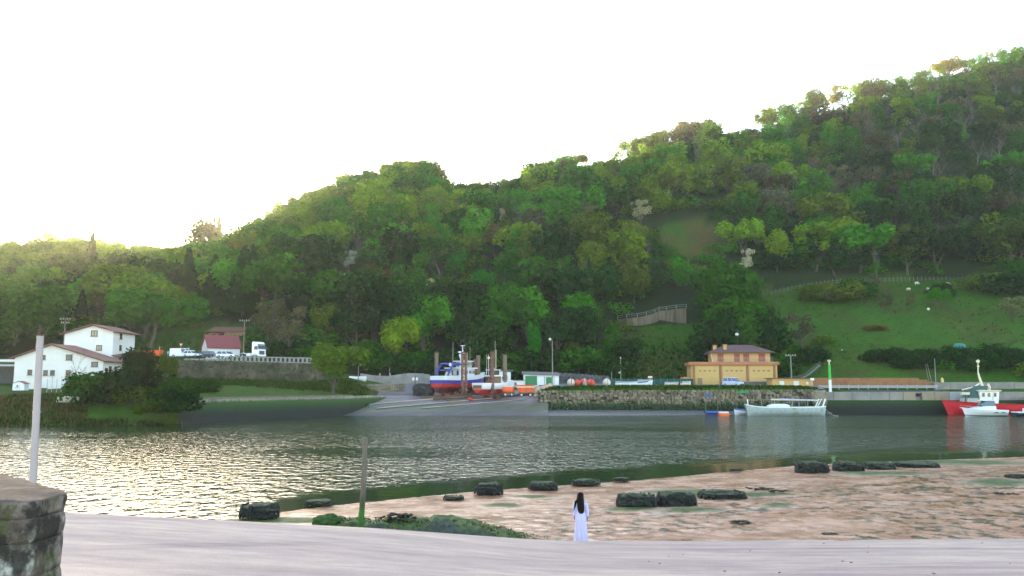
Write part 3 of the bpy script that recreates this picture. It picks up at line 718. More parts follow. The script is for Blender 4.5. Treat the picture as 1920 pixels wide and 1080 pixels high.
# concrete and stone quay with algae below high water
m, nt, b = nodes_of('quay face'); QUAY = m
gm = N(nt, 'ShaderNodeNewGeometry'); sx = N(nt, 'ShaderNodeSeparateXYZ'); nt.links.new(gm.outputs['Position'], sx.inputs[0])
co = N(nt, 'ShaderNodeTexCoord').outputs['Object']; n1 = noise_tex(nt, co, .35, 6, .65, (.6, 1, 1.6)); n2 = noise_tex(nt, co, 3, 5, .65, (1, 1, .35))
base = ramp(nt, n1, [(.3, (.15, .135, .115)), (.5, (.25, .225, .19)), (.68, (.33, .29, .225))]); base = mix(nt, 1.0, base, ramp(nt, n2, [(.3, (.6, .57, .5)), (.6, (1,) * 3)]), 'MULTIPLY')
hz = math_n(nt, 'ADD', sx.outputs['Z'], math_n(nt, 'MULTIPLY', math_n(nt, 'SUBTRACT', n2, .5), .7))
wt = ramp(nt, math_n(nt, 'DIVIDE', hz, 5.0), [(.63, (1,) * 3), (.69, (0,) * 3)])
al = ramp(nt, math_n(nt, 'DIVIDE', hz, 5.0), [(.08, (.006, .007, .006)), (.26, (.007, .013, .006)), (.42, (.010, .034, .005)), (.58, (.020, .066, .005)), (.67, (.05, .08, .010))])
nt.links.new(mix(nt, wt, base, al), b.inputs['Base Color']); b.inputs['Roughness'].default_value = .85; bump(nt, b, n2, .4, .1)

# left quay
qt = [(338, 130.0), (440, 141.0), (500, 147.0), (600, 158.5), (660, 165.5), (722, 176.0)]
mb = MB(); mb.loft([[(Xat(p, Y, 0) + .9, Y - 1.5, -1.6), (Xat(p, Y) + .2, Y - .25, 3.05), (Xat(p, Y) + .2, Y - .25, 3.72), (Xat(p, Y) - .5, Y + .8, 3.72), (Xat(p, Y) - .5, Y + 1.4, -1.6)] for p, Y in qt])
qw = mb.build('quay_wall', QUAY); tag(qw, 'long quay wall with bright green algae under a pale kerb, beside the slipway', 'quay wall')
kb = MB(); kb.loft([[(Xat(p, Y) + .3, Y - .35, 3.722), (Xat(p, Y) + .3, Y - .35, 3.95), (Xat(p, Y) - .4, Y + .7, 3.95), (Xat(p, Y) - .4, Y + .7, 3.722)] for p, Y in qt[:-1]])
kb.build('kerb', M('brownish kerb', (.15, .125, .095), .9, .3, .6, .2), qw)
# slipway
def slip_z(Y): return min(3.65, (Y - 162.0) * .2285)
def slip_pos(px, Y, dz=0.0):
    z = slip_z(Y) + dz; return Vector((Xat(px, Y, z), Y, z))
m, nt, b = nodes_of('slipway concrete'); SLIP = m
co = N(nt, 'ShaderNodeTexCoord').outputs['Object']
mp = N(nt, 'ShaderNodeMapping'); mp.inputs['Rotation'].default_value = (0, 0, -.44); nt.links.new(co, mp.inputs['Vector'])
n1 = noise_tex(nt, mp.outputs['Vector'], .5, 6, .65, (.25, 1.6, 1)); n2 = noise_tex(nt, co, 2.5, 5, .7)
gm = N(nt, 'ShaderNodeNewGeometry'); sx = N(nt, 'ShaderNodeSeparateXYZ'); nt.links.new(gm.outputs['Position'], sx.inputs[0])
c = ramp(nt, n1, [(.32, (.085, .075, .075)), (.48, (.16, .135, .135)), (.62, (.25, .20, .19))])
al = ramp(nt, math_n(nt, 'ADD', n1, math_n(nt, 'MULTIPLY', math_n(nt, 'SUBTRACT', sx.outputs['Z'], 1.4), -.10)), [(.42, (0,) * 3), (.56, (1,) * 3)])
band = ramp(nt, math_n(nt, 'DIVIDE', sx.outputs['Z'], 4.0), [(.16, (0,) * 3), (.26, (1,) * 3), (.50, (1,) * 3), (.62, (0,) * 3)])
c = mix(nt, ramp(nt, math_n(nt, 'DIVIDE', sx.outputs['Z'], 4.0), [(.0, (.8,) * 3), (.16, (.6,) * 3), (.3, (0,) * 3)]), c, (.035, .036, .034))
c = mix(nt, math_n(nt, 'MULTIPLY', al, band), c, ramp(nt, n2, [(.3, (.035, .06, .014)), (.65, (.10, .14, .03))]))
nt.links.new(c, b.inputs['Base Color']); b.inputs['Roughness'].default_value = .6; bump(nt, b, n2, .3, .1)
pxs = np.linspace(560, 1028, 60); rows = []
for Y in list(np.linspace(158, 178, 16)) + [179.5, 186, 192]:
    lx = np.maximum(pxs, np.interp(Y, [q[1] for q in qt], [q[0] for q in qt]) - 3 if Y < 176 else 560)
    z = slip_z(Y) if Y <= 178 else 3.66 + (Y - 178) * (.115 if Y < 187 else .09)
    rows.append([(Xat(a, Y, z), Y, z + .02 * float(vnoise(np.array(a / 9), np.array(Y / 1.0), 4))) for a in lx])
struct('slipway', mesh_np('slipway', np.array(rows).reshape(-1, 3), grid_faces(60, len(rows)), SLIP, True))
RAILM = M('pale worn rail concrete', (.36, .31, .27), .8, .2, 1, .1)
def slip_strip(name, a, b_, w, m, h=.12):
    A_, B_ = slip_pos(*a, .02), slip_pos(*b_, .02); n = 14; d = (B_ - A_); s = Vector((-d.y, d.x, 0)).normalized() * w / 2; mb = MB(); rings = []
    for i in range(n + 1):
        q = A_ + d * i / n; q.z = slip_z(q.y) + .01; rings.append([q - s, q + s, q + s + Vector((0, 0, h)), q - s + Vector((0, 0, h))])
    mb.loft(rings); return mb.build(name, m)
for i, (a, c_) in enumerate([((668, 169.5), (900, 177.6)), ((706, 167.2), (922, 175.4)), ((790, 167.4), (985, 174.4)), ((716, 171.3), (862, 176.8))]):
    o = slip_strip('launch_rail', a, c_, (.9, 1.3, .8, .6)[i], RAILM)
    tag(o, 'pale launching rail strip running down the boatyard slipway', 'rail', 'launching rails on the slipway')
# mud and weed below the boulder wall
rows = []
for t, Y in enumerate(np.linspace(160.5, 172.6, 9)):
    rows.append([(Xat(a, Y, 0), Y, min(.75, max(-.5, (Y - (162.4 + max(0, a - 1040) / 90.0)) * .11))) for a in np.linspace(1000, 1560, 50)])
struct('shore_mud', mesh_np('shore_mud', np.array(rows).reshape(-1, 3), grid_faces(50, 9), M('shore mud', (.12, .115, .105), .5, .3, .8, .3), True))
# boulder wall
bw = thing('boulder_wall', 'long rough boulder wall along the water below the yellow boathouse', 'stone wall', P(1270, 727, 172.5))
def place_child(o, par):
    o.parent = par; o.matrix_parent_inverse = Matrix.Translation(-Vector(par.location)); return o
a0, a1 = xy(1010, 172.2), xy(1530, 172.6)
o = wall_core(a0, a1, (-1.4, -1.4), (4.7, 4.9), 1.6).build('core', MORTAR); place_child(o, bw)
o = stones_mesh(a0, a1, (-.3, -.3), (4.6, 4.8), size=.62, seed=5, depth=.55, lean=.16).build('boulders', BOULD); o['kind'] = 'stuff'; place_child(o, bw)
# quay on the right
rq = thing('concrete_quay', 'weathered concrete quay with dark algae below it, behind the red ship', 'quay wall', P(1720, 735, 171))
q0, q1 = xy(1546, 171.0), xy(2060, 171.0)
o = wall_core(q0, q1, (-1.4, -1.4), (2.75, 2.75), 3).build('algae_face', QUAY); place_child(o, rq)
xs = [1546, 1562, 1597, 1632, 1667, 1693, 1716, 1728, 1752, 1780, 1806, 1840, 1880, 1925, 1980, 2060]
CPAN = [M('quay concrete grey', (.20, .19, .17), .9, .3, .35, .3, (.28, .25, .20)), M('quay concrete stained', (.27, .22, .155), .9, .35, .35, .3, (.20, .14, .085)), M('quay concrete fresh', (.36, .355, .36), .85, .12, .5, .1)]
for i in range(len(xs) - 1):
    if i == 6: continue
    x0, x1 = Xat(xs[i], 170.8), Xat(xs[i + 1], 170.8)
    o = MB().box((x0 + x1) / 2, 172.2, 3.6, x1 - x0 - .06, 2.9 + .04 * (i % 3), 1.7).build('concrete_panel', CPAN[2 if i in (10, 9) else 1 if i in (5, 7, 8) else 0], bevel=.03); place_child(o, rq)
x0, x1 = Xat(1716, 170.8), Xat(1728, 170.8); mb = MB().box((x0 + x1) / 2, 172.6, 3.1, x1 - x0, 2.2, .7); mb.box((x0 + x1) / 2, 172.3, 4.3, x1 - x0, 2.6, .3); place_child(mb.build('drain_surround', CPAN[0]), rq)
place_child(MB().box((x0 + x1) / 2, 173.0, 3.8, x1 - x0, 1.6, .7).build('drain_mouth', DARKST), rq)
# end rock by the beacon
o = MB().blob(P(1537, 746, 170.2), (1.6, 1.0, 1.5), 3, .3, 3, 1.1, .4).build('rock_outcrop', STONE, smooth=False); tag(o, 'rough tan rock stack between boulder wall and concrete quay', 'rock')
# ground sheets and roads
def sheet(name, pts, m):
    mb = MB(); mb.add(pts, [tuple(range(len(pts)))]); return struct(name, mb, m)
def road_strip(name, ctrl, m):
    """ctrl: px, Y near, Y far, z near, z far"""
    rows = [[(Xat(p, a, za), a, za), (Xat(p, b_, zb), b_, zb)] for p, a, b_, za, zb in ctrl]; n = len(rows); v = [q for r in rows for q in r]; f = [(2 * i, 2 * i + 2, 2 * i + 3, 2 * i + 1) for i in range(n - 1)]
    mb = MB(); mb.add(v, f); return struct(name, mb, m)
road_strip('upper_road', [(235, 184, 199, 12.15, 12.4), (300, 184, 199, 12.05, 12.3), (400, 184.5, 199, 11.85, 12.3), (500, 184.5, 197, 11.75, 12.1), (560, 184.5, 195, 11.5, 11.9), (610, 185, 193, 10.6, 11.0)], ASPH)
road_strip('yard', [(1010, 176.5, 207, 5.32, 6.25), (1160, 176.5, 206.5, 5.46, 6.2), (1330, 176.5, 206.5, 5.46, 6.2), (1450, 176.5, 204, 5.42, 6.4), (1545, 176.5, 196, 5.0, 6.2)], M('yard gravel', (.17, .165, .155), .9, .2, .6, .2))
road_strip('quay_road', [(1545, 175, 186, 4.55, 4.62), (1700, 175, 186, 4.5, 4.6), (1780, 174, 185, 4.42, 4.6)], ASPH)
rp_ = [(702, 178.5, 3.75), (788, 178.0, 3.75), (800, 184, 4.9), (812, 191, 6.0), (742, 191, 6.0), (722, 184, 4.8)]
sheet('yard_ramp', [(Xat(a, Y, z), Y, z + .06) for a, Y, z in rp_], M('worn tarmac', (.16, .14, .14), .9, .2, .5, .15))
# retaining wall below the upper road
rw = thing('retaining_wall', 'mossy stone retaining wall with balustrade below the parked truck', 'stone wall', P(470, 700, 181))
w0, w1 = xy(332, 181.6, 9), xy(606, 182.6, 9)
place_child(wall_core(w0, w1, (6.0, 5.2), (11.2, 10.3), 1.4).build('core', MORTAR), rw)
m = bpy.data.materials.new('tmp'); bpy.data.materials.remove(m)
WST = M('mossy wall stone', (.075, .072, .040), .95, .6, .45, .3, (.17, .135, .09))
o = stones_mesh(w0, w1, (6.4, 5.6), (11.1, 10.2), size=.55, seed=9, depth=.4).build('stones', WST); o['kind'] = 'stuff'; place_child(o, rw)
bal0, bal1 = Vector((*xy(436, 182.2, 11), 11.1)), Vector((*xy(584, 182.7, 11), 10.75)); bd = bal1 - bal0
for i in range(19):
    q = bal0 + bd * i / 18; place_child(MB().box(q.x, q.y, q.z + .42, .42, .3, .8).build('baluster', CONCG), rw)
place_child(MB().loft([[(q.x, q.y - .2, q.z + .82), (q.x, q.y + .2, q.z + .82), (q.x, q.y + .2, q.z + 1.05), (q.x, q.y - .2, q.z + 1.05)] for q in (bal0, bal1)]).build('top_rail', CONCG), rw)
place_child(MB().loft([[(q.x, q.y - .2, q.z - .25), (q.x, q.y + .2, q.z - .25), (q.x, q.y + .2, q.z + .02), (q.x, q.y - .2, q.z + .02)] for q in (bal0, bal1)]).build('base_course', CONCG), rw)
c0, c1 = Vector((*xy(345, 181.9, 11), 11.25)), Vector((*xy(432, 182.2, 11), 11.15))
for i in range(9):
    q = c0 + (c1 - c0) * (i + .5) / 9; place_child(MB().box(q.x, q.y, q.z + .12, (c1 - c0).length / 9 - .25, .5, .45 + .08 * (i % 2), rz=.02).build('coping_stone', CONCG, bevel=.05), rw)
# grey yard wall and the rubble strip beside the ramp
gw = thing('yard_wall', 'grey concrete wall at the top of the boatyard ramp', 'wall', P(750, 712, 192))
pts = [(676, 700), (700, 704), (728, 705), (748, 702), (765, 700), (785, 700), (806, 702)]
mb = MB(); mb.loft([[(P(a, t, 192).x, 191.7, 5.6), (P(a, t, 192).x, 192.3, 5.6), (P(a, t, 192).x, 192.3, P(a, t, 192).z), (P(a, t, 192).x, 191.7, P(a, t, 192).z)] for a, t in pts]); place_child(mb.build('wall_body', CONCG), gw)
for a in (712, 731, 757, 777, 792): p = P(a, 712, 191.5); place_child(MB().box(p.x, 191.58, 7.0, .35, .3, 3.0).build('buttress', CONCG), gw)
rs = thing('rubble_bank', 'low bank of pale rubble stones beside the boatyard ramp', 'stone wall', P(720, 728, 181))
o = stones_mesh(xy(688, 181.3), xy(756, 182.5), (3.9, 4.6), (5.7, 6.0), size=.5, seed=21, depth=.4, lean=.3).build('rubble', STONE); o['kind'] = 'stuff'; place_child(o, rs)
o = wall_core(xy(686, 181.6), xy(758, 182.8), (3.2, 3.8), (5.85, 6.15), .8).build('top_slab', CONCG); place_child(o, rs)
# rusty sheet wall, guard rail, grey wall along the quay road
sw = thing('rusty_wall', 'rusty orange retaining wall between guard rail and meadow', 'wall', P(1640, 716, 187))
RW = M('rust stained wall', (.26, .125, .055), .9, .35, .5, .2, (.17, .08, .035))
z0 = zat(722.5, 187)
for i in range(15):
    xa, xb = 1523 + i * 15.4, 1523 + (i + 1) * 15.4; A_, B_ = Xat(xa, 187), Xat(xb, 187); top = zat(708.5 + (0 if i < 13 else (i - 12) * 3.5), 187)
    place_child(MB().box((A_ + B_) / 2, 187 + .05 * (i % 2), (z0 - .3 + top) / 2, B_ - A_ - .02, .5, top - z0 + .3).build('wall_panel', RW), sw)
gr_ = thing('guard_rail', 'long grey guard rail in front of the rusty wall', 'guard rail', P(1645, 729, 184.5)); z0 = zat(729.5, 184.5)
for zc, nm in ((zat(724.0, 184.5), 'upper_beam'), (zat(726.6, 184.5), 'lower_beam')):
    A_, B_ = Xat(1536, 184.5), Xat(1758, 184.5); mb = MB(); mb.prism_x([(184.45, zc - .13), (184.36, zc - .05), (184.36, zc + .05), (184.45, zc + .13), (184.5, zc + .13), (184.5, zc - .13)], A_, B_); place_child(mb.build(nm, GREY), gr_)
for i in range(13): x = Xat(1537 + i * 18.3, 184.5); place_child(MB().box(x, 184.62, z0 + .4, .12, .2, 1.0).build('post', GREY), gr_)
gw2 = thing('roadside_wall', 'long grey wall behind the mast of the red ship', 'wall', P(1850, 725, 186)); ztop = zat(716.5, 186)
for i in range(9):
    A_, B_ = Xat(1752 + i * 30, 186), Xat(1782 + i * 30, 186); place_child(MB().box((A_ + B_) / 2, 186.2, (4.2 + ztop) / 2, B_ - A_ - .05, .5 + .06 * (i % 2), ztop - 4.2).build('wall_panel', CPAN[0], bevel=.02), gw2)
# retaining wall high on the slope
hw = thing('hillside_retaining_wall', 'curved streaked retaining wall with a railing, on the slope among trees', 'wall', P(1225, 600, 250))
STRK = M('streaked concrete', (.15, .12, .082), .9, .6, .8, .2, (.25, .20, .14), stretch=(2.2, 2.2, .12))
wp = [(1158, 599, 620, 252), (1175, 597, 621, 249), (1195, 595, 621, 248), (1212, 592, 620, 248), (1228, 587, 617, 249.5), (1236, 583, 612, 251), (1250, 582, 611, 250), (1268, 579, 611, 249.5), (1287, 578, 611, 251)]
for i in range(len(wp) - 1):
    A_, B_ = wp[i], wp[i + 1]; n = 3
    for q in range(n):
        L = lambda j, t: A_[j] + (B_[j] - A_[j]) * t
        t0, t1 = q / n, (q + 1) / n; r_ = []
        for t in (t0 + .02, t1 - .02):
            x = L(0, t); Y = L(3, t); lo, hi = P(x, L(2, t) + 3, Y), P(x, L(1, t), Y); r_.append([(lo.x, Y, lo.z), (lo.x, Y + 1.2, lo.z), (hi.x, Y + 1.2, hi.z), (hi.x, Y, hi.z)])
        place_child(MB().loft(r_).build('wall_panel', STRK), hw)
mb = MB(); pr = None
for x, t, _, Y in wp:
    p = P(x, t, Y + .6); mb.bar(p, p + Vector((0, 0, 1.2)), .09)
    if pr: mb.bar(pr + Vector((0, 0, 1.15)), p + Vector((0, 0, 1.15)), .07); mb.bar(pr + Vector((0, 0, .6)), p + Vector((0, 0, .6)), .05)
    pr = p
place_child(mb.build('railing', GREY), hw)
# footpath with railing on the slope right of the boathouse
pp = [(1480, 707, 199), (1498, 699, 202), (1518, 692, 206), (1538, 686, 210)]
mb = MB(); v = []; 
for x, y, Y in pp: p = gpos(x, Y); v += [(p.x, p.y - .5, p.z + .18), (p.x, p.y + .9, p.z + .3)]
mb.add(v, [(2 * i, 2 * i + 2, 2 * i + 3, 2 * i + 1) for i in range(len(pp) - 1)]); struct('footpath', mb, CONCG)
ft = thing('path_railing', 'grey railing climbing the path right of the yellow boathouse', 'railing', gpos(1520, 207)); mb = MB(); pr = None
for i in range(13):
    t = i / 12 * (len(pp) - 1); j = min(int(t), len(pp) - 2); t -= j; p = gpos(pp[j][0] * (1 - t) + pp[j + 1][0] * t, pp[j][2] * (1 - t) + pp[j + 1][2] * t - .8)
    place_child(MB().bar(p, p + Vector((0, 0, 1.5)), .07).build('post', DARKG), ft)
    if pr: mb.bar(pr + Vector((0, 0, 1.45)), p + Vector((0, 0, 1.45)), .07); mb.bar(pr + Vector((0, 0, .95)), p + Vector((0, 0, .95)), .05)
    pr = p
place_child(mb.build('rail', DARKG), ft)

# ------------------------------------------------------------------ buildings
def window(par, x, y, z, w, h, axis='y', frame=WOODB, pane=GLASS, bars=True, deep=.05):
    """a framed window on a wall whose outside faces -y ('y') or +x ('x'); (x, y, z) is the middle on the wall plane"""
    fr = MB(); f = .11; T = (lambda dx, dz, sx_, sz_, d, o_: (x + dx, y - o_, z + dz, sx_, d, sz_)) if axis == 'y' else (lambda dx, dz, sx_, sz_, d, o_: (x + o_, y + dx, z + dz, d, sx_, sz_))
    for dx in (-1, 1): fr.box(*T(dx * (w / 2 - f / 2), 0, f, h, .12, deep))
    for dz in (-1, 1): fr.box(*T(0, dz * (h / 2 - f / 2), w - 2 * f, f, .12, deep))
    if bars: fr.box(*T(0, 0, .06, h - 2 * f, .09, deep))
    fo = fr.build('window', frame, par); MB().box(*T(0, 0, w - 2 * f, h - 2 * f, .04, deep * .4)).build('pane', pane, fo)
    MB().box(*T(0, -h / 2 - .05, w + .2, .09, .26, deep + .05)).build('sill', CONCG, fo); return fo
def gable_roof(par, x0, xa, x1, z0, za, z1, y0, y1, over=.5, thick=.22, m=ROOFT):
    """two slopes meeting at a ridge that runs along y"""
    for (xe, ze), nm in (((x0, z0), 'roof'), ((x1, z1), 'roof')):
        s = (za - ze) / (xa - xe); xo = xe + (over if xe > xa else -over); zo = ze + s * (xo - xe)
        MB().prism_y([(xa, za + .02), (xo, zo), (xo, zo + thick), (xa, za + thick + .04)], y0 - over, y1 + over).build(nm, m, par)
def house_wall(poly, y0, y1, par, m=WHITE, name='wall'): return MB().prism_y(poly, y0, y1).build(name, m, par)
# lower white house
Y = 150.0; o0 = P(100, 738, Y); z0 = 3.9
h1 = thing('white_house', 'low wide white house nearest the water, with a long sloping brown roof', 'house', (o0.x, Y, z0))
X = lambda px, YY=Y: Xat(px, YY) - o0.x; Zp = lambda py, YY=Y: zat(py, YY) - z0
xa, xb, xc = X(24), X(92), X(191)
house_wall([(xa, 0), (xc, 0), (xc, Zp(676)), (xb, Zp(647)), (xa, Zp(671))], 0, 7.5, h1)
gable_roof(h1, xa, xb, xc, Zp(671), Zp(647), Zp(677), 0, 7.5, .7)
for px, py, w, h in ((54, 698, 8, 10), (83.5, 699, 8, 10), (96.5, 699, 8, 10), (126, 699, 8.5, 10), (126, 670, 11.5, 10.5), (175, 683, 12, 9.5), (79, 670, 5, 9)):
    window(h1, X(px), 0, Zp(py), sz(w, Y), sz(h, Y), pane=M('green-grey blind', (.16, .17, .15), .6, .1, 2, 0) if py < 690 and px > 100 else GLASS, bars=py > 690)
for yy, w in ((2.6, .9), (4.6, .75)): window(h1, xc, yy, Zp(694), w, 1.5, 'x')
MB().box(X(82), -.06, .75, 1.4, .12, 1.5).build('door', DARKST, h1)
MB().tube([(xc + .1, -.1, 0), (xc + .1, -.1, Zp(680))], .06).build('downpipe', GREY, h1)
# upper white house
Y2 = 166.0; o0 = P(160, 690, Y2); z2 = 5.5; h2 = thing('white_house', 'taller white house with brown roof standing behind the low one', 'house', (o0.x, Y2, z2))
X = lambda px, YY=Y2: Xat(px, YY) - o0.x; Zp = lambda py, YY=Y2: zat(py, YY) - z2
xa, xb, xc = X(115), X(168), X(207)
house_wall([(xa, 0), (xc, 0), (xc, Zp(622)), (xb, Zp(611)), (xa, Zp(626))], 0, 9.6, h2)
gable_roof(h2, xa, xb, xc, Zp(626), Zp(610), Zp(621.5), 0, 9.6, .75)
for px, py, w, h in ((171, 625, 12, 11), (181.5, 652, 10.5, 10)): window(h2, X(px), 0, Zp(py), sz(w, Y2), sz(h, Y2), pane=M('pale curtain', (.34, .31, .20), .7, .2, 3, 0))
for yy, py in ((3.2, 629), (3.2, 651)): window(h2, xc, yy, Zp(py), .9, 1.15, 'x')
MB().box((xa + xc) / 2, -.03, Zp(636) - 6.2, xc - xa + .04, .05, .06).build('wall_band', CONCG, h2)
# its lean-to
Y3 = 164.5; o0 = P(225, 690, Y3); an = thing('annex', 'small white lean-to with brown roof at the corner of the tall house', 'annex', (o0.x, Y3, 7.0))
X = lambda px: Xat(px, Y3) - o0.x; Zp = lambda py: zat(py, Y3) - 7
house_wall([(X(209), 0), (X(244), 0), (X(244), Zp(673)), (X(209), Zp(668))], 0, 5, an)
MB().loft([[(X(207), -.4, Zp(667) - .1), (X(249), -.4, Zp(673) - .1), (X(249), -.4, Zp(673) + .1), (X(207), -.4, Zp(667) + .1)], [(X(207), 5.4, Zp(662)), (X(249), 5.4, Zp(668)), (X(249), 5.4, Zp(668) + .2), (X(207), 5.4, Zp(662) + .2)]]).build('roof', ROOFT, an)
for px in (213, 222): window(an, X(px), 0, Zp(674), .75, .85, bars=False)
# play house and carport at the far end
pl = P(34, 732, 143); ph = thing('playhouse', 'tiny white playhouse with a dark window at the corner of the low house', 'playhouse', (pl.x, 143, pl.z))
house_wall([(-1.0, 0), (1.0, 0), (1.0, 1.15), (0, 1.5), (-1.0, 1.15)], 0, 1.4, ph, WPAINT); gable_roof(ph, -1.0, 0, 1.0, 1.15, 1.5, 1.15, 0, 1.4, .15, .07, M('faded red roof', (.25, .10, .09), .7)); window(ph, -.15, 0, .75, .55, .5, frame=WPAINT, bars=False, deep=.03)
cp = P(8, 735, 157); sh_ = thing('carport', 'dark open shed with a grey metal roof beside the low white house', 'shed', (cp.x, 157, 4.6))
MB().loft([[(-6, -.5, 5.6), (2.6, -.5, 5.6), (2.6, -.5, 5.75), (-6, -.5, 5.75)], [(-6, 6, 6.1), (2.6, 6, 6.1), (2.6, 6, 6.3), (-6, 6, 6.3)]]).build('roof', GREY, sh_)
MB().box(-1.7, -.4, 5.0, 8.6, .1, .35).build('fascia', GREY, sh_); MB().box(-1.7, 6, 2.6, 8.6, .2, 5.4).build('rear_wall', DARKST, sh_)
for x in (-5.8, -1.6, 2.4): MB().box(x, -.3, 2.75, .18, .18, 5.5).build('post', DARKST, sh_)
# small white house with maroon roof
Y = 200.0; o0 = P(390, 676, Y); m1 = thing('white_cottage', 'small white house with a plain maroon roof behind the parked cars', 'house', (o0.x, Y, 11.9), math.radians(36))
Lx, Dy, hh, rh = 7.6, 5.6, 3.0, 2.9
MB().prism_x([(0, 0), (Dy, 0), (Dy, hh), (Dy / 2, hh + rh - .2), (0, hh)], 0, Lx).build('wall', WHITE, m1)
for s_, e in ((1, -.35), (-1, Dy + .35)):
    MB().prism_x([(Dy / 2, hh + rh), (e, hh - .35), (e, hh - .15), (Dy / 2, hh + rh + .2)], -.4, Lx + .4).build('roof', MAROON, m1)
for x in (2.0, 4.9): MB().box(x, Dy * .36, hh + rh * .76, .9, .5, .1, rx=math.radians(46)).build('roof_window', WPAINT, m1)
MB().box(5.3, -.03, 1.0, .9, .06, 2.0).build('door', GREY, m1)
# tan farmhouse
Y = 226.0; o0 = P(421, 640, Y); fh = thing('farmhouse', 'tan stone house with brown roof on the slope over the maroon-roofed cottage', 'house', (o0.x, Y, o0.z - .5)); zz = o0.z - .5
X = lambda px: Xat(px, Y, 17) - o0.x; Zp = lambda py: zat(py, Y) - zz
MB().box((X(420) + X(457)) / 2, 2.5, Zp(622) / 2, X(457) - X(420), 5, Zp(622)).build('wall', TAN, fh)
MB().box((X(389) + X(407)) / 2, 2.9, Zp(624) / 2, X(407) - X(389), 4, Zp(624)).build('porch_wall', TAN, fh); MB().box((X(407) + X(420)) / 2, 3.6, Zp(624) / 2, X(420) - X(407) - .04, 3, Zp(624) - .1).build('recess', DARKST, fh)
MB().loft([[(X(388), -.6, Zp(623)), (X(459), -.6, Zp(623)), (X(459), -.6, Zp(623) + .2), (X(388), -.6, Zp(623) + .2)], [(X(394), 2.5, Zp(613)), (X(456), 2.5, Zp(614)), (X(456), 2.5, Zp(614) + .2), (X(394), 2.5, Zp(613) + .2)], [(X(388), 5.6, Zp(623)), (X(459), 5.6, Zp(623)), (X(459), 5.6, Zp(623) + .2), (X(388), 5.6, Zp(623) + .2)]]).build('roof', ROOFT, fh)
window(fh, X(398), .9, Zp(630), 1.3, 1.2)
# white boatyard sheds
Y = 192.0; o0 = P(1016, 722, Y); ws = thing('boatyard_shed', 'white boatyard shed with big and small green doors', 'shed', (o0.x, Y, 5.4))
X = lambda px: Xat(px, Y) - o0.x; Zp = lambda py: zat(py, Y) - 5.4
house_wall([(X(982), 0), (X(1048), 0), (X(1048), Zp(704)), (X(985), Zp(701.5)), (X(982), Zp(702))], 0, 7, ws, WPAINT)
MB().loft([[(X(979), -.6, Zp(702) - .02), (X(1050), -.6, Zp(704.5)), (X(1050), -.6, Zp(704.5) + .22), (X(979), -.6, Zp(702) + .2)], [(X(979), 7.5, Zp(697)), (X(1050), 7.5, Zp(699)), (X(1050), 7.5, Zp(699) + .2), (X(979), 7.5, Zp(697) + .2)]]).build('roof', M('grey fibre roof', (.16, .15, .145), .9, .2, 1, .2), ws)
MB().box((X(985) + X(1007)) / 2, -.06, Zp(713.5), X(1007) - X(985), .12, Zp(705) - Zp(722)).build('roller_door', GREENP, ws); MB().box((X(1024) + X(1034)) / 2, -.06, Zp(714), X(1034) - X(1024), .12, Zp(707.5) - Zp(721)).build('door', GREENP, ws)
for a in (1021, 1035, 1039): MB().box(X(a), -.05, Zp(713.5), .1, .08, 1.9).build('pipe', DARKST, ws)
MB().box((X(1036) + X(1047)) / 2, -.04, Zp(715), X(1046) - X(1036.5), .06, 1.4).build('door_panel', WPAINT, ws)
lo = thing('low_shed', 'low white lean-to with a dark window beside the green-doored shed', 'shed', (P(971, 722, 190.5).x, 190.5, 5.3)); xo = P(971, 722, 190.5).x
MB().box(0, 1.4, .75, 2.9, 2.8, 1.5).build('wall', WPAINT, lo); MB().box(0, 1.3, 1.57, 3.2, 3.2, .12).build('roof', M('grey fibre roof', .15), lo); window(lo, -.55, 0, .75, .8, .9, frame=WPAINT, bars=False)
bs = thing('long_shed', 'long white shed with grey roof behind the small fishing boat', 'shed', (P(944, 722, 194).x, 194, 5.4))
house_wall([(-2.3, 0), (1.7, 0), (1.7, 3.4), (-2.3, 3.6)], 0, 9, bs, WPAINT); MB().box(-.2, 4.2, 3.78, 4.9, 9.6, .2).build('roof', M('grey fibre roof', .15), bs); window(bs, .3, 0, 2.2, 1.2, .8, bars=False)

# yellow boathouse
Y = 195.0; o0 = P(1297, 727, Y); zb = 5.5; RZ = math.radians(-6.5); yb = thing('boathouse', 'yellow boathouse with three tall ochre garage doors and a hipped upper storey', 'boathouse', (o0.x, Y, zb), RZ)
Wd, Dp, H1 = 19.6, 11.0, 4.9
MB().box(Wd / 2, Dp / 2, H1 / 2, Wd, Dp, H1).build('wall', YELLOW, yb)
MB().prism_x([(-.55, H1), (Dp + .3, H1), (Dp + .3, H1 + .75), (-.25, H1 + .75), (-.55, H1 + .35)], -.55, Wd + .45).build('cornice', TERRA, yb)
dw = (Wd - 1.2) / 3
for i in range(3):
    xc = .6 + dw * (i + .5); d = MB().box(xc, -.05, 2.35, dw - .75, .12, 4.65).build('garage_door', YDOOR, yb)
    for q in range(4): MB().box(xc + (q - 1.5) * 1.12, -.13, 3.55, .42, .05, .22).build('vent', DARKST, d)
    for q in range(1, 5): MB().box(xc, -.115, q * .93, dw - .76, .02, .03).build('panel_joint', M('joint shade brown', (.30, .19, .07)), d)
for i in range(4): MB().box(.45 + dw * i + .1, -.11, 2.45, .42, .24, 4.9).build('pilaster', M('brown pilaster', (.24, .12, .055), .8, .15, 1, .08), yb)
U0, U1, V0, V1, H2 = 5.0, 18.4, 1.6, 9.0, 2.15; zu = H1 + .75
MB().box((U0 + U1) / 2, (V0 + V1) / 2, zu + H2 / 2, U1 - U0, V1 - V0, H2).build('upper_storey', YELLOW, yb)
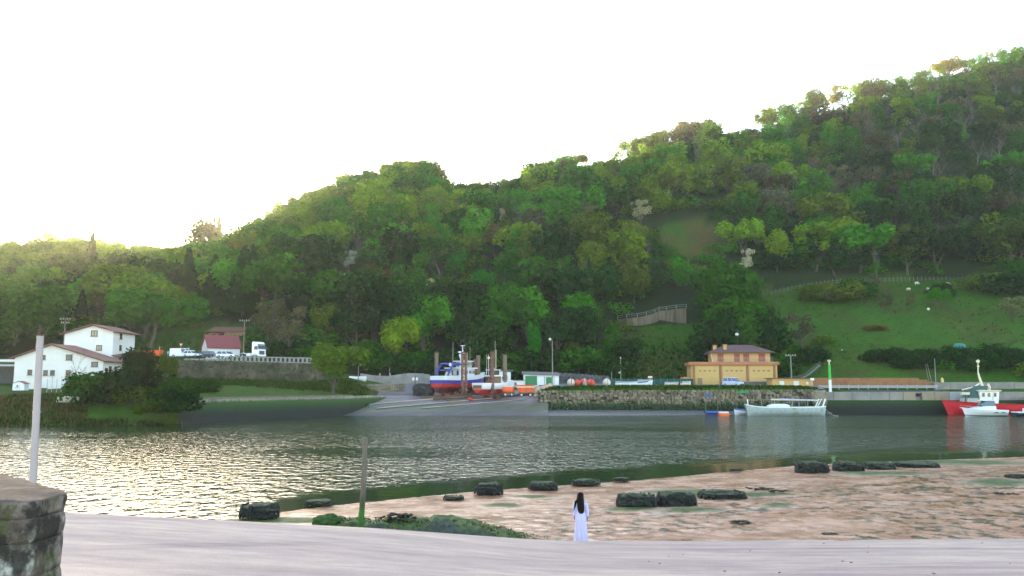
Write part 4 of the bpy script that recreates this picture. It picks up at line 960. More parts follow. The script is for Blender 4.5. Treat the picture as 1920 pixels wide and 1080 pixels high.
ov = .95; MB().loft([[(U0 - ov, V0 - ov, zu + H2 - .05), (U1 + ov, V0 - ov, zu + H2 - .05), (U1 + ov, V1 + ov, zu + H2 - .05), (U0 - ov, V1 + ov, zu + H2 - .05)], [(U0 - ov, V0 - ov, zu + H2 + .12), (U1 + ov, V0 - ov, zu + H2 + .12), (U1 + ov, V1 + ov, zu + H2 + .12), (U0 - ov, V1 + ov, zu + H2 + .12)], [(U0 + 3.6, 5.0, zu + H2 + 2.0), (U1 - 3.6, 5.0, zu + H2 + 2.0), (U1 - 3.6, 5.6, zu + H2 + 2.0), (U0 + 3.6, 5.6, zu + H2 + 2.0)]]).build('roof', ROOFY, yb)
for xc, w in ((2.0, 1.35), (5.8, 1.3), (7.95, 1.3), (11.5, 1.5)):
    s_ = MB(); s_.box(U0 + xc, V0 - .05, zu + .98, w, .1, 1.9); so_ = s_.build('shutter', SHUT, yb); MB().box(U0 + xc, V0 - .11, zu + .98, .06, .04, 1.8).build('shutter_joint', WOODB, so_)
rl = MB()
for i in range(45): rl.box(U0 - .2 + i * .315, V0 - 1.25, zu + .45, .03, .03, .9)
rl.box((U0 + U1) / 2, V0 - 1.25, zu + .92, U1 - U0 + .5, .05, .05); rl.build('balcony_rail', GREY, yb)
for x, yv, hz_ in ((U0 + .9, 3.2, 1.3), (U0 + 3.2, 2.6, 1.75)):
    ch = MB().box(x, yv, zu + H2 + .6 + hz_ / 3, .75, .75, 1.5).build('chimney', YELLOW, yb); MB().box(x, yv, zu + H2 + 1.42 + hz_ / 3, 1.0, 1.0, .16).build('cap', TERRA, ch)
MB().tube([(U0 + .1, V0 - .5, zu), (U0 - .3, V0 - .7, zu + H2 - .1)], .09, 6).build('gutter', CREAM, yb)
MB().bar((U0 + 6.6, 5.2, zu + H2 + 1.9), (U0 + 6.6, 5.2, zu + H2 + 5.8), .12).build('antenna_mast', DARKST, yb)
MB().lathe([(.05, -.2), (.35, -.1), (.46, .15), (.35, .4), (.05, .5)], (U0 + 6.45, 5.0, zu + H2 + 4.4), 10).build('antenna_dish', WPAINT, yb)
MB().bar((U0 + 6.2, 5.2, zu + H2 + 5.4), (U0 + 7.0, 5.2, zu + H2 + 5.4), .06).build('antenna_crossbar', DARKST, yb)
# walls either side of it
lw = thing('garden_wall', 'low yellow wall with a red end post at the boathouse corner', 'wall', (P(1287, 711, 197).x, 197, 5.5)); MB().box(.5, .2, 1.75, 2.4, .5, .85).build('upper_panel', YELLOW, lw); MB().box(.5, .3, .65, 2.4, .4, 1.3).build('base_panel', CONCG, lw); MB().box(-1.0, .1, 1.75, .55, .7, .75).build('end_block', M('red paint faded', (.55, .08, .04), .6), lw)
Y = 184.5; o0 = P(1448, 731, Y); zl = zat(731.5, Y); aw = thing('boathouse_annex', 'low yellow annex with three pale panels beside the boathouse', 'annex', (o0.x, Y, zl)); wl = Xat(1525, Y) - o0.x; hl = zat(710, Y) - zl
MB().box(wl / 2, 2, hl * .69, wl, 4, hl * .62).build('wall', YELLOW, aw); MB().box(wl / 2, 2, hl * .19, wl + .06, 4.08, hl * .38).build('plinth', TERRA, aw); MB().box(wl / 2 - .1, 1.9, hl + .08, wl + .7, 4.7, .16).build('roof', M('brown flat roof', (.12, .07, .05), .8), aw)
for px, w, h in ((1466, 9, 8), (1493, 10, 8), (1514, 4, 5)): MB().box(Xat(px, Y) - o0.x, -.05, zat(718.5, Y) - zl, sz(w, Y), .1, sz(h, Y)).build('pale_panel', M('pale blind', (.52, .55, .48), .6, .08), aw)
bx = P(1313, 727, 190); o = thing('kiosk_post', 'small brown-grey cabinet in front of the first garage door', 'cabinet', (bx.x, 190, 5.65)); MB().box(0, 0, .85, .95, .7, 1.7).build('body', M('brown-grey cabinet', (.20, .15, .09), .8), o); MB().box(0, 0, 1.74, 1.05, .8, .08).build('lid', CONCG, o)
kb_ = P(1425, 729, 186); o = thing('low_wall', 'low dark grey parapet in front of the third garage door', 'wall', (kb_.x, 189, 5.55)); MB().box(-.2, 0, .5, 6.4, .4, 1.0).build('wall_body', M('dark concrete', (.10, .095, .09), .9), o); MB().box(-.2, 0, 1.03, 6.5, .5, .08).build('coping', CONCG, o)
# ------------------------------------------------------------------ boats
def hull_fn(L, B, D, stern=.85, sheer=.25, rake=.08, full=2.4, flare=.15, power=2.6):
    def fn(t, s):
        f = (stern + (1 - stern) * min(1, t / .4) if t < .4 else max(0.0, 1 - ((t - .4) / .6) ** full))
        gz = (1 - max(0.0, s) ** power) * (1 - flare * s * t)
        zt = D * (1 + sheer * max(0, (t - .35) / .65) ** 2 + .06 * max(0, .35 - t))
        return (L * (t + rake * (1 - s) * max(0, t - .5) * 2 - rake * .5), B / 2 * f * gz, zt * (1 - s))
    return fn
def hull_band(name, fn, s0, s1, m, par, n=18, k=5, off=0.0):
    mb = MB(); pts = []
    for side in (1, -1):
        rings = []
        for i in range(n + 1):
            t = (i / n) ** .85; r = []
            for j in range(k + 1):
                x, y, z = fn(min(t, .9999), s0 + (s1 - s0) * j / k); r.append((x, side * (y + off), z))
            rings.append(r)
        mb.loft(rings, close=False, caps=False); pts.append(rings[0])
    tr = pts[0] + pts[1][::-1]; tr = [(p[0] - off, p[1], p[2]) for p in tr]
    mb.add(tr, [tuple(range(len(tr)))])
    return mb.build(name, m, par, smooth=False)
def deck(fn, s, m, par, n=14, name='deck'):
    mb = MB(); L_, R_ = [], []
    for i in range(n + 1): x, y, z = fn(min(i / n, .999), s); L_.append((x, y, z)); R_.append((x, -y, z))
    mb.add(L_ + R_[::-1], [tuple(range(2 * n + 2))]); return mb.build(name, m, par)
# blue, white and red trawler on the slip
p = P(846, 735, 178.5); zk = 4.25
tw = thing('fishing_boat', 'big fishing boat hauled out on the slipway, hull white, blue and red', 'boat', (Xat(822, 176), 175.5, zk), math.radians(46))
fn = hull_fn(13.2, 4.9, 3.35, .86, .28, .06, 2.6, .2, 3.2)
hull_band('hull', fn, .46, 1.0, M('dark keel red', (.11, .02, .02), .8, .3, 1, .1), tw); hull_band('red_band', fn, .42, .66, REDP, tw, off=.03); hull_band('blue_band', fn, .22, .44, BLUEP, tw, off=.045); hull_band('white_bulwark', fn, -.03, .23, WPAINT, tw, off=.06)
deck(fn, .2, CONCG, tw)
MB().box(5.2, 0, -.25, 8.4, .32, .6).build('keel', M('dark keel red', .1), tw); MB().box(.55, 0, .35, .5, .16, 1.3).build('rudder', DARKST, tw)
MB().box(6.9, 0, 4.05, 4.4, 3.1, 2.1).build('wheelhouse', M('pale blue-white paint', (.55, .60, .70), .4, .06), tw, bevel=.06)
MB().box(6.5, 0, 5.2, 6.2, 3.9, .22).build('boat_deck', WPAINT, tw); MB().box(7.3, 0, 5.95, 2.7, 2.4, 1.3).build('bridge', M('bridge grey-green', (.20, .30, .32), .4, .1), tw, bevel=.08)
br = MB(); br.box(7.3, 0, 6.05, 2.8, 2.46, .55); br.build('bridge_window', GLASS, tw); MB().box(7.2, 0, 6.72, 3.4, 2.9, .16).build('bridge_roof', WPAINT, tw)
for x, w in ((5.4, .8), (6.6, .8), (7.8, .8), (8.7, .6)): 
    for s_ in (1, -1): MB().box(x, s_ * 1.56, 4.35, w, .06, .7).build('window', GLASS, tw)
for y in (-1.1, 1.1): MB().box(4.69, y * .8, 4.2, .06, .6, 1.0).build('rear_window', GLASS, tw)
MB().box(5.9, -1.57, 4.0, .05, .9, 1.2).build('white_panel', WPAINT, tw)
ga = MB()
for y in (-2.0, 2.0): ga.tube([(.6, y, 2.9), (1.5, y, 4.7), (2.6, y, 6.1)], .22, 6)
ga.tube([(2.6, -2.0, 6.1), (2.6, 2.0, 6.1)], .22, 6); ga.tube([(2.6, 1.9, 6.1), (5.0, 1.9, 6.0)], .2, 6); ga.tube([(2.6, -1.9, 6.1), (5.0, -1.9, 6.0)], .2, 6); ga.tube([(1.5, -2, 4.7), (1.5, 2, 4.7)], .13, 6); ga.build('stern_gantry', BLUEP, tw)
MB().tube([(5.2, -1.5, 5.3), (5.4, -1.5, 6.8), (4.9, -1.5, 7.7), (4.7, -1.5, 8.1)], [.42, .34, .26, .2], 8).build('funnel', WPAINT, tw)
mt = MB(); mt.tube([(7.0, 0, 6.8), (6.9, 0, 10.2)], [.13, .09], 6); mt.bar((6.9, -.7, 10.1), (6.9, .7, 10.1), .12); mt.bar((6.9, -.6, 8.4), (6.9, .6, 8.4), .12); msto = mt.build('mast', WPAINT, tw)
MB().lathe([(.05, 0), (.4, .1), (.4, .3), (.05, .4)], (6.6, .55, 8.5), 10).build('radar_dome', WPAINT, msto); MB().box(6.9, -.65, 9.6, .25, .25, .4).build('lamp', DARKST, msto)
for x, y, h in ((4.9, .9, 5.6), (7.9, -1.3, 4.6), (9.1, .8, 3.4)): MB().tube([(x, y, 5.3), (x, y, 5.3 + h)], .035, 4).build('whip_aerial', CREAM, tw)
wch = MB().lathe([(.3, -.7), (.55, -.65), (.3, -.5), (.3, .5), (.55, .65), (.3, .7)], (3.4, 0, 3.6), 10); wch.build('winch', CREAM, tw)
MB().lathe([(.3, 0), (.45, .6), (.35, 1.2), (.1, 1.5)], (3.2, .9, 3.0), 9).build('net_drum', M('cream tarpaulin', (.45, .42, .36), .8), tw)
MB().lathe([(.1, 0), (.42, .25), (.42, .65), (.1, .9)], (2.6, -1.0, 5.4), 9).build('white_float', WPAINT, tw)
# small brown and white fishing boat
sb = thing('fishing_boat', 'small fishing boat with varnished wheelhouse and red bottom, hauled out beside the bigger one', 'boat', (Xat(897, 172.5), 172.3, 4.05), math.radians(44))
f2 = hull_fn(9.6, 3.5, 2.15, .9, .3, .06, 2.6, .2, 3.0)
hull_band('hull', f2, .55, 1.0, REDP, sb); hull_band('topside', f2, .14, .57, WPAINT, sb, off=.03); hull_band('rubbing_strip', f2, -.02, .16, WPAINT, sb, off=.06); deck(f2, .2, TAN, sb)
VARN = M('varnished wood', (.20, .075, .03), .5, .25, 2, .1, stretch=(1, 1, 4))
MB().box(-.30, 0, 1.38, .06, 2.7, .75).build('transom_panel', VARN, sb); MB().box(3.9, 0, -.2, 6.4, .22, .5).build('keel', DKRED, sb)
MB().box(4.2, 0, 2.75, 2.5, 2.2, 1.7).build('wheelhouse', VARN, sb, bevel=.05); MB().box(4.1, 0, 3.68, 3.3, 2.7, .18).build('wheelhouse_roof', WPAINT, sb)
for y in (-.6, .6): MB().box(2.93, y, 2.95, .05, .7, .6).build('rear_window', GLASS, sb)
for s_ in (1, -1): MB().box(4.3, s_ * 1.12, 2.95, 1.6, .05, .55).build('window', GLASS, sb)
fb = MB()
for y in (-1, 1): fb.tube([(3.0, y, 3.75), (3.4, y * 1.15, 4.9)], .07, 5); fb.tube([(5.0, y, 3.75), (5.0, y * 1.15, 4.9)], .07, 5)
fb.box(4.2, 0, 4.95, 2.2, 2.5, .12); fb.build('flybridge', WPAINT, sb); MB().box(5.0, 0, 4.3, .1, 1.9, .8).build('windscreen', GLASS, sb)
MB().lathe([(.05, 0), (.42, .12), (.42, .32), (.05, .45)], (4.0, 0, 5.05), 10).build('radar_dome', WPAINT, sb)
for x, y, h, r in ((4.6, -.4, 4.3, .06), (3.6, .9, 3.4, .035), (3.4, 1.2, 3.3, .035), (4.9, .2, 6.2, .03)): MB().tube([(x, y, 4.9), (x, y, 4.9 + h)], r, 5).build('aerial', CREAM, sb)
# cradle uprights
def cradle_post(px, top, bot, wpx, Y, lab, m):
    b_ = P(px, bot, Y); H = zat(top, Y) - b_.z; o = thing('cradle_post', lab, 'post', b_, .5, 'uprights of the slipway cradles'); w = sz(wpx, Y)
    for dx in (-1, 1):
        for dy in (-1, 1): MB().box(dx * (w / 2 - .1), dy * .3, H / 2 - .3, .2, .18, H + .6).build('post_leg', m, o)
    n = int(H / .75); mb = MB()
    for i in range(n): mb.box(0, 0, .5 + i * .75, w - .02, .74, .26)
    for i in range(n - 1): mb.bar((-(w / 2 - .1), -.33, .6 + i * .75), ((w / 2 - .1), -.33, 1.2 + i * .75), .07)
    o2 = mb.build('cross_bracing', m, o); o2['kind'] = 'stuff'
    MB().box(0, 0, .12, w + .5, 1.3, .35).build('foot', RUST, o); MB().box(0, 0, H + .05, w + .05, .85, .1).build('head_plate', m, o); return o
PILE = M('weathered pile timber', (.19, .145, .10), .9, .4, 1.2, .3, stretch=(1, 1, 3)); PILER = M('rusty pile', (.17, .085, .06), .9, .4, 1.2, .3)
cradle_post(818, 662, 722, 5, 184, 'tall tan cradle post at the stern gantry of the big fishing boat', PILE)
cradle_post(870, 661, 733, 9.5, 173.4, 'thick rusty cradle post in front of the big fishing boat', PILER)
cradle_post(891.5, 674, 732, 6, 182, 'shorter rusty cradle post behind the small fishing boat', PILER)
cradle_post(896.5, 667, 730, 5, 185, 'tan cradle post rising behind a shorter rusty one', PILE)
cradle_post(922.5, 660, 733, 5.5, 173.0, 'slim rusty cradle post at the side of the small fishing boat', PILER)
cradle_post(946.5, 666, 728, 5, 179, 'tan cradle post in front of the long white shed', PILE)
for i, ((a, Ya), (c_, Yc)) in enumerate((((790, 175.0), (905, 179.5)), ((838, 172.0), (1000, 178.4)), ((812, 173.6), (880, 176.2)))):
    A_, B_ = slip_pos(a, Ya, .3), slip_pos(c_, Yc, .3); B_.z = max(B_.z, 3.95)
    o = MB().tube([A_, B_], .28, 4).build('cradle_beam', RUST); tag(o, ['rusty cradle beam under the keel of the big fishing boat', 'rusty cradle beam under the small fishing boat', 'short rusty cradle beam beside the dark net heap'][i], 'beam', 'beams of the slipway cradles')
for i, px in enumerate((838, 856, 880, 912, 935)):
    p = slip_pos(px, 174.6 + (i % 2) * 2, 0); o = MB().box(p.x, p.y, p.z + .5, 1.1, .8, 1.3, rz=.7, taper=.75).build('keel_block', RUST, bevel=.05); tag(o, 'dark block of timber chocking a keel on the slipway', 'block', 'keel blocks on the slipway')
p = slip_pos(882, 173.2); o = MB().blob((p.x, p.y, p.z + .35), (.5, .4, .4), 3, .2, 2).build('fish_box', REDP); tag(o, 'small red box on the slipway under the fishing boats', 'box')
# heap of nets
hp = P(797, 741, 178.4); o = MB().blob((0, 0, .4), (2.3, 1.6, 2.1), 4, .28, 4, 1.4, .2, -.4).build('net_heap', M('dark nets', (.028, .026, .026), .95, .5, 3, .6), None, (hp.x, 178.4, 3.6)); tag(o, 'dark heap of nets at the stern of the big fishing boat', 'heap')
# orange trailers, sacks
tl = thing('tank_trailer', 'orange round tank with cream top on a dark two-wheeled trailer', 'trailer', P(953, 743, 171.8))
MB().blob((0, 0, 1.35), (1.35, .9, .75), 2, .06, 3, 1, .25).build('tank', ORANGE, tl, smooth=True); MB().box(0, 0, 2.0, 1.9, 1.3, .25, ry=.05).build('tank_cover', CREAM, tl, bevel=.06); MB().box(0, 0, .65, 2.9, 1.4, .18).build('chassis', DARKST, tl)
def wheel(par, x, y, r=.4, w=.25, rim=True):
    t = MB(); t.loft([[(x + q * math.cos(a * 6.2832 / 14), y + yy, r + q * math.sin(a * 6.2832 / 14)) for a in range(14)] for q, yy in ((r * .9, -w / 2), (r, -w / 4), (r, w / 4), (r * .9, w / 2))]); o = t.build('wheel', RUBBER, par)
    if rim: MB().loft([[(x + r * .58 * math.cos(a * 6.2832 / 10), y + yy, r + r * .58 * math.sin(a * 6.2832 / 10)) for a in range(10)] for yy in (-w / 2 - .02, w / 2 + .02)]).build('rim', GREY, o)
    return o
for x, y in ((-.6, -.8), (-.6, .8), (.7, -.8), (.7, .8)): wheel(tl, x, y, .38)
hpz = thing('hopper_trailer', 'orange hopper trailer with tall sides parked at the end of the boulder wall', 'trailer', P(986, 744, 171.6))
MB().loft([[(-1.5, -.8, .9), (1.4, -.8, .9), (1.4, .8, .9), (-1.5, .8, .9)], [(-1.9, -1.0, 2.3), (1.8, -1.0, 2.3), (1.8, 1.0, 2.3), (-1.9, 1.0, 2.3)]]).build('hopper', ORANGE, hpz); MB().box(-.05, -.97, 2.02, 3.8, .16, .22).build('side_rib', CREAM, hpz); MB().box(-.05, 0, 2.35, 3.9, 2.1, .14).build('rim_frame', M('red paint faded', .5), hpz)
for x in (-1.2, .1, 1.2): MB().box(x, -.95, 1.45, .14, .22, 1.2, rx=-.1).build('upright_rib', M('dull orange', (.40, .10, .03), .6), hpz)
MB().box(0, 0, .75, 3.4, 1.5, .2).build('chassis', DARKST, hpz)
for x, y in ((-.9, -.9), (-.9, .9), (.9, -.9), (.9, .9)): wheel(hpz, x, y, .42)
for i, (px, py, r) in enumerate(((1003, 733, .85), (1008, 729, .7), (1012, 741, .7), (1018, 727, .5), (1024, 724, .55), (1031, 722, .5), (1004, 742, .55))):
    q = P(px, py, 173.0 + (i % 3) * .3); o = MB().blob((0, 0, 0), (r, r * .8, r * .75), i + 3, .25, 2, 1.2, .3).build('pale_boulder', M('pale sandstone', (.40, .31, .22), .9, .35, 1.2, .3), None, q); tag(o, 'pale sandstone boulder at the end of the boulder wall, by the hopper trailer', 'boulder', 'pale boulders at the wall end')
# dinghies standing on the yard
def dinghy(name, label, px, py, Y, rz, L, B, D, hullm, top=None, tilt=0.0, z=None, group=None):
    q = P(px, py, Y); o = thing(name, label, 'boat', (q.x, Y, q.z if z is None else z), rz, group); o.rotation_euler = (tilt, 0, rz); f_ = hull_fn(L, B, D, .8, .35, .06, 2.2, .15, 2.4)
    hull_band('hull', f_, 0, 1, hullm, o, 12, 4)
    if top:
        mb = MB(); mb.loft([[(f_(t, 0)[0], f_(t, 0)[1] * c, f_(t, 0)[2] + D * .55 * math.sin(math.acos(max(-1, min(1, c)))) * (1 - t * .5)) for c in (1.04, .7, .25, -.25, -.7, -1.04)] for t in (.0, .15, .4, .7, .96)], False, False); mb.build('cover', top, o)
    else: deck(f_, .35, CREAM, o, 10, 'sole'); [MB().box(L * t, 0, D * .8, .3, B * .85, .07).build('thwart', CREAM, o) for t in (.3, .6)]
    return o
CREAMG = M('cream gelcoat', (.60, .53, .42), .4, .15, 1, .04); TARPO = M('orange tarpaulin', (.62, .075, .03), .6, .15, 1.2, .15); TARPG = M('grey tarpaulin', (.25, .27, .28), .7, .2, 1, .1); TARPB = M('blue tarpaulin', (.035, .09, .28), .6, .2, 1, .1)
def upended(px, py, w, h, Y, m, rib, label, tiltx=0.0):
    """a small boat seen end on: pointed oval shell with a keel strip"""
    q = P(px, py, Y); o = thing('upended_boat', label, 'boat', q, 0, 'small boats on the yard'); W, H = sz(w, Y) / 2, sz(h, Y); rings = []
    for yy, k in ((-1.6, .25), (-1.2, .62), (-.4, .92), (.6, 1.0), (1.6, .9)):
        rings.append([(W * k * math.sin(a) * (1 - .25 * max(0, math.cos(a)) ** 2), yy, H * .46 + H * .54 * k * (-.85 if math.cos(a) < 0 else 1) * abs(math.cos(a)) ** .9) for a in [i * 6.2832 / 14 for i in range(14)]])
    MB().loft(rings).build('shell', m, o, smooth=True)
    MB().tube([(0, 1.0, H * 1.02), (0, -.4, H * .98), (0, -1.25, H * .8), (0, -1.66, H * .55), (0, -1.62, H * .3)], .09, 5).build('keel_strip', rib, o)
    return o
upended(1071, 724.5, 15, 15, 181, CREAMG, RUST, 'cream upturned boat with a brown keel, leftmost of the row on the yard')
upended(1083, 724.5, 14, 13, 181.6, TARPO, REDP, 'round orange covered boat beside the cream one')
upended(1096, 724.5, 18, 14.5, 182.6, TARPO, CREAMG, 'orange covered boat with white top in the middle of the row')
upended(1097, 724.5, 8, 9, 179.6, TARPG, GREY, 'small grey covered boat in front of the orange ones')
upended(1108, 724.5, 17, 13.5, 181.2, TARPO, REDP, 'orange covered boat at the boathouse end of the row')
upended(1138, 724.5, 15, 15, 181, CREAMG, GREY, 'cream boat standing on end between orange boats and green fence')
dinghy('covered_boat', 'low boat under a grey cover before the green fence', 1155, 724.5, 183, .0, 4.9, 1.9, .75, WPAINT, TARPG, group='covered boats by the fence')
dinghy('covered_boat', 'boat under a dark blue cover before the green fence', 1186, 724.5, 183.5, .1, 3.6, 1.8, .75, WPAINT, M('dark blue tarpaulin', (.04, .08, .14), .7), group='covered boats by the fence')
dinghy('covered_boat', 'long pale covered boat farther back at the green fence', 1196, 722.5, 188, .1, 3.4, 1.7, .9, WPAINT, TARPG, group='covered boats by the fence')
dinghy('covered_boat', 'small white covered boat nearest the boathouse', 1247, 723.5, 187, .0, 3.0, 1.7, .6, CREAMG, TARPG, group='covered boats by the fence')
dinghy('covered_boat', 'grey covered boat against the boathouse corner', 1278, 724.5, 186, .2, 2.2, 1.5, .8, CREAMG, TARPG, group='covered boats by the fence')
dinghy('dinghy', 'white dinghy lying tilted on the grassy bank below the low white house', 108, 756, 131.5, .35, 3.0, 1.6, .6, WPAINT, None, .5, zat(757, 131.5) + .25)
dinghy('rowing_boat', 'white boat hull lying by the street lamp', 656, 715, 187, 0, 3.7, 1.5, .75, WPAINT, WPAINT)
# boats afloat on the far side
dinghy('moored_dinghy', 'dark blue covered dinghy moored below the boulder wall', 1323, 775, 166.5, 0.05, 3.3, 1.5, .55, BLUEP, TARPB, z=-.12)
bo = thing('mooring_float', 'chunky orange float with white top on the water', 'float', (Xat(1357, 163, 0), 163, 0)); MB().prism_z([(-1.05, -.35), (-.8, -.55), (.8, -.55), (1.05, -.35), (1.05, .35), (.8, .55), (-.8, .55), (-1.05, .35)], -.2, .42).build('hull', ORANGE, bo, bevel=.08); MB().prism_z([(-1.0, -.3), (-.8, -.5), (.8, -.5), (1.0, -.3), (1.0, .3), (.8, .5), (-.8, .5), (-1.0, .3)], .42, .72).build('top', WPAINT, bo, bevel=.1)
dinghy('moored_motorboat', 'small white boat with blue cover behind the bow of the long white boat', 1409, 776, 166, math.pi - .1, 3.3, 1.6, .85, WPAINT, TARPB, z=-.1)
# long white boat
m, nt, b = nodes_of('stained white hull'); STAIN = m
co = N(nt, 'ShaderNodeTexCoord').outputs['Object']; n1 = noise_tex(nt, co, .55, 5, .7, (1, 1, .9)); n2 = noise_tex(nt, co, 3, 4, .7, (1, 1, .4))
nt.links.new(mix(nt, math_n(nt, 'MULTIPLY', ramp(nt, n1, [(.52, (0,) * 3), (.62, (1,) * 3)]), ramp(nt, n2, [(.4, (0,) * 3), (.55, (1,) * 3)])), ramp(nt, n2, [(.3, (.23, .28, .27)), (.6, (.36, .41, .40))]), (.16, .22, .06)), b.inputs['Base Color']); b.inputs['Roughness'].default_value = .6
lb = thing('long_boat', 'long low white boat with stained hull and awning poles, moored by the boulder wall', 'boat', (Xat(1545, 162, 0), 162, -.35), math.pi)
def f3(t, s):
    w = .9 * (max(0, 1 - abs(t * 2 - 1) ** 3.2)) ** .7 + .25 * (1 - t) + .05; zt = 1.92 + .55 * (2 * t - 1) ** 4 * (1 if t > .5 else .35) + .08
    return (14.8 * t + (.5 * (1 - s) if t > .5 else -.2 * (1 - s)) * abs(2 * t - 1) ** 3, (w + .4) * (1 - max(0.0, s) ** 3), zt * (1 - s))
hull_band('hull', f3, 0, 1, STAIN, lb, 22, 5); hull_band('gunwale', f3, -.02, .07, WPAINT, lb, 22, 1, off=.05); deck(f3, .3, CONCG, lb)
MB().prism_y([(6.9, 1.8), (11.0, 1.8), (10.8, 2.3), (9.8, 2.6), (7.4, 2.6), (6.7, 2.3)], -.8, .8).build('cuddy', WPAINT, lb, bevel=.08)
MB().tube([(14.7, 0, 2.0), (14.75, 0, 3.5)], .13, 6).build('bow_post', WPAINT, lb)
for x0_, x1_, r in ((.5, -.2, .16), (1.6, .7, .12), (1.2, .2, .1)): MB().tube([(x0_, .5 if r > .13 else -.4, 1.7), (x1_, .5 if r > .13 else -.4, 3.55)], r, 6).build('stern_post', WPAINT, lb)
MB().tube([(.9, 0, 3.25), (10.2, 0, 3.45)], .16, 6).build('awning_beam', CREAM, lb); MB().tube([(10.2, 0, 3.42), (17.5, 0, 3.5)], .06, 5).build('spar', PILE, lb); MB().loft([[(1.6, -.35, 3.2), (1.6, .0, 3.45), (1.6, .35, 3.2)], [(8.5, -.35, 3.35), (8.5, .0, 3.65), (8.5, .35, 3.35)]], False, False).build('awning', M('rolled awning', (.40, .38, .42), .8), lb)
for x in (3.2, 4.9, 6.2, 9.6): MB().tube([(x, .4, 1.8), (x, .4, 3.3)], .05, 5).build('stanchion', GREY, lb)
MB().box(6.2, 0, 2.2, .25, .25, .6).build('engine_box', TAN, lb)
rp2 = MB(); A_, B_ = Vector((Xat(1545, 162) , 162, 1.45)), Vector((Xat(1572, 160.5, 0), 160.5, .02)); rp2.tube([A_.lerp(B_, i / 6) + Vector((0, 0, -.5 * math.sin(i / 6 * math.pi))) for i in range(7)], .035, 4); tag(rp2.build('mooring_rope', CREAM), 'pale mooring rope from the stern of the long white boat', 'rope')
# red ship
rs_ = thing('red_ship', 'red workboat with white wheelhouse, green casing and a mast, at the concrete quay', 'ship', (Xat(1772, 167, 0) + 27.2, 167, -.6), math.pi)
f4 = hull_fn(27, 6.2, 2.55, .8, .32, .05, 3.2, .25, 3.4)
hull_band('hull', f4, .0, 1, M('ship red', (.55, .018, .03), .45, .15, .8, .05), rs_, 20, 6); hull_band('bulwark_rail', f4, -.04, .05, M('ship red dark', (.36, .015, .022), .5), rs_, 20, 1, off=.06); deck(f4, .12, M('deck paint', (.18, .10, .08), .8), rs_)
wx = 27.2 - (Xat(1848, 167) - Xat(1772, 167)); gx = 27.2 - (Xat(1831, 167) - Xat(1772, 167))
MB().loft([[(wx + a * 1.75, b_ * 1.6, 2.3) for a, b_ in ((-1, -1), (1, -1), (1, 1), (-1, 1))], [(wx + a * 2.0, b_ * 1.8, 5.2) for a, b_ in ((-1, -1), (1, -1), (1, 1), (-1, 1))]]).build('wheelhouse', M('ship white', (.70, .70, .66), .5, .12, 1, .05), rs_, bevel=.05)
MB().box(wx, 0, 5.35, 4.6, 4.1, .3).build('wheelhouse_roof', CREAM, rs_, bevel=.06)
for dx in (-1.1, .1, 1.2): MB().box(wx + dx, 1.78, 4.55, .5, .12, .75).build('window', GLASS, rs_)
MB().box(wx - .6, 1.8, 3.2, .1, .1, 2.1).build('handrail', CREAM, rs_)
MB().loft([[(gx + a, b_ * 1.5, 3.9) for a, b_ in ((-1.2, -1), (2.2, -1), (2.2, 1), (-1.2, 1))], [(gx + a, b_ * 1.1, 6.3) for a, b_ in ((-2.0, -1), (.4, -1), (.4, 1), (-2.0, 1))]]).build('casing', M('dark green paint', (.02, .075, .07), .6, .2), rs_)
MB().box(gx + .6, 0, 3.0, 3.6, 2.8, 1.8).build('deckhouse', M('grey-green paint', (.32, .36, .32), .6, .2), rs_); MB().box(gx - .2, 1.42, 3.1, 1.2, .08, 1.2).build('yellow_panel', M('faded yellow', (.45, .40, .13), .7, .2), rs_)
ms = MB(); k = gx - .9; ms.tube([(k + 3.6, .2, 5.5), (k + 1.2, .2, 6.1), (k, .2, 6.8)], .14, 6); ms.tube([(k - .5, .2, 6.2), (k, .2, 8.0), (k + .2, .2, 8.9)], [.3, .24, .17], 6); ms.tube([(k + .2, .2, 8.9), (k + .05, .2, 11.6)], [.13, .08], 6); ms.box(k + .1, .2, 11.2, .6, .25, .4); ms.box(k + .1, .2, 10.2, .35, .25, .3); ms.build('mast', M('cream mast', (.66, .58, .42), .5), rs_)
MB().lathe([(.35, 0), (.45, .5), (.15, 1.3)], (wx - .9, 0, 5.5), 9).build('life_raft', CREAM, rs_)
for i, x in enumerate((19.5, 21.5, 22.6)): MB().blob((x, .4, 2.6), (.5, .5, .55), i, .3, 2).build('deck_gear', DARKST, rs_)
MB().tube([(gx + 2.6, 1.0, 2.2), (gx + 2.6, 1.0, 4.6)], .09, 5).build('davit', DARKST, rs_); MB().box(gx + 2.6, 1.0, 4.8, 1.6, .5, .5).build('deck_light_box', CREAM, rs_)
MB().box(5.5, 0, 3.0, 8.5, 4.4, .9).build('hatch_cover', M('dark hatch', (.035, .035, .035), .7), rs_); MB().box(6.2, 0, 3.75, 9.5, 3.6, .35).build('hatch_boards', M('brown boards', (.25, .17, .12), .8, .3), rs_)
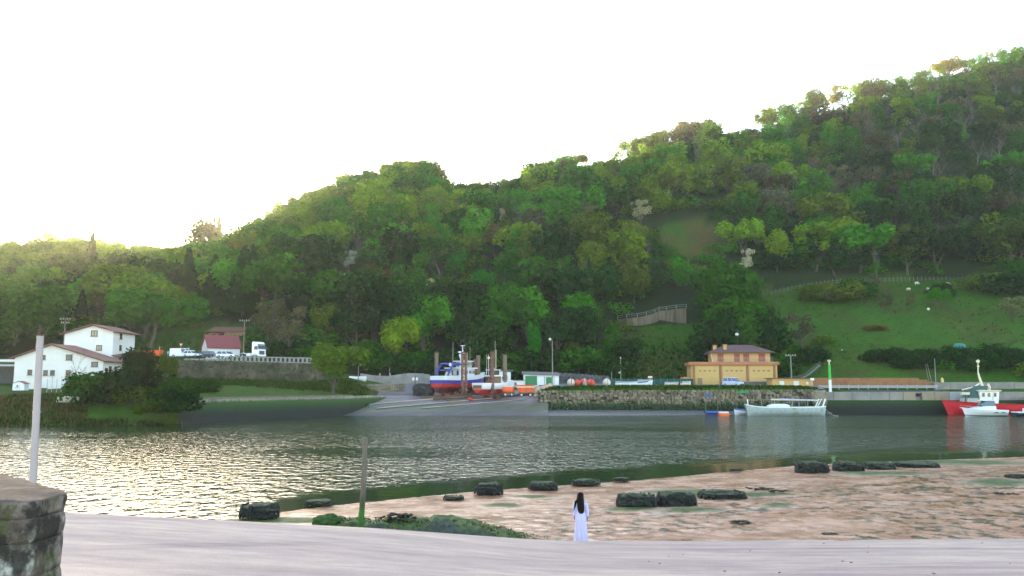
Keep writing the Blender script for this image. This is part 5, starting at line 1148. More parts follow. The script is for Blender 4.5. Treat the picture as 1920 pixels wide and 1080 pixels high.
# white motor cruiser
mc = thing('motor_cruiser', 'white motor cruiser moored in front of the red ship', 'boat', (Xat(1882, 160, 0), 160, -.3), math.pi)
f5 = hull_fn(7.6, 2.7, 1.45, .95, .35, .09, 2.4, .3, 2.2)
hull_band('hull', f5, .0, 1, WPAINT, mc, 16, 5); hull_band('boot_stripe', f5, .70, .80, DARKST, mc, 16, 1, off=.012); deck(f5, .03, WPAINT, mc)
MB().loft([[(x, s_ * w, z) for s_, z in ((1, 1.3), (.85, z1), (-.85, z1), (-1, 1.3))] for x, w, z1 in ((1.9, 1.1, 2.2), (3.6, 1.1, 2.25), (4.6, 1.0, 2.1), (6.6, .55, 1.75))]).build('cabin', WPAINT, mc)
MB().loft([[(x, s_ * w, z) for s_, z in ((1, 2.2), (.8, z1), (-.8, z1), (-1, 2.2))] for x, w, z1 in ((2.0, .95, 3.15), (3.6, .95, 3.2), (4.6, .8, 2.5))]).build('windscreen', M('tinted glass', (.10, .14, .16), .15, .1, 1, 0), mc)
MB().box(3.1, 0, 3.25, 2.5, 2.1, .13).build('hard_top', WPAINT, mc, bevel=.04); MB().tube([(3.2, 0, 3.3), (3.2, 0, 3.55)], .06, 5).build('mast_stub', WPAINT, mc)
for x in (.75, 2.1): 
    for s_ in (1, -1): MB().box(x, s_ * 1.315, 1.0, .75, .06, .2).build('window', GLASS, mc)
rl = MB(); rl.tube([(5.0, 1.0, 2.0), (7.2, .5, 2.25), (8.3, 0, 2.3), (7.2, -.5, 2.25), (5.0, -1.0, 2.0)], .03, 4); [rl.bar((x, y, 1.5), (x, y, 2.1), .04) for x, y in ((5.5, .85), (6.6, .6), (5.5, -.85), (6.6, -.6))]; rl.build('bow_rail', GREY, mc)
MB().box(-.4, 0, .45, .55, 1.9, .1).build('bathing_platform', GREY, mc); MB().box(8.05, 0, 1.86, .5, .3, .08).build('anchor_plank', WPAINT, mc)
dk = thing('dark_boat', 'dark hulled boat with white deck edge at the stern of the cruiser', 'boat', (Xat(1904, 158, 0), 158, -.25), .0); f6 = hull_fn(6, 2.2, 1.1, .9, .2, .06); hull_band('hull', f6, .12, 1, M('navy hull', (.015, .025, .05), .4), dk, 12, 4); hull_band('gunwale', f6, -.03, .14, WPAINT, dk, 12, 1, off=.03); deck(f6, .08, CREAM, dk); MB().box(2.6, 0, 1.4, 1.6, 1.5, .7).build('cuddy', WPAINT, dk, bevel=.05)
# mooring piles and flags by the wall
for px, top, bot, Y, lean, fl in ((1323, 734, 775, 166, 0, 'blue'), (1346, 728, 772, 168, 0, None), (1382, 736, 772, 167, 0, None), (1404, 732, 770, 168, 0, 'green'), (1430, 733, 764, 167.5, .5, None), (1448, 733, 752, 167.5, .35, None), (1489, 737, 762, 168, 0, None), (1510, 735, 764, 168, 0, None)):
    q = P(px, bot, Y); H = zat(top, Y) - q.z; o = thing('mooring_pole', {'blue': 'thin mooring pole with a ragged blue flag', 'green': 'thin mooring pole with a green net tied to it'}.get(fl, 'leaning pale stick standing by the long white boat' if lean else 'thin bare mooring pole before the boulder wall'), 'pole', (q.x, Y, q.z - .6), 0, 'mooring poles by the boulder wall')
    MB().tube([(0, 0, 0), (-lean, 0, H + .6)], [.07, .05] if not lean else [.09, .08], 6).build('shaft', PALEBARK if lean else M('greenish pole', (.10, .12, .075), .8), o)
    if fl:
        mb = MB(); s_ = 1 if fl == 'blue' else -1; L_ = 1.3 if fl == 'blue' else 2.4; mb.loft([[(s_ * L_ * t, .06 * math.sin(t * 7) + dy, H + .5 - t * (.75 if fl == 'blue' else .1) - w_ * (1 - .5 * t)) for w_ in (0, .25, .55, .8 if fl == 'blue' else .5) for dy in (0,)] for t in (0, .25, .5, .75, 1)], False, False); mb.build('flag', TARPB if fl == 'blue' else M('green net', (.02, .22, .07), .7, .2, 2, 0), o)
# ------------------------------------------------------------------ vehicles
def car(label, pos, rz, L, W, H, paint, kind='hatch', group='vehicles parked on the upper road', cat='car', name='parked_car'):
    o = thing(name, label, cat, pos, rz, group); hb = H * (.56 if kind != 'van' else .52); c0 = .32
    MB().loft([[(x, s_ * W / 2 * w, z) for s_, z in ((1, c0), (1.0, hb * .8), (.93, zt), (-.93, zt), (-1.0, hb * .8), (-1, c0))] for x, w, zt in ((-L / 2, .88, hb * .9), (-L / 2 + .12, .97, hb), (-L * .2, 1, hb), (L * .2, 1, hb * (1.0 if kind != 'van' else 1.0)), (L * .36, .97, hb * .9), (L / 2 - .1, .90, hb * .8), (L / 2, .8, hb * .62))]).build('body', paint, o)
    xr0, xr1, xf0, xf1 = {'van': (-L / 2 + .06, -L / 2 + .14, L * .40, L * .24), 'estate': (-L / 2 + .1, -L / 2 + .45, L * .26, L * .08), 'hatch': (-L / 2 + .12, -L / 2 + .6, L * .26, L * .06), 'suv': (-L / 2 + .08, -L / 2 + .35, L * .27, L * .10)}[kind]
    zs = (hb - .02, H - .1)
    gl = MB(); gl.loft([[(x, s_ * W / 2 * w, z) for s_, x, z, w in ((1, xr0, zs[0], .9), (1, xf0, zs[0], .9), (1, xf1, zs[1], .74), (1, xr1, zs[1], .74))], [(x, s_ * W / 2 * w, z) for s_, x, z, w in ((-1, xr0, zs[0], .9), (-1, xf0, zs[0], .9), (-1, xf1, zs[1], .74), (-1, xr1, zs[1], .74))]]); gl.build('window', M('car glass', (.06, .085, .11), .1, .2, 1, 0, spec=.7), o)
    MB().loft([[(xr1 - .12, s_ * W / 2 * .75, zs[1] - .04), (xf1 + .1, s_ * W / 2 * .75, zs[1] - .04), (xf1, s_ * W / 2 * .66, H), (xr1, s_ * W / 2 * .66, H)] for s_ in (1, -1)]).build('roof', paint, o)
    pl_ = MB()
    for s_ in (1, -1):
        for t in ((0, .42, .8) if kind != 'van' else (0, .3, .62, .9)):
            xa_ = xr0 + (xf0 - xr0) * t; xb_ = xr1 + (xf1 - xr1) * t; pl_.bar((xa_, s_ * W / 2 * .905, zs[0]), (xb_, s_ * W / 2 * .755, zs[1]), .09)
    if kind == 'van':
        for s_ in (1, -1): pl_.loft([[(xr0 + .05, s_ * W / 2 * .915, zs[0]), (L * .02, s_ * W / 2 * .915, zs[0]), (L * .0, s_ * W / 2 * .76, zs[1]), (xr1, s_ * W / 2 * .76, zs[1])], [(xr0 + .05, s_ * W / 2 * .90, zs[0]), (L * .02, s_ * W / 2 * .90, zs[0]), (L * .0, s_ * W / 2 * .745, zs[1]), (xr1, s_ * W / 2 * .745, zs[1])]]) if 'window' not in label else None
    pl_.build('pillar', paint, o)
    for x in (-L * .31, L * .32):
        for s_ in (1, -1): wheel(o, x, s_ * (W / 2 - .1), .32 if kind != 'van' else .35, .2)
    for s_ in (1, -1): MB().box(L / 2 - .08, s_ * W * .33, hb * .68, .16, .34, .16).build('headlight', M('lamp glass', (.6, .62, .62), .2), o); MB().box(-L / 2 + .02, s_ * W * .4, hb * .78, .1, .16, .3).build('tail_light', REDP, o)
    MB().box(L / 2 - .02, 0, .45, .12, W * .75, .2).build('bumper', DARKST, o); return o
def up(px, Y, dz=0.0):
    q = P(px, 670, Y); t = np.interp(px, [235, 300, 400, 500, 560, 610], [12.25, 12.15, 12.0, 11.9, 11.7, 10.8]); return (Xat(px, Y, 12), Y, float(t) + .01 + dz)
WCAR, BCAR = M('white car paint', (.74, .75, .77), .25, .03, 1, 0), M('navy car paint', (.02, .035, .085), .25, .1, 1, 0)
car('white panel van with roof bars parked left of the other cars', up(340, 193), .12, 5.0, 1.95, 2.15, WCAR, 'van', cat='van', name='parked_van')
car('white hatchback in front of the white van, pale blue windows', up(360, 187.5), -.15, 4.0, 1.75, 1.5, WCAR, 'hatch')
car('navy hatchback between white cars', up(380, 193), math.pi - .3, 3.8, 1.72, 1.48, BCAR, 'hatch')
car('black estate car next to the navy hatchback', up(394, 191.5), -.5, 4.1, 1.75, 1.5, M('black car paint', (.014, .015, .018), .25, .1, 1, 0), 'suv')
car('white estate car parked before the maroon-roofed cottage', up(425, 189.5), -.15, 4.6, 1.8, 1.55, WCAR, 'estate')
car('silver-blue van parked before the middle garage door', (P(1377, 727, 186.5).x, 187.5, 5.52), math.radians(-52), 4.7, 1.95, 2.0, M('silver-blue paint', (.42, .47, .62), .3, .04, 1, 0), 'suv', None, 'van', 'parked_van')
# lorry tractor unit
tk = thing('truck', 'white lorry tractor unit without trailer on the upper road', 'truck', up(479, 189.5), math.radians(-32))
MB().prism_y([(.0, .55), (2.0, .55), (2.05, 1.7), (1.85, 2.9), (1.35, 3.55), (.35, 3.7), (.0, 3.55)], -1.2, 1.2).build('cab', WCAR, tk, bevel=.1)
MB().prism_y([(2.04, 1.95), (2.09, 1.95), (1.93, 2.85), (1.86, 2.85)], -1.05, 1.05).build('windscreen', GLASS, tk); MB().box(2.06, 0, 1.15, .1, 1.5, .9).build('grille', DARKST, tk); MB().box(1.98, 0, 3.0, .3, 2.3, .14).build('sun_visor', DARKST, tk)
for s_ in (1, -1): MB().prism_y([(.7, 1.85), (1.85, 1.85), (1.72, 2.65), (1.0, 2.65)], s_ * 1.2 - .03, s_ * 1.2 + .03).build('side_window', GLASS, tk); MB().box(2.05, s_ * .95, .85, .1, .4, .25).build('headlight', M('lamp glass', .6), tk); MB().box(2.0, s_ * 1.4, 2.2, .15, .25, .8).build('mirror', DARKST, tk)
MB().box(2.05, 0, .55, .2, 2.3, .35).build('bumper', WCAR, tk); MB().box(-2.1, 0, .85, 4.6, .9, .3).build('chassis', DARKST, tk); MB().box(-1.1, -.85, .75, 1.5, .5, .6).build('fuel_tank', WCAR, tk); MB().box(-2.9, 0, 1.1, 1.2, .9, .15).build('fifth_wheel', DARKST, tk)
for x in (1.15, -3.0):
    for s_ in (1, -1): wheel(tk, x, s_ * 1.0, .5, .4)
for s_ in (1, -1): MB().prism_y([(-3.7, .95), (-3.4, 1.2), (-2.6, 1.2), (-2.3, .95), (-2.35, .9), (-2.62, 1.14), (-3.38, 1.14), (-3.65, .9)], s_ * 1.0 - .25, s_ * 1.0 + .25).build('mudguard', WCAR, tk)
# orange skip with beacon
sk = thing('orange_skip', 'orange skip with a small beacon on the road beside the tall white house', 'skip', up(287, 188)); MB().prism_y([(-1.7, .2), (1.5, .2), (2.05, 1.5), (-2.0, 1.25)], -.9, .9).build('tub', ORANGE, sk); MB().box(1.3, .2, 1.75, .12, .12, .7).build('beacon_post', CREAM, sk); MB().lathe([(.02, 0), (.13, .05), (.13, .22), (.02, .3)], (1.3, .2, 2.1), 8).build('beacon', ORANGE, sk); MB().box(0, 0, .1, 2.6, 1.6, .2).build('skid', DARKST, sk)
# ------------------------------------------------------------------ signs, lamps, poles
def sign_pole(name, label, px, py, Y, base, cat='sign'): 
    q = P(px, py, Y); o = thing(name, label, cat, (q.x, Y, base)); MB().tube([(0, 0, 0), (0, 0, q.z - base + .3)], .045, 6).build('pole', GREY, o); return o, q.z - base
o, h = sign_pole('yield_sign', 'white and red give-way triangle on a post behind the white van', 339.5, 647, 199, 12.2); MB().prism_y([(-.52, h + .42), (.52, h + .42), (0, h - .48)], -.08, -.05).build('red_border', REDP, o); MB().prism_y([(-.32, h + .31), (.32, h + .31), (0, h - .23)], -.1, -.082).build('white_face', WPAINT, o)
o, h = sign_pole('round_sign', 'grey back of a round road sign on a post behind the parked cars', 353, 655, 198, 12.2); MB().loft([[(.36 * math.cos(a * .4488), -.06 + d, h + .42 * math.sin(a * .4488)) for a in range(14)] for d in (0, .04)]).build('disc', M('sign back grey', (.32, .33, .33), .6), o)
for i, px in enumerate((315, 321)): o, h = sign_pole('marker_post', 'small white roadside marker post behind the orange skip', px, 661, 198, 12.25, 'post'); o['group'] = 'roadside marker posts'; MB().box(0, 0, h, .16, .12, .6).build('reflector', WPAINT, o)
q = P(778, 741, 179.5); o = thing('sign_post', 'dark post with two small white notice boards at the boatyard ramp', 'sign', (q.x, 179.5, 3.9)); h = zat(710.5, 179.5) - 3.9; MB().box(0, 0, h / 2 + .3, .16, .16, h + .6).build('post', DARKST, o); MB().tube([(0.05, .1, h), (0.05, .1, zat(672, 179.5) - 3.9)], .03, 4).build('thin_mast', DARKST, o)
for s_ in (-1, 1): MB().box(s_ * .38, -.11, h, .42, .05, .62).build('board', WPAINT, o)
q = P(1219, 707, 190); o = thing('notice_board', 'pale notice board standing over the green fence', 'sign', (q.x, 190, 5.5)); MB().box(0, 0, q.z - 5.5, 1.0, .06, .48).build('board', CREAM, o); MB().box(0, .08, (q.z - 5.5) / 2, .1, .1, q.z - 5.5).build('post', GREY, o)
q = P(1523, 711, 183.5); o = thing('notice_board', 'small white board on a post at the end of the low yellow annex', 'sign', (q.x, 183.5, 4.55)); MB().box(0, 0, q.z - 4.55, .85, .06, .5).build('board', WPAINT, o); MB().box(0, .08, (q.z - 4.55) / 2, .1, .1, q.z - 4.55).build('post', GREY, o)
def lamp(label, px, top, bot, Y, globe=.32, arm=0.0, m=GREY):
    b_ = P(px, bot, Y); H = zat(top, Y) - b_.z; o = thing('street_lamp', label, 'street lamp', b_); MB().tube([(0, 0, -.3), (0, 0, H * .5), (0, 0, H - globe)], [.12, .1, .07], 7).build('post', m, o)
    if arm: MB().tube([(0, 0, H - globe), (arm * .5, 0, H - .05), (arm, 0, H)], .05, 6).build('arm', m, o)
    MB().lathe([(.05, -globe), (globe * .8, -globe * .6), (globe, 0), (globe * .75, globe * .65), (.04, globe)], (arm, 0, H), 12).build('lamp_globe', M('pale lamp glass', (.72, .68, .55), .3, .05, 1, 0), o); return o
lamp('short street lamp with a round globe beside the spreading dark tree', 671.5, 683, 715, 184, .3, .35, M('brownish lamp post', (.20, .15, .11), .7)); lamp('tall street lamp in front of the green-doored shed', 1036, 636, 724, 183, .3, -.5, M('tall grey post', (.26, .25, .21), .6))
lamp('thin lamp with a pale globe behind the small fishing boat', 916, 671, 722, 188, .3, 0)
o = lamp('old lamp column with a small white lamp on the slope behind the fence', 1164, 671, 712, 205, .18, 0, M('tall grey post', .2))
MB().lathe([(.02, -.2), (.3, -.05), (.3, .2), (.02, .3)], (-.3, 0, zat(699, 205) - o.location.z), 8).build('side_lamp', CREAM, o)
bc = thing('harbour_beacon', 'slim harbour light beacon, green over white, on the concrete quay', 'beacon', P(1557, 735, 172.6)); hb_ = zat(712, 172.6) - bc.location.z; ht = zat(684, 172.6) - bc.location.z
MB().lathe([(.30, -.2), (.28, hb_)], n=12).build('white_column', WPAINT, bc); MB().lathe([(.27, hb_), (.25, ht)], n=12).build('green_column', M('beacon green', (.01, .40, .03), .4, .06, 1, 0), bc); MB().lathe([(.14, ht), (.14, ht + .6), (.34, ht + .65), (.34, ht + .95), (.14, ht + 1.05)], n=12).build('lantern', CREAM, bc)
def pole(label, px, top, bot, Y, r=.13, arms=0, m=None, cat='pole', name='utility_pole', lean=0.0):
    b_ = P(px, bot, Y); H = zat(top, Y) - b_.z; o = thing(name, label, cat, b_); m = m or M('pole wood', (.15, .13, .11), .9, .25, 2, .1); MB().tube([(0, 0, -.6), (lean, 0, H)], [r, r * .7], 7).build('shaft', m, o)
    for i in range(arms):
        a = MB().box(lean, 0, H - .25 - i * .9, 2.6 - .5 * i, .12, .12).build('cross_arm', m, o)
        for dx in (-1.1, -.5, .5, 1.1): MB().lathe([(.06, 0), (.1, .12), (.05, .3)], (lean + dx * (1 - .2 * i), 0, H - .19 - i * .9), 6).build('insulator', CREAM, a)
    return o
pole('utility pole with cross arms behind the tall white house', 117, 597, 690, 196, .16, 2); pole('tall wooden utility pole between the truck and the farmhouse', 456, 600, 672, 201, .16, 1); pole('grey utility pole right of the yellow boathouse', 1484, 665, 708, 199, .15, 1, M('pole concrete', (.25, .25, .24), .8)); pole('utility pole in the dark wood over the boathouse', 1379, 511, 560, 285, .16, 1, M('pole concrete', .2))
pole('thin grey pole at the end of the rusty wall', 1755, 672, 720, 188, .1, 0, M('pole concrete', .2)); pole('slanted stay pole of a pair beside the rusty wall', 1747, 682, 714, 188.5, .06, 0, M('pole concrete', .2), lean=-.8); pole('thinner slanted stay pole beside the rusty wall', 1742, 682, 714, 189, .05, 0, M('pole concrete', .2), lean=-.6)
pole('short pale post over the grey yard wall', 730, 689, 706, 195, .09, 0, M('pole concrete', .2)); pole('thin post left of the notice board by the fence', 1147, 697, 724, 192, .08, 0, M('pole concrete', .2)); pole('pale stake on the orchard meadow', 1790, 625, 640, 235, .07, 0, PALEBARK, 'stake', 'stake')
o = pole('stake with a white cap on the orchard meadow', 1742, 580, 603, 252, .06, 0, DARKST, 'stake', 'stake'); MB().lathe([(.05, -.3), (.42, -.1), (.42, .35), (.05, .5)], (0, 0, zat(580, 252) - o.location.z), 8).build('cap', WPAINT, o)
o = pole('pale globe lamp on the meadow above the annex', 1580, 657, 676, 218, .06, 0, GREY, 'street lamp', 'street_lamp'); MB().lathe([(.05, -.3), (.4, 0), (.05, .3)], (0, 0, zat(657, 218) - o.location.z), 8).build('lamp_globe', CREAM, o)
yp = P(1766, 716, 185.5); o = thing('hydrant', 'small yellow post at the end of the grey roadside wall', 'post', (yp.x, 185.3, zat(717, 185.3))); MB().lathe([(.28, 0), (.33, .5), (.2, .9), (.05, 1.1)], n=9).build('body', M('pale yellow', (.55, .47, .16), .6), o)
# green mesh fence
fz0, fz1 = 5.5, 0
fe = thing('mesh_fence', 'dark green mesh fence with posts left of the yellow boathouse', 'fence', P(1220, 722, 191))
for i in range(13):
    x0, x1 = Xat(1142 + i * 12.2, 191), Xat(1142 + (i + 1) * 12.2, 191); place_child(MB().box((x0 + x1) / 2, 191, 6.35, x1 - x0 - .12, .04, 1.7).build('mesh_panel', TEAL), fe); place_child(MB().box(x0, 190.95, 6.45, .1, .1, 2.0).build('post', GREENP), fe)
rk = thing('rubble_wall', 'dark grey rubble wall on the slope foot behind the orange boats', 'stone wall', P(1090, 712, 203)); o = stones_mesh(xy(1046, 203, 6), xy(1140, 203, 6), (5.6, 5.6), (8.6, 7.6), size=.7, seed=33, depth=.5, lean=.2).build('rubble', M('dark rubble', (.085, .085, .085), .95, .4, 1, .3)); o['kind'] = 'stuff'; place_child(o, rk)
# fence on the meadow's upper edge, every post
mf = thing('meadow_fence', 'row of fence posts and wire along the upper edge of the meadow', 'fence', gpos(1650, 288)); pr = None; wr = MB()
pts = [(1432 + i * 7.6, 279 + min(1, i * 7.6 / 130) * 10) for i in range(56)]
for a, Yq in pts:
    q = gpos(a, Yq); place_child(MB().box(q.x, q.y, q.z + .75, .22, .22, 2.0).build('fence_post', M('fence wood', (.11, .10, .085), .9)), mf)
    if pr:
        for h_ in (.6, 1.2): wr.tube([pr + Vector((0, 0, h_)), q + Vector((0, 0, h_))], .02, 3)
    pr = q
place_child(wr.build('fence_wire', GREY), mf)
gf = thing('garden_fence', 'thin wire fence in front of the low white house', 'fence', P(115, 730, 141)); pr = None
for i in range(7):
    q = P(88 + i * 9, 731, 141); q.z -= .4; place_child(MB().tube([q, q + Vector((0, 0, 2.3 + .4 * (i % 2)))], .05, 5).build('fence_post', GREY), gf)
    if pr: place_child(MB().tube([pr + Vector((0, 0, 1.9)), q + Vector((0, 0, 1.9))], .025, 4).build('fence_wire', GREY), gf)
    pr = q
# sheep
def sheep(px, Y, rz, lab, s=1.0):
    q = gpos(px, Y); o = thing('sheep', lab, 'sheep', q, rz, 'sheep grazing on the meadow'); s *= .8; o.scale = (s, s, s); W_ = M('fleece', (.55, .51, .43), .95, .12, 5, .4); mb = MB()
    rings = []
    for x, z, ry, rz_ in ((-.62, .72, .05, .06), (-.56, .72, .20, .22), (-.3, .74, .29, .31), (.1, .74, .30, .32), (.42, .76, .25, .27), (.60, .74, .17, .18), (.78, .58, .11, .12), (.92, .42, .10, .10), (1.05, .30, .06, .06), (1.09, .27, .02, .02)):
        rings.append([(x, ry * math.cos(a * .6283), z + rz_ * math.sin(a * .6283)) for a in range(10)])
    mb.loft(rings)
    for x, y in ((-.42, -.15), (-.42, .15), (.38, -.15), (.38, .15)): mb.tube([(x, y, .6), (x - .04, y, .32), (x, y, 0)], [.09, .05, .045], 6)
    for s_ in (-1, 1): mb.tube([(.86, s_ * .08, .52), (.82, s_ * .2, .52)], [.04, .02], 4)
    mb.tube([(-.6, 0, .8), (-.7, 0, .55)], [.05, .03], 5); mb.build('body', W_, o, smooth=True); return o
for i, (px, Y, rz, lab, s) in enumerate(((1719, 284, 0, 'cream sheep grazing just below the meadow fence', 1.35), (1704, 276, 3.1, 'white sheep a little lower than the others, left of a grey one', 1.2), (1740, 276, .6, 'pale sheep lower on the meadow beside a dark bush', 1.3), (1777, 283, 3.0, 'white sheep of a close pair near the fence', 1.35), (1784, 282, .3, 'smaller sheep of the close pair near the fence', 1.1), (1804, 281, 3.3, 'white sheep right of the close pair', 1.4))): sheep(px, Y, rz, lab, s)
o = MB().blob((0, 0, .5), (1.5, 1.2, 1.3), 2, .1, 3, 1, .2, -.2).build('tarpaulin_tent', M('green tarpaulin', (.015, .16, .13), .5, .1, 1, .1), None, gpos(1800, 214)); o.location.z += .3; tag(o, 'small green tarpaulin hut at the hedge below the meadow', 'tent')
# ------------------------------------------------------------------ shrubs and trees near the bank
SH = 'shrubs on the bank by the white houses'
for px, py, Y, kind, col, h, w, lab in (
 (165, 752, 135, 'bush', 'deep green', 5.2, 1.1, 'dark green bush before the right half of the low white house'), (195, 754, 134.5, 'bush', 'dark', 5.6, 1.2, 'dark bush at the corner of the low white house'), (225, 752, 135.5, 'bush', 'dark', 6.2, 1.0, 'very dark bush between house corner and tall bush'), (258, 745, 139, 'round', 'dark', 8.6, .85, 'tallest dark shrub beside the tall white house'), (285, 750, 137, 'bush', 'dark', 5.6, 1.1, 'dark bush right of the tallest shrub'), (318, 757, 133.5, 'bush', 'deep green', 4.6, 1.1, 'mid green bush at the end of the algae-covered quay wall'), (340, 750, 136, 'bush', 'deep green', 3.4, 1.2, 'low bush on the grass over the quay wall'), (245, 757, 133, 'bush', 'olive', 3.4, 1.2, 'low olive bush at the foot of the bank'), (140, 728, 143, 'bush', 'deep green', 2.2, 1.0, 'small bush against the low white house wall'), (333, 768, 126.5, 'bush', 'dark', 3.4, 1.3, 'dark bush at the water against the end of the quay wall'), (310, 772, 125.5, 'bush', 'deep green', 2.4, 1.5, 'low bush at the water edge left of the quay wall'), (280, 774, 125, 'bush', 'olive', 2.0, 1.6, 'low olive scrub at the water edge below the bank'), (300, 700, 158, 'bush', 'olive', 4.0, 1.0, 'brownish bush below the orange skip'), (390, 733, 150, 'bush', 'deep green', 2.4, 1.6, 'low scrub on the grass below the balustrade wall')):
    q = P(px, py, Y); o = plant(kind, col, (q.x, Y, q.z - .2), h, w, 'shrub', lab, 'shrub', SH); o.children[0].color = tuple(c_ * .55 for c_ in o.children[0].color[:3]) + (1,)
q = P(147, 735, 141); o = thing('bare_sapling', 'thin leafless tree in front of the low white house', 'tree', (q.x, 141, q.z), 1.0); o.scale = (.62, .62, .62); link('trunk', BARE[0], o)
q = P(240, 700, 158); o = thing('bare_sapling', 'thin leafless sapling before the lean-to of the tall house', 'tree', (q.x, 158, 7), 2.0); o.scale = (.5, .5, .5); link('trunk', BARE[1], o)
q = P(622, 738, 164); plant('wide', 'olive', (q.x, 164, 3.6), 10.0, 1.05, 'broadleaf_tree', 'spreading olive-green tree beside the short street lamp', 'tree')
for px, Y, kind, col, h, w, lab in ((540, 206, 'loose', 'grey-brown', 13, 1.0, 'thin greyish tree behind the balustrade'), (505, 207, 'loose', 'grey-brown', 14, 1.0, 'thin greyish tree right behind the truck'), (1340, 214, 'round', 'dark', 15, 1.1, 'dark tree behind the left half of the boathouse roof'), (1385, 222, 'round', 'deep green', 17, 1.2, 'big dark green tree rising behind the boathouse'), (1435, 216, 'round', 'dark', 15, 1.15, 'very dark tree behind the right end of the boathouse'), (1500, 224, 'loose', 'grey-brown', 11, 1.1, 'brownish bare-looking tree at the meadow edge'), (1465, 215, 'bush', 'deep green', 7, 1.2, 'dense bush beside the utility pole'), (1520, 214, 'bush', 'dark', 4.5, 1.4, 'dark bush above the footpath railing'), (1175, 214, 'round', 'dark', 9, 1.2, 'dark rounded tree at the foot of the glade'), (1150, 216, 'tall', 'deep green', 12, .8, 'dark upright tree left of the glade'),
 (1662, 250, 'loose', 'grey-brown', 6.2, 1.35, 'round greyish fruit tree alone on the meadow'), (1708, 251, 'loose', 'grey-brown', 6, .8, 'slim dark fruit tree on the meadow'), (1758, 253, 'wide', 'fresh green', 6.6, .9, 'small fresh green fruit tree on the meadow'), (1780, 253, 'loose', 'fresh green', 5.6, .7, 'smaller green fruit tree beside a stake'), (1900, 240, 'loose', 'pale', 7.5, 1.5, 'wide whitish blossoming bush at the meadow edge'), (1560, 268, 'bush', 'olive', 6.5, 1.9, 'wide olive thicket on the upper meadow'), (1605, 270, 'bush', 'deep green', 6.5, 1.6, 'dark green thicket on the upper meadow'), (1525, 270, 'bush', 'olive', 5, 1.6, 'brownish thicket near the meadow fence'), (1640, 276, 'loose', 'grey-brown', 6, 1.2, 'greyish thicket below the pale leafless tree'), (1765, 268, 'bush', 'dark', 4.4, 1.3, 'round dark bush below the sheep'), (1830, 274, 'bush', 'olive', 6.5, 1.6, 'olive thicket right of the sheep'), (1880, 268, 'bush', 'dark', 8, 1.8, 'large dark thicket at the far end of the meadow'), (1910, 278, 'round', 'deep green', 10, 1.4, 'deep green tree at the far end of the meadow fence'), (1545, 226, 'bush', 'olive', 2.5, 1.6, 'low brown scrub on the lower meadow'), (1640, 232, 'bush', 'russet', 1.8, 2.4, 'low russet scrub across the lower meadow')):
    plant(kind, col, gpos(px, Y), h, w, 'shrub' if kind == 'bush' else 'broadleaf_tree', lab, 'shrub' if kind == 'bush' else 'tree', None)
HD = 'hedge bushes below the meadow'
for i in range(15):
    px = 1700 + i * 18; plant('bush', 'dark', gpos(px, 201 + (i % 3) * 3), R.uniform(3.0, 4.6), 1.35, 'shrub', 'dark bush in the hedge behind the grey roadside wall', 'shrub', HD)
for px, Y in ((1640, 206), (1668, 208), (1690, 204)): plant('bush', 'dark', gpos(px, Y), R.uniform(2.4, 4), 1.3, 'shrub', 'dark bush behind the rusty wall', 'shrub', HD)
for i in range(40):
    px = R.uniform(480, 1160) if i < 30 else R.uniform(1350, 1500); Y = column(px)[0][3] + R.uniform(1, 9)
    plant('bush', R.choice(['dark', 'dark', 'deep green']), gpos(px, Y), R.uniform(3.5, 6.5), R.uniform(1.1, 1.6), 'shrub', 'dark shrub at the foot of the wooded hill' + (' behind the boatyard' if 690 < px < 1160 else ' beyond the road' if px < 690 else ' behind the boathouse'), 'shrub', 'shrubs at the foot of the wood')
# grass and reeds on the left bank
VV, FF, CC, k = [], [], [], 0
def tufts(n, area, cols, hmin, hmax, seed):
    r = np.random.RandomState(seed); V, C = [], []
    for _ in range(n):
        px, Y = r.uniform(*area[0]), r.uniform(*area[1]); q = gpos(px, Y); c = TINT[cols[r.randint(len(cols))]] if isinstance(cols[0], str) else cols[r.randint(len(cols))]
        for _ in range(5):
            a = r.uniform(0, 6.28); h = r.uniform(hmin, hmax); w = h * .22; d = np.array([math.cos(a), math.sin(a), 0]); b0 = np.array([q.x + r.uniform(-.5, .5), q.y + r.uniform(-.5, .5), q.z - .05]); ln = np.array([r.uniform(-.4, .4) * h, r.uniform(-.4, .4) * h, h])
            V += [b0 - d * w, b0 + d * w, b0 + ln + d * w * .4, b0 + ln - d * w * .4]; C += [tuple(np.array(c) * r.uniform(.7, 1.3)) + (1,)] * 4
    return np.array(V), np.array(C)
V, C = [], []
for a in ((900, ((-40, 330), (122, 128)), [(.025, .042, .008), (.018, .032, .007), (.06, .055, .018)], .25, .6, 1), (700, ((-20, 160), (128, 139)), [(.075, .055, .022), (.05, .048, .015), (.022, .045, .008)], .25, .6, 2), (1500, ((335, 690), (168, 181)), [(.025, .062, .007), (.034, .072, .008), (.05, .055, .014)], .25, .6, 3), (1100, ((1010, 1530), (173.4, 176.4)), [(.024, .072, .006), (.036, .09, .008), (.06, .07, .016)], .3, .7, 4), (900, ((1440, 2000), (205, 285)), [(.028, .08, .006), (.05, .085, .011), (.07, .07, .016)], .3, .7, 5), (700, ((1150, 1330), (210, 246)), [(.025, .068, .006), (.017, .04, .006), (.05, .055, .015)], .3, .9, 6), (500, ((1560, 1790), (174, 184)), [(.034, .08, .007), (.045, .085, .008)], .15, .35, 7), (500, ((250, 520), (200, 232)), [(.022, .08, .006), (.034, .085, .008)], .3, .9, 8)):
    v, c = tufts(*a); V.append(v); C.append(c)
V, C = np.concatenate(V), np.concatenate(C); me = mesh_np('rough_grass', V, np.arange(len(V)).reshape(-1, 4), LEAFS); set_attr(me, 'tint', C, 'FLOAT_COLOR'); o = link('rough_grass', me); o['kind'] = 'stuff'

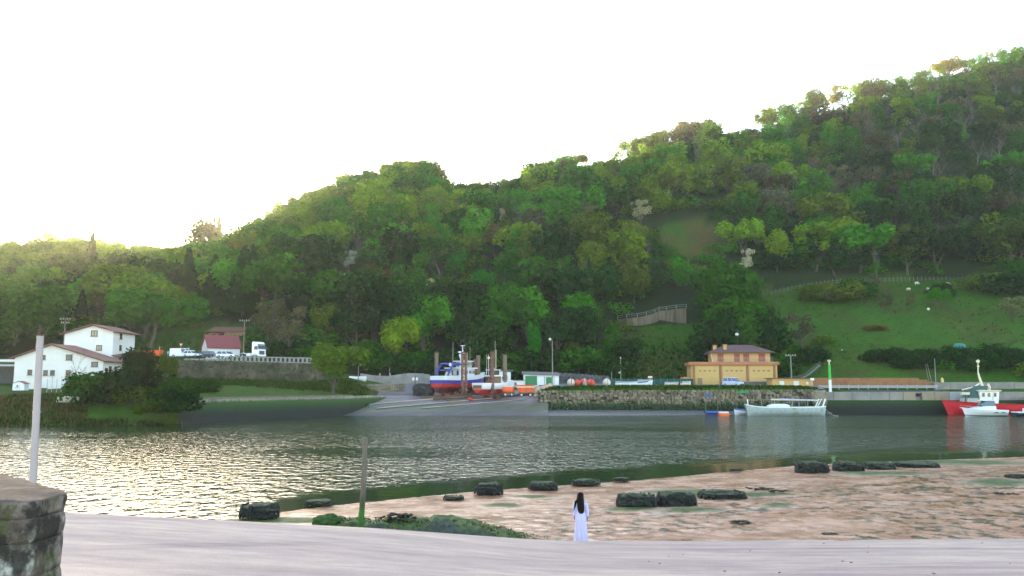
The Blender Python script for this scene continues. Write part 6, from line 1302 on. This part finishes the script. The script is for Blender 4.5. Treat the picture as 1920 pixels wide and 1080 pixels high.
# ------------------------------------------------------------------ foreshore: weed-covered rocks, post
m, nt, b = nodes_of('mussel and weed covered rock'); WEED = m
co = N(nt, 'ShaderNodeTexCoord').outputs['Object']; n1 = noise_tex(nt, co, 2.2, 5, .7); n2 = noise_tex(nt, co, 14, 4, .7); sx = N(nt, 'ShaderNodeSeparateXYZ'); gm = N(nt, 'ShaderNodeNewGeometry'); nt.links.new(gm.outputs['Normal'], sx.inputs[0])
c = ramp(nt, n2, [(.3, (.005, .005, .004)), (.55, (.012, .012, .009)), (.75, (.03, .028, .018))]); gfac = math_n(nt, 'MULTIPLY', ramp(nt, sx.outputs['Z'], [(.45, (0,) * 3), (.85, (1,) * 3)]), ramp(nt, n1, [(.40, (0,) * 3), (.55, (.85,) * 3)]))
nt.links.new(mix(nt, gfac, c, (.035, .06, .010)), b.inputs['Base Color']); b.inputs['Roughness'].default_value = .8; bump(nt, b, n2, .8, .05)
def rock(px, py, w, h, seed, lab, green=False, deep=.75):
    q = on_z(px, py + h / 2, .12); Y = q.y; W_, H_ = sz(w, Y) / 2, sz(h, Y); mb = MB(); mb.blob((0, W_ * .3, H_ * .34), (W_ * .9, W_ * deep, H_ * .47), seed, .34, 4, 1.5, .3, -.15)
    r = random.Random(seed)
    for i in range(int(60 + w * 3)):    # fringe of hanging weed and mussels
        a = r.uniform(0, 6.28); z = r.uniform(.02, .72) * H_; k_ = .97 - .28 * (z / H_) ** 3; x, y = math.cos(a), math.sin(a); mx = max(abs(x), abs(y)) ** .5
        mb.blob((x / mx * W_ * k_, W_ * .3 + y / mx * W_ * deep * k_, z), (W_ * .07, W_ * .07, H_ * .13), r.random() * 50, .35, 1, 2)
    o = mb.build('mooring_rock' if not green else 'mossy_stone', WEED if not green else M('bright moss', (.028, .075, .010), .95, .4, 8, .5), None, (q.x, Y, .1 if not green else q.z)); tag(o, lab, 'rock', 'weed-covered rocks on the mud flat'); return o
for i, a in enumerate(((483, 955, 70, 29, 'big dark weed-covered rock at the water, nearest the concrete ramp'), (596, 941, 50, 9, 'low dark rock at the water edge left of the wooden post'), (850, 932, 38, 8, 'low greenish rock on the mud left of the row of dark rocks'), (916, 914, 53, 23, 'blocky dark rock at the water, left of the low oval one'), (1018, 909, 54, 16, 'low dark oval rock up the mud from the woman'), (1099, 903, 54, 11, 'flat dark rock straight above the woman'), (1165, 898, 32, 7, 'small flat dark rock at the water edge'), (1195, 939, 74, 34, 'large dark rock, left one of the touching pair'), (1270, 936, 74, 32, 'large dark rock with a green top, right one of the touching pair'), (1357, 928, 88, 19, 'long low dark rock right of the touching pair'), (1381, 880, 24, 5, 'tiny dark rock on the water edge'), (1525, 874, 58, 24, 'tall blocky dark rock at the water, first of the far row'), (1594, 873, 54, 19, 'dark rock second in the far row'), (1652, 872, 55, 14, 'lower dark rock third in the far row'), (1722, 870, 78, 10, 'long flat dark rock ending the far row'), (1908, 894, 36, 13, 'dark rock on a green patch at the edge of the flat'))): rock(*a[:4], i + 11, a[4])
q = P(612, 980, 31.0); o = MB().blob((0, 0, 0), (.5, .4, .3), 5, .25, 4, 2).build('mossy_stone', M('bright moss', (.028, .075, .010), .95, .4, 8, .5), None, q); tag(o, 'bright green mossy stone left of the wooden post', 'rock')
q = P(745, 978, 31.2); mb = MB(); r = random.Random(4)
for i in range(90): mb.blob((r.gauss(0, .26), r.gauss(0, .15), r.uniform(-.1, .3)), (.09, .08, .05), i, .4, 1, 2)
tag(mb.build('weed_clump', WEED, None, q), 'dark clump of seaweed on the green bank right of the wooden post', 'seaweed')
for i, (px, py, w, lab) in enumerate(((1425, 918, 50, 'dark seaweed scrap on the mud right of the long low rock'), (1460, 922, 30, 'smaller seaweed scrap beside a bigger one'), (1390, 981, 36, 'seaweed scrap on the rippled mud'), (1885, 927, 40, 'thin dark weed line near the edge of the flat'), (1555, 1004, 22, 'small weed scrap at the ramp edge'))):
    q = on_z(px, py, .35); mb = MB(); W_ = sz(w, q.y) / 2
    for j in range(28): mb.blob((r.uniform(-W_, W_), r.gauss(0, .12), r.uniform(-.02, .09)), (.13, .08, .035), j + i * 40, .4, 1, 2)
    tag(mb.build('seaweed_scrap', WEED, None, q), lab, 'seaweed', 'seaweed scraps on the mud flat')
m, nt, b = nodes_of('post wood with algae'); POSTW = m
co = N(nt, 'ShaderNodeTexCoord').outputs['Object']; sx = N(nt, 'ShaderNodeSeparateXYZ'); nt.links.new(co, sx.inputs[0]); n1 = noise_tex(nt, co, 6, 5, .7, (1, 1, .18)); n2 = noise_tex(nt, co, 3, 3, .6)
hz = math_n(nt, 'ADD', sx.outputs['Z'], math_n(nt, 'MULTIPLY', n2, .5)); al = ramp(nt, math_n(nt, 'DIVIDE', hz, 3.4), [(.1, (.018, .07, .008)), (.34, (.03, .13, .010)), (.42, (.02, .05, .01)), (.50, (.03, .035, .018))]); wd = ramp(nt, n1, [(.3, (.055, .045, .035)), (.6, (.14, .115, .085))])
nt.links.new(mix(nt, ramp(nt, math_n(nt, 'DIVIDE', hz, 3.4), [(.40, (0,) * 3), (.52, (1,) * 3)]), al, wd), b.inputs['Base Color']); b.inputs['Roughness'].default_value = .85; bump(nt, b, n1, .6, .04)
q = P(674, 988, 29.6); H = zat(820, 29.6) - q.z + .4; mb = MB(); rings = []
for i in range(22):
    t = i / 21; rr = .105 * (1 - .12 * t) * (1 + .05 * math.sin(i * 1.7)); dx = .05 * math.sin(t * 3.0) + .12 * t; rings.append([(dx + rr * math.cos(a * .5236) * (1 + .08 * mnoise.noise(Vector((a, i * .7, 1)))), rr * math.sin(a * .5236), H * t) for a in range(12)])
mb.loft(rings); pw = mb.build('wooden_post', POSTW, None, (q.x, 29.6, q.z - .4)); tag(pw, 'old wooden post with green algae at its foot, standing in the mud', 'post')

r = np.random.RandomState(5); V, C = [], []
for _ in range(1500):
    px = r.uniform(500, 1050); Y = 31.3 + r.normal() * .9; cy_ = 31.2 + .35 * math.sin((px - 960) / F * Y / 2.2); X_ = (px - 960) / F * Y; al = float(smooth(np.array(px), 500, 640) * (1 - smooth(np.array(px), 830, 1090)))
    dd = Y - cy_; z = 1.12 * al * (math.exp(-(max(dd - .9, 0) / 1.6) ** 2) if dd > 0 else math.exp(-(max(-dd - .2, 0) / .75) ** 2)) + .019 * (np.interp(X_, WL[:, 0], WL[:, 1]) - Y)
    if al < .15: continue
    c = (.05, .062, .012) if dd > -.1 else (.024, .028, .014)
    for _ in range(2):
        a = r.uniform(0, 6.28); h = r.uniform(.015, .05); w = h * .6; d = np.array([math.cos(a), math.sin(a), 0]); b0 = np.array([X_ + r.normal() * .06, Y + r.normal() * .06, z - .03]); ln = np.array([r.uniform(-.6, .6) * h, r.uniform(-.6, .6) * h, h])
        V += [b0 - d * w, b0 + d * w, b0 + ln + d * w * .5, b0 + ln - d * w * .5]; C += [tuple(np.array(c) * r.uniform(.6, 1.4)) + (1,)] * 4
me = mesh_np('bank_weed', np.array(V), np.arange(len(V)).reshape(-1, 4), LEAFS); set_attr(me, 'tint', np.array(C), 'FLOAT_COLOR'); link('bank_weed', me)['kind'] = 'stuff'

# ------------------------------------------------------------------ ramp foreground: wall end, pole, plate, litter
m, nt, b = nodes_of('lichen covered stone'); LICH = m
co = N(nt, 'ShaderNodeTexCoord').outputs['Object']; n1 = noise_tex(nt, co, 2.2, 6, .65); n2 = noise_tex(nt, co, 5.5, 7, .7); n3 = noise_tex(nt, co, 28, 4, .7); n4 = noise_tex(nt, co, 4.2, 8, .62, (1, 1, .7), 'Color')
s4 = N(nt, 'ShaderNodeSeparateColor'); nt.links.new(n4, s4.inputs[0])
base = ramp(nt, n2, [(.25, (.028, .024, .020)), (.42, (.085, .072, .058)), (.56, (.17, .145, .125)), (.72, (.24, .215, .20))])
base = mix(nt, ramp(nt, s4.outputs[0], [(.50, (0,) * 3), (.57, (.8,) * 3)]), base, ramp(nt, n3, [(.3, (.028, .046, .008)), (.6, (.06, .085, .016)), (.8, (.02, .03, .007))]))
base = mix(nt, ramp(nt, s4.outputs[1], [(.54, (0,) * 3), (.60, (.9,) * 3)]), base, ramp(nt, n3, [(.3, (.22, .24, .21)), (.6, (.38, .40, .35))]))
base = mix(nt, ramp(nt, s4.outputs[2], [(.50, (0,) * 3), (.58, (.9,) * 3)]), base, (.022, .022, .018))
gm = N(nt, 'ShaderNodeNewGeometry'); sx = N(nt, 'ShaderNodeSeparateXYZ'); nt.links.new(gm.outputs['Normal'], sx.inputs[0])
base = mix(nt, ramp(nt, sx.outputs['Z'], [(.55, (0,) * 3), (.85, (.9,) * 3)]), base, ramp(nt, n2, [(.3, (.075, .055, .045)), (.55, (.12, .085, .072)), (.75, (.18, .14, .125))]))
nt.links.new(base, b.inputs['Base Color']); b.inputs['Roughness'].default_value = .95; b.inputs['Specular IOR Level'].default_value = .15
bump(nt, b, math_n(nt, 'ADD', n2, math_n(nt, 'MULTIPLY', n3, .45)), .9, .05)
wl_ = thing('stone_wall', 'rough mossy stone wall end in the near corner beside the concrete ramp', 'stone wall', P(60, 1080, 4.8))
A_, B_ = P(64, 940, 4.62), P(127, 936, 5.0); C_ = P(-30, 892, 6.35); D_ = P(-160, 945, 4.5)
def course(name, z0, z1, grow, seed, amp, roundz=.5):
    """one course of the wall: plan A-B-C-D, finely divided, worn and uneven"""
    cs = [Vector((p.x, p.y, 0)) for p in (D_, A_, B_, C_)]; cen = sum(cs, Vector()) / 4; per = []
    for i in range(4):
        a, c_ = cs[i], cs[(i + 1) % 4]; n = max(6, int((c_ - a).length / .035))
        for j in range(n): per.append(a.lerp(c_, j / n))
    for _ in range(2): per = [(per[i - 1] + per[i] * 2 + per[(i + 1) % len(per)]) / 4 for i in range(len(per))]
    nz = max(5, int((z1 - z0) / .03)); rings = []
    lv = [(z0 + (z1 - z0) * i / nz, 1.0) for i in range(nz + 1)]
    top = [(z1 + .006, .965), (z1 + .012, .9), (z1 + .016, .8), (z1 + .018, .6), (z1 + .02, .35), (z1 + .02, .08)]
    off = Vector((3.3, 2.1, 1)); n_ = len(per)
    for z, k_ in lv + top:
        t = (z - z0) / (z1 - z0); rim = grow - .005 * max(0, (abs(2 * min(t, 1) - 1) - .72) / .28) ** 2; ring = []
        for p in per:
            q = cen + (p - cen) * k_; d = (p - cen).normalized(); w = Vector((q.x, q.y, z))
            dsp = amp * mnoise.fractal(w * 2.6 + off, .9, 2.0, 5) + amp * .35 * mnoise.fractal(w * 11 + off, .9, 2.0, 3); q = w + d * (rim + dsp) * (1 if k_ > .9 else k_); q.z += (amp * .8 * mnoise.fractal(w * 3.1 - off, .9, 2.0, 5) if k_ < 1 or t > .98 else 0); ring.append(q)
        rings.append(ring)
    o = MB().loft(rings).build(name, LICH, smooth=True); place_child(o, wl_); return o
zt = zat(938, 4.62)
course('coping', zt - .10, zt - .01, .0, 1, .02); course('stone', zt - .235, zt - .1015, -.001, 2, .02); course('stone', zt - .42, zt - .237, .001, 3, .02); course('stone', zt - .66, zt - .422, -.002, 4, .02); course('stone', zt - 1.2, zt - .665, .0, 5, .02)
q = P(52, 1095, 9.0); zb_ = q.z; pt = P(75.5, 632, 9.0); o = thing('white_pole', 'white metal pole standing behind the mossy stone wall', 'pole', (q.x, 9.0, zb_))
WP = M('chalky white paint', (.30, .265, .26), .55, .08, 2, .03); dxp = pt.x - q.x
H = pt.z - zb_; zr = zat(773, 9.0) - zb_; MB().tube([(0, 0, 0), (dxp, 0, H)], [.039, .035], 16).build('shaft', WP, o); MB().tube([(dxp * zr / H, 0, zr - .012), (dxp * zr / H, 0, zr + .012)], [.0395, .0395], 16).build('collar', WP, o); MB().tube([(dxp * .995, 0, H - .015), (dxp * 1.0, 0, H + .012)], [.0365, .0365], 16).build('end_cap', WP, o)
q = P(1594, 1016.5, 25.4); o = MB().prism_z([(-.46, .05), (-.3, -.14), (.25, -.2), (.47, -.08), (.3, .12), (-.2, .16)], 0, .05).build('rusty_plate', M('orange-brown rust', (.24, .095, .035), .9, .3, 5, .3), None, q + Vector((0, 0, -.02)), -.15); tag(o, 'flat rusty orange plate lying at the ramp edge', 'plate')
mb = MB(); r = random.Random(9); e = np.array(EDGE, float)
for i in range(20):
    px = r.uniform(1150, 1900); t = r.uniform(.45, .97); ey = np.interp(px, e[:, 0], e[:, 2]); E_ = P(px, np.interp(px, e[:, 0], e[:, 1]), ey); n0 = Vector((-8 + 18 * (px + 700) / 3400, 2, 4.86)); q = n0.lerp(E_, t); a = r.uniform(0, 3.1); L_ = r.uniform(.02, .07)
    mb.box(q.x, q.y, q.z + .012, L_, L_ * r.uniform(.2, .6), .012, rz=a)
o = mb.build('leaf_litter', M('dead leaves', (.07, .06, .02), .9, .4, 9, 0)); o['kind'] = 'stuff'

# ------------------------------------------------------------------ the woman
def person():
    q = P(1089, 1019, 25.45); zf = q.z; Hh = zat(923.5, 25.45) - zf; s = Hh / 1.66
    o = thing('person', 'woman with long dark hair in a long white dress, seen from behind', 'person', (q.x, 25.45, zf), math.radians(4)); o.scale = (s, s, s)
    J = [('pel', (0, 0, .92), .13), ('wa', (0, 0, 1.06), .105), ('ch', (0, .01, 1.24), .125), ('nk', (0, .0, 1.40), .055), ('hb', (0, .015, 1.47), .06), ('hd', (0, .02, 1.555), .088), ('ht', (0, .015, 1.63), .06),
         ('sl', (-.165, 0, 1.345), .055), ('el', (-.205, -.01, 1.10), .04), ('wl', (-.20, .05, .88), .027), ('pl', (-.197, .065, .81), .034),
         ('sr', (.165, 0, 1.345), .055), ('er', (.225, -.01, 1.09), .04), ('wr', (.235, .03, .86), .027), ('pr', (.237, .04, .79), .034),
         ('hl', (-.085, 0, .86), .095), ('kl', (-.08, .01, .48), .06), ('al', (-.08, -.02, .09), .036), ('tl', (-.09, .12, .03), .032), ('hr', (.085, 0, .86), .095), ('kr', (.08, .01, .48), .06), ('ar', (.08, -.02, .09), .036), ('tr', (.09, .12, .03), .032)]
    E_ = [('pel', 'wa'), ('wa', 'ch'), ('ch', 'nk'), ('nk', 'hb'), ('hb', 'hd'), ('hd', 'ht'), ('ch', 'sl'), ('sl', 'el'), ('el', 'wl'), ('wl', 'pl'), ('ch', 'sr'), ('sr', 'er'), ('er', 'wr'), ('wr', 'pr'), ('pel', 'hl'), ('hl', 'kl'), ('kl', 'al'), ('al', 'tl'), ('pel', 'hr'), ('hr', 'kr'), ('kr', 'ar'), ('ar', 'tr')]
    ix = {n: i for i, (n, _, _) in enumerate(J)}; v = [p for _, p, _ in J]; rad = [r_ for _, _, r_ in J]; ed = [(ix[a], ix[c_]) for a, c_ in E_]
    for side, w in ((-1, 'pl'), (1, 'pr')):      # four fingers and a thumb on each hand
        P0 = Vector(v[ix[w]])
        for f_, (dy, L_) in enumerate(((.028, .070), (.010, .078), (-.008, .072), (-.025, .056), (.04, .05))):
            prv = ix[w]
            for j in (1, 2):
                d = Vector((-side * .012 * j, dy + (.004 * j if f_ < 4 else .012 * j), -L_ * j / 2 - (.015 if f_ < 4 else -.02))); v.append(tuple(P0 + d)); rad.append(.0095); ed.append((prv, len(v) - 1)); prv = len(v) - 1
    me = bpy.data.meshes.new('body'); me.from_pydata([tuple(p) for p in v], ed, []); b_ = bpy.data.objects.new('body', me); COL.objects.link(b_)
    b_.modifiers.new('skin', 'SKIN'); sv = me.skin_vertices[0].data
    for i, r_ in enumerate(rad): sv[i].radius = (r_, r_)
    sv[0].use_root = True; sd_ = b_.modifiers.new('sub', 'SUBSURF'); sd_.levels = sd_.render_levels = 2
    dg = bpy.context.evaluated_depsgraph_get(); me2 = bpy.data.meshes.new_from_object(b_.evaluated_get(dg)); bpy.data.objects.remove(b_); me2.name = 'body'
    SKIN = M('skin', (.30, .165, .115), .55, .08, 4, 0); me2.materials.clear(); me2.materials.append(SKIN); me2.polygons.foreach_set('use_smooth', [True] * len(me2.polygons)); body = link('body', me2, o)
    # dress: shoulders to hem with folds
    DR = M('white cotton', (.53, .485, .63), .85, .05, 6, .1); rings = []
    for z, rx, ry, fo in ((1.405, .065, .062, 0), (1.385, .12, .085, 0), (1.355, .175, .10, 0), (1.30, .185, .118, .02), (1.2, .165, .125, .03), (1.06, .145, .115, .05), (.95, .165, .135, .06), (.82, .185, .15, .07), (.6, .19, .165, .09), (.35, .2, .18, .10), (.12, .215, .19, .11), (.02, .22, .195, .12)):
        rings.append([(rx * math.cos(a) * (1 + fo * math.sin(a * 9 + z * 2) + fo * .5 * math.sin(a * 17)), ry * math.sin(a) * (1 + fo * math.sin(a * 9 + z * 2)), z) for a in [i * 6.2832 / 56 for i in range(56)]])
    MB().loft(rings, True, False).build('dress', DR, o, smooth=True)
    for sd2 in (-1, 1):
        S_, El, Wr = (Vector(v[ix[a + ('l' if sd2 < 0 else 'r')]]) for a in ('s', 'e', 'w')); rr = [.075, .07, .066, .062, .06, .066]; pts = [S_ + Vector((-sd2 * .03, 0, .012)), S_.lerp(El, .3), S_.lerp(El, .75), El.lerp(Wr, .15), El.lerp(Wr, .6), El.lerp(Wr, .97)]; MB().tube(pts, rr, 14).build('sleeve', DR, o, smooth=True)
    # long dark hair down the back, a lock blown to the left
    HR = M('dark brown hair', (.011, .007, .006), .75, .5, 9, .3, stretch=(1, 1, .1), spec=.1); rings = []
    for z, rx, ry, cx, cy_ in ((1.672, .02, .02, 0, .0), (1.655, .065, .07, 0, -.005), (1.62, .097, .102, 0, -.005), (1.56, .107, .11, 0, -.012), (1.48, .112, .10, -.004, -.03), (1.40, .118, .085, -.006, -.06), (1.30, .122, .07, -.006, -.09), (1.18, .118, .055, -.002, -.11), (1.08, .105, .042, .004, -.118), (1.02, .08, .03, .008, -.118), (.985, .045, .018, .012, -.116)):
        rings.append([(cx + rx * math.cos(a) * (1 + .05 * math.sin(a * 11)), cy_ + ry * math.sin(a) * (1 + .08 * math.sin(a * 13 + z)), z) for a in [i * 6.2832 / 40 for i in range(40)]])
    hr = MB().loft(rings).build('hair', HR, o, smooth=True)
    for i in range(5): MB().tube([(-.085, -.02, 1.52 - i * .02), (-.13 - .012 * i, -.05, 1.38), (-.175 - .014 * i, -.06, 1.22 - .03 * i), (-.185 - .02 * i, -.05, 1.13 - .02 * i)], [.03, .028, .016, .004], 6).build('hair_lock', HR, hr, smooth=True)
    return o
person()

# ------------------------------------------------------------------ air
def build_haze():
    mb = MB(); mb.box(40, 250, 115, 1500, 1400, 240)
    m = bpy.data.materials.new('hazy air'); m.use_nodes = True; nt = m.node_tree; nt.nodes.clear()
    o = nt.nodes.new('ShaderNodeOutputMaterial'); v = nt.nodes.new('ShaderNodeVolumePrincipled')
    v.inputs['Color'].default_value = (.98, .93, .74, 1); v.inputs['Density'].default_value = 0.00016; v.inputs['Anisotropy'].default_value = 0.5
    nt.links.new(v.outputs[0], o.inputs['Volume'])
    h = mb.build('haze', m); h['kind'] = 'stuff'
build_haze()
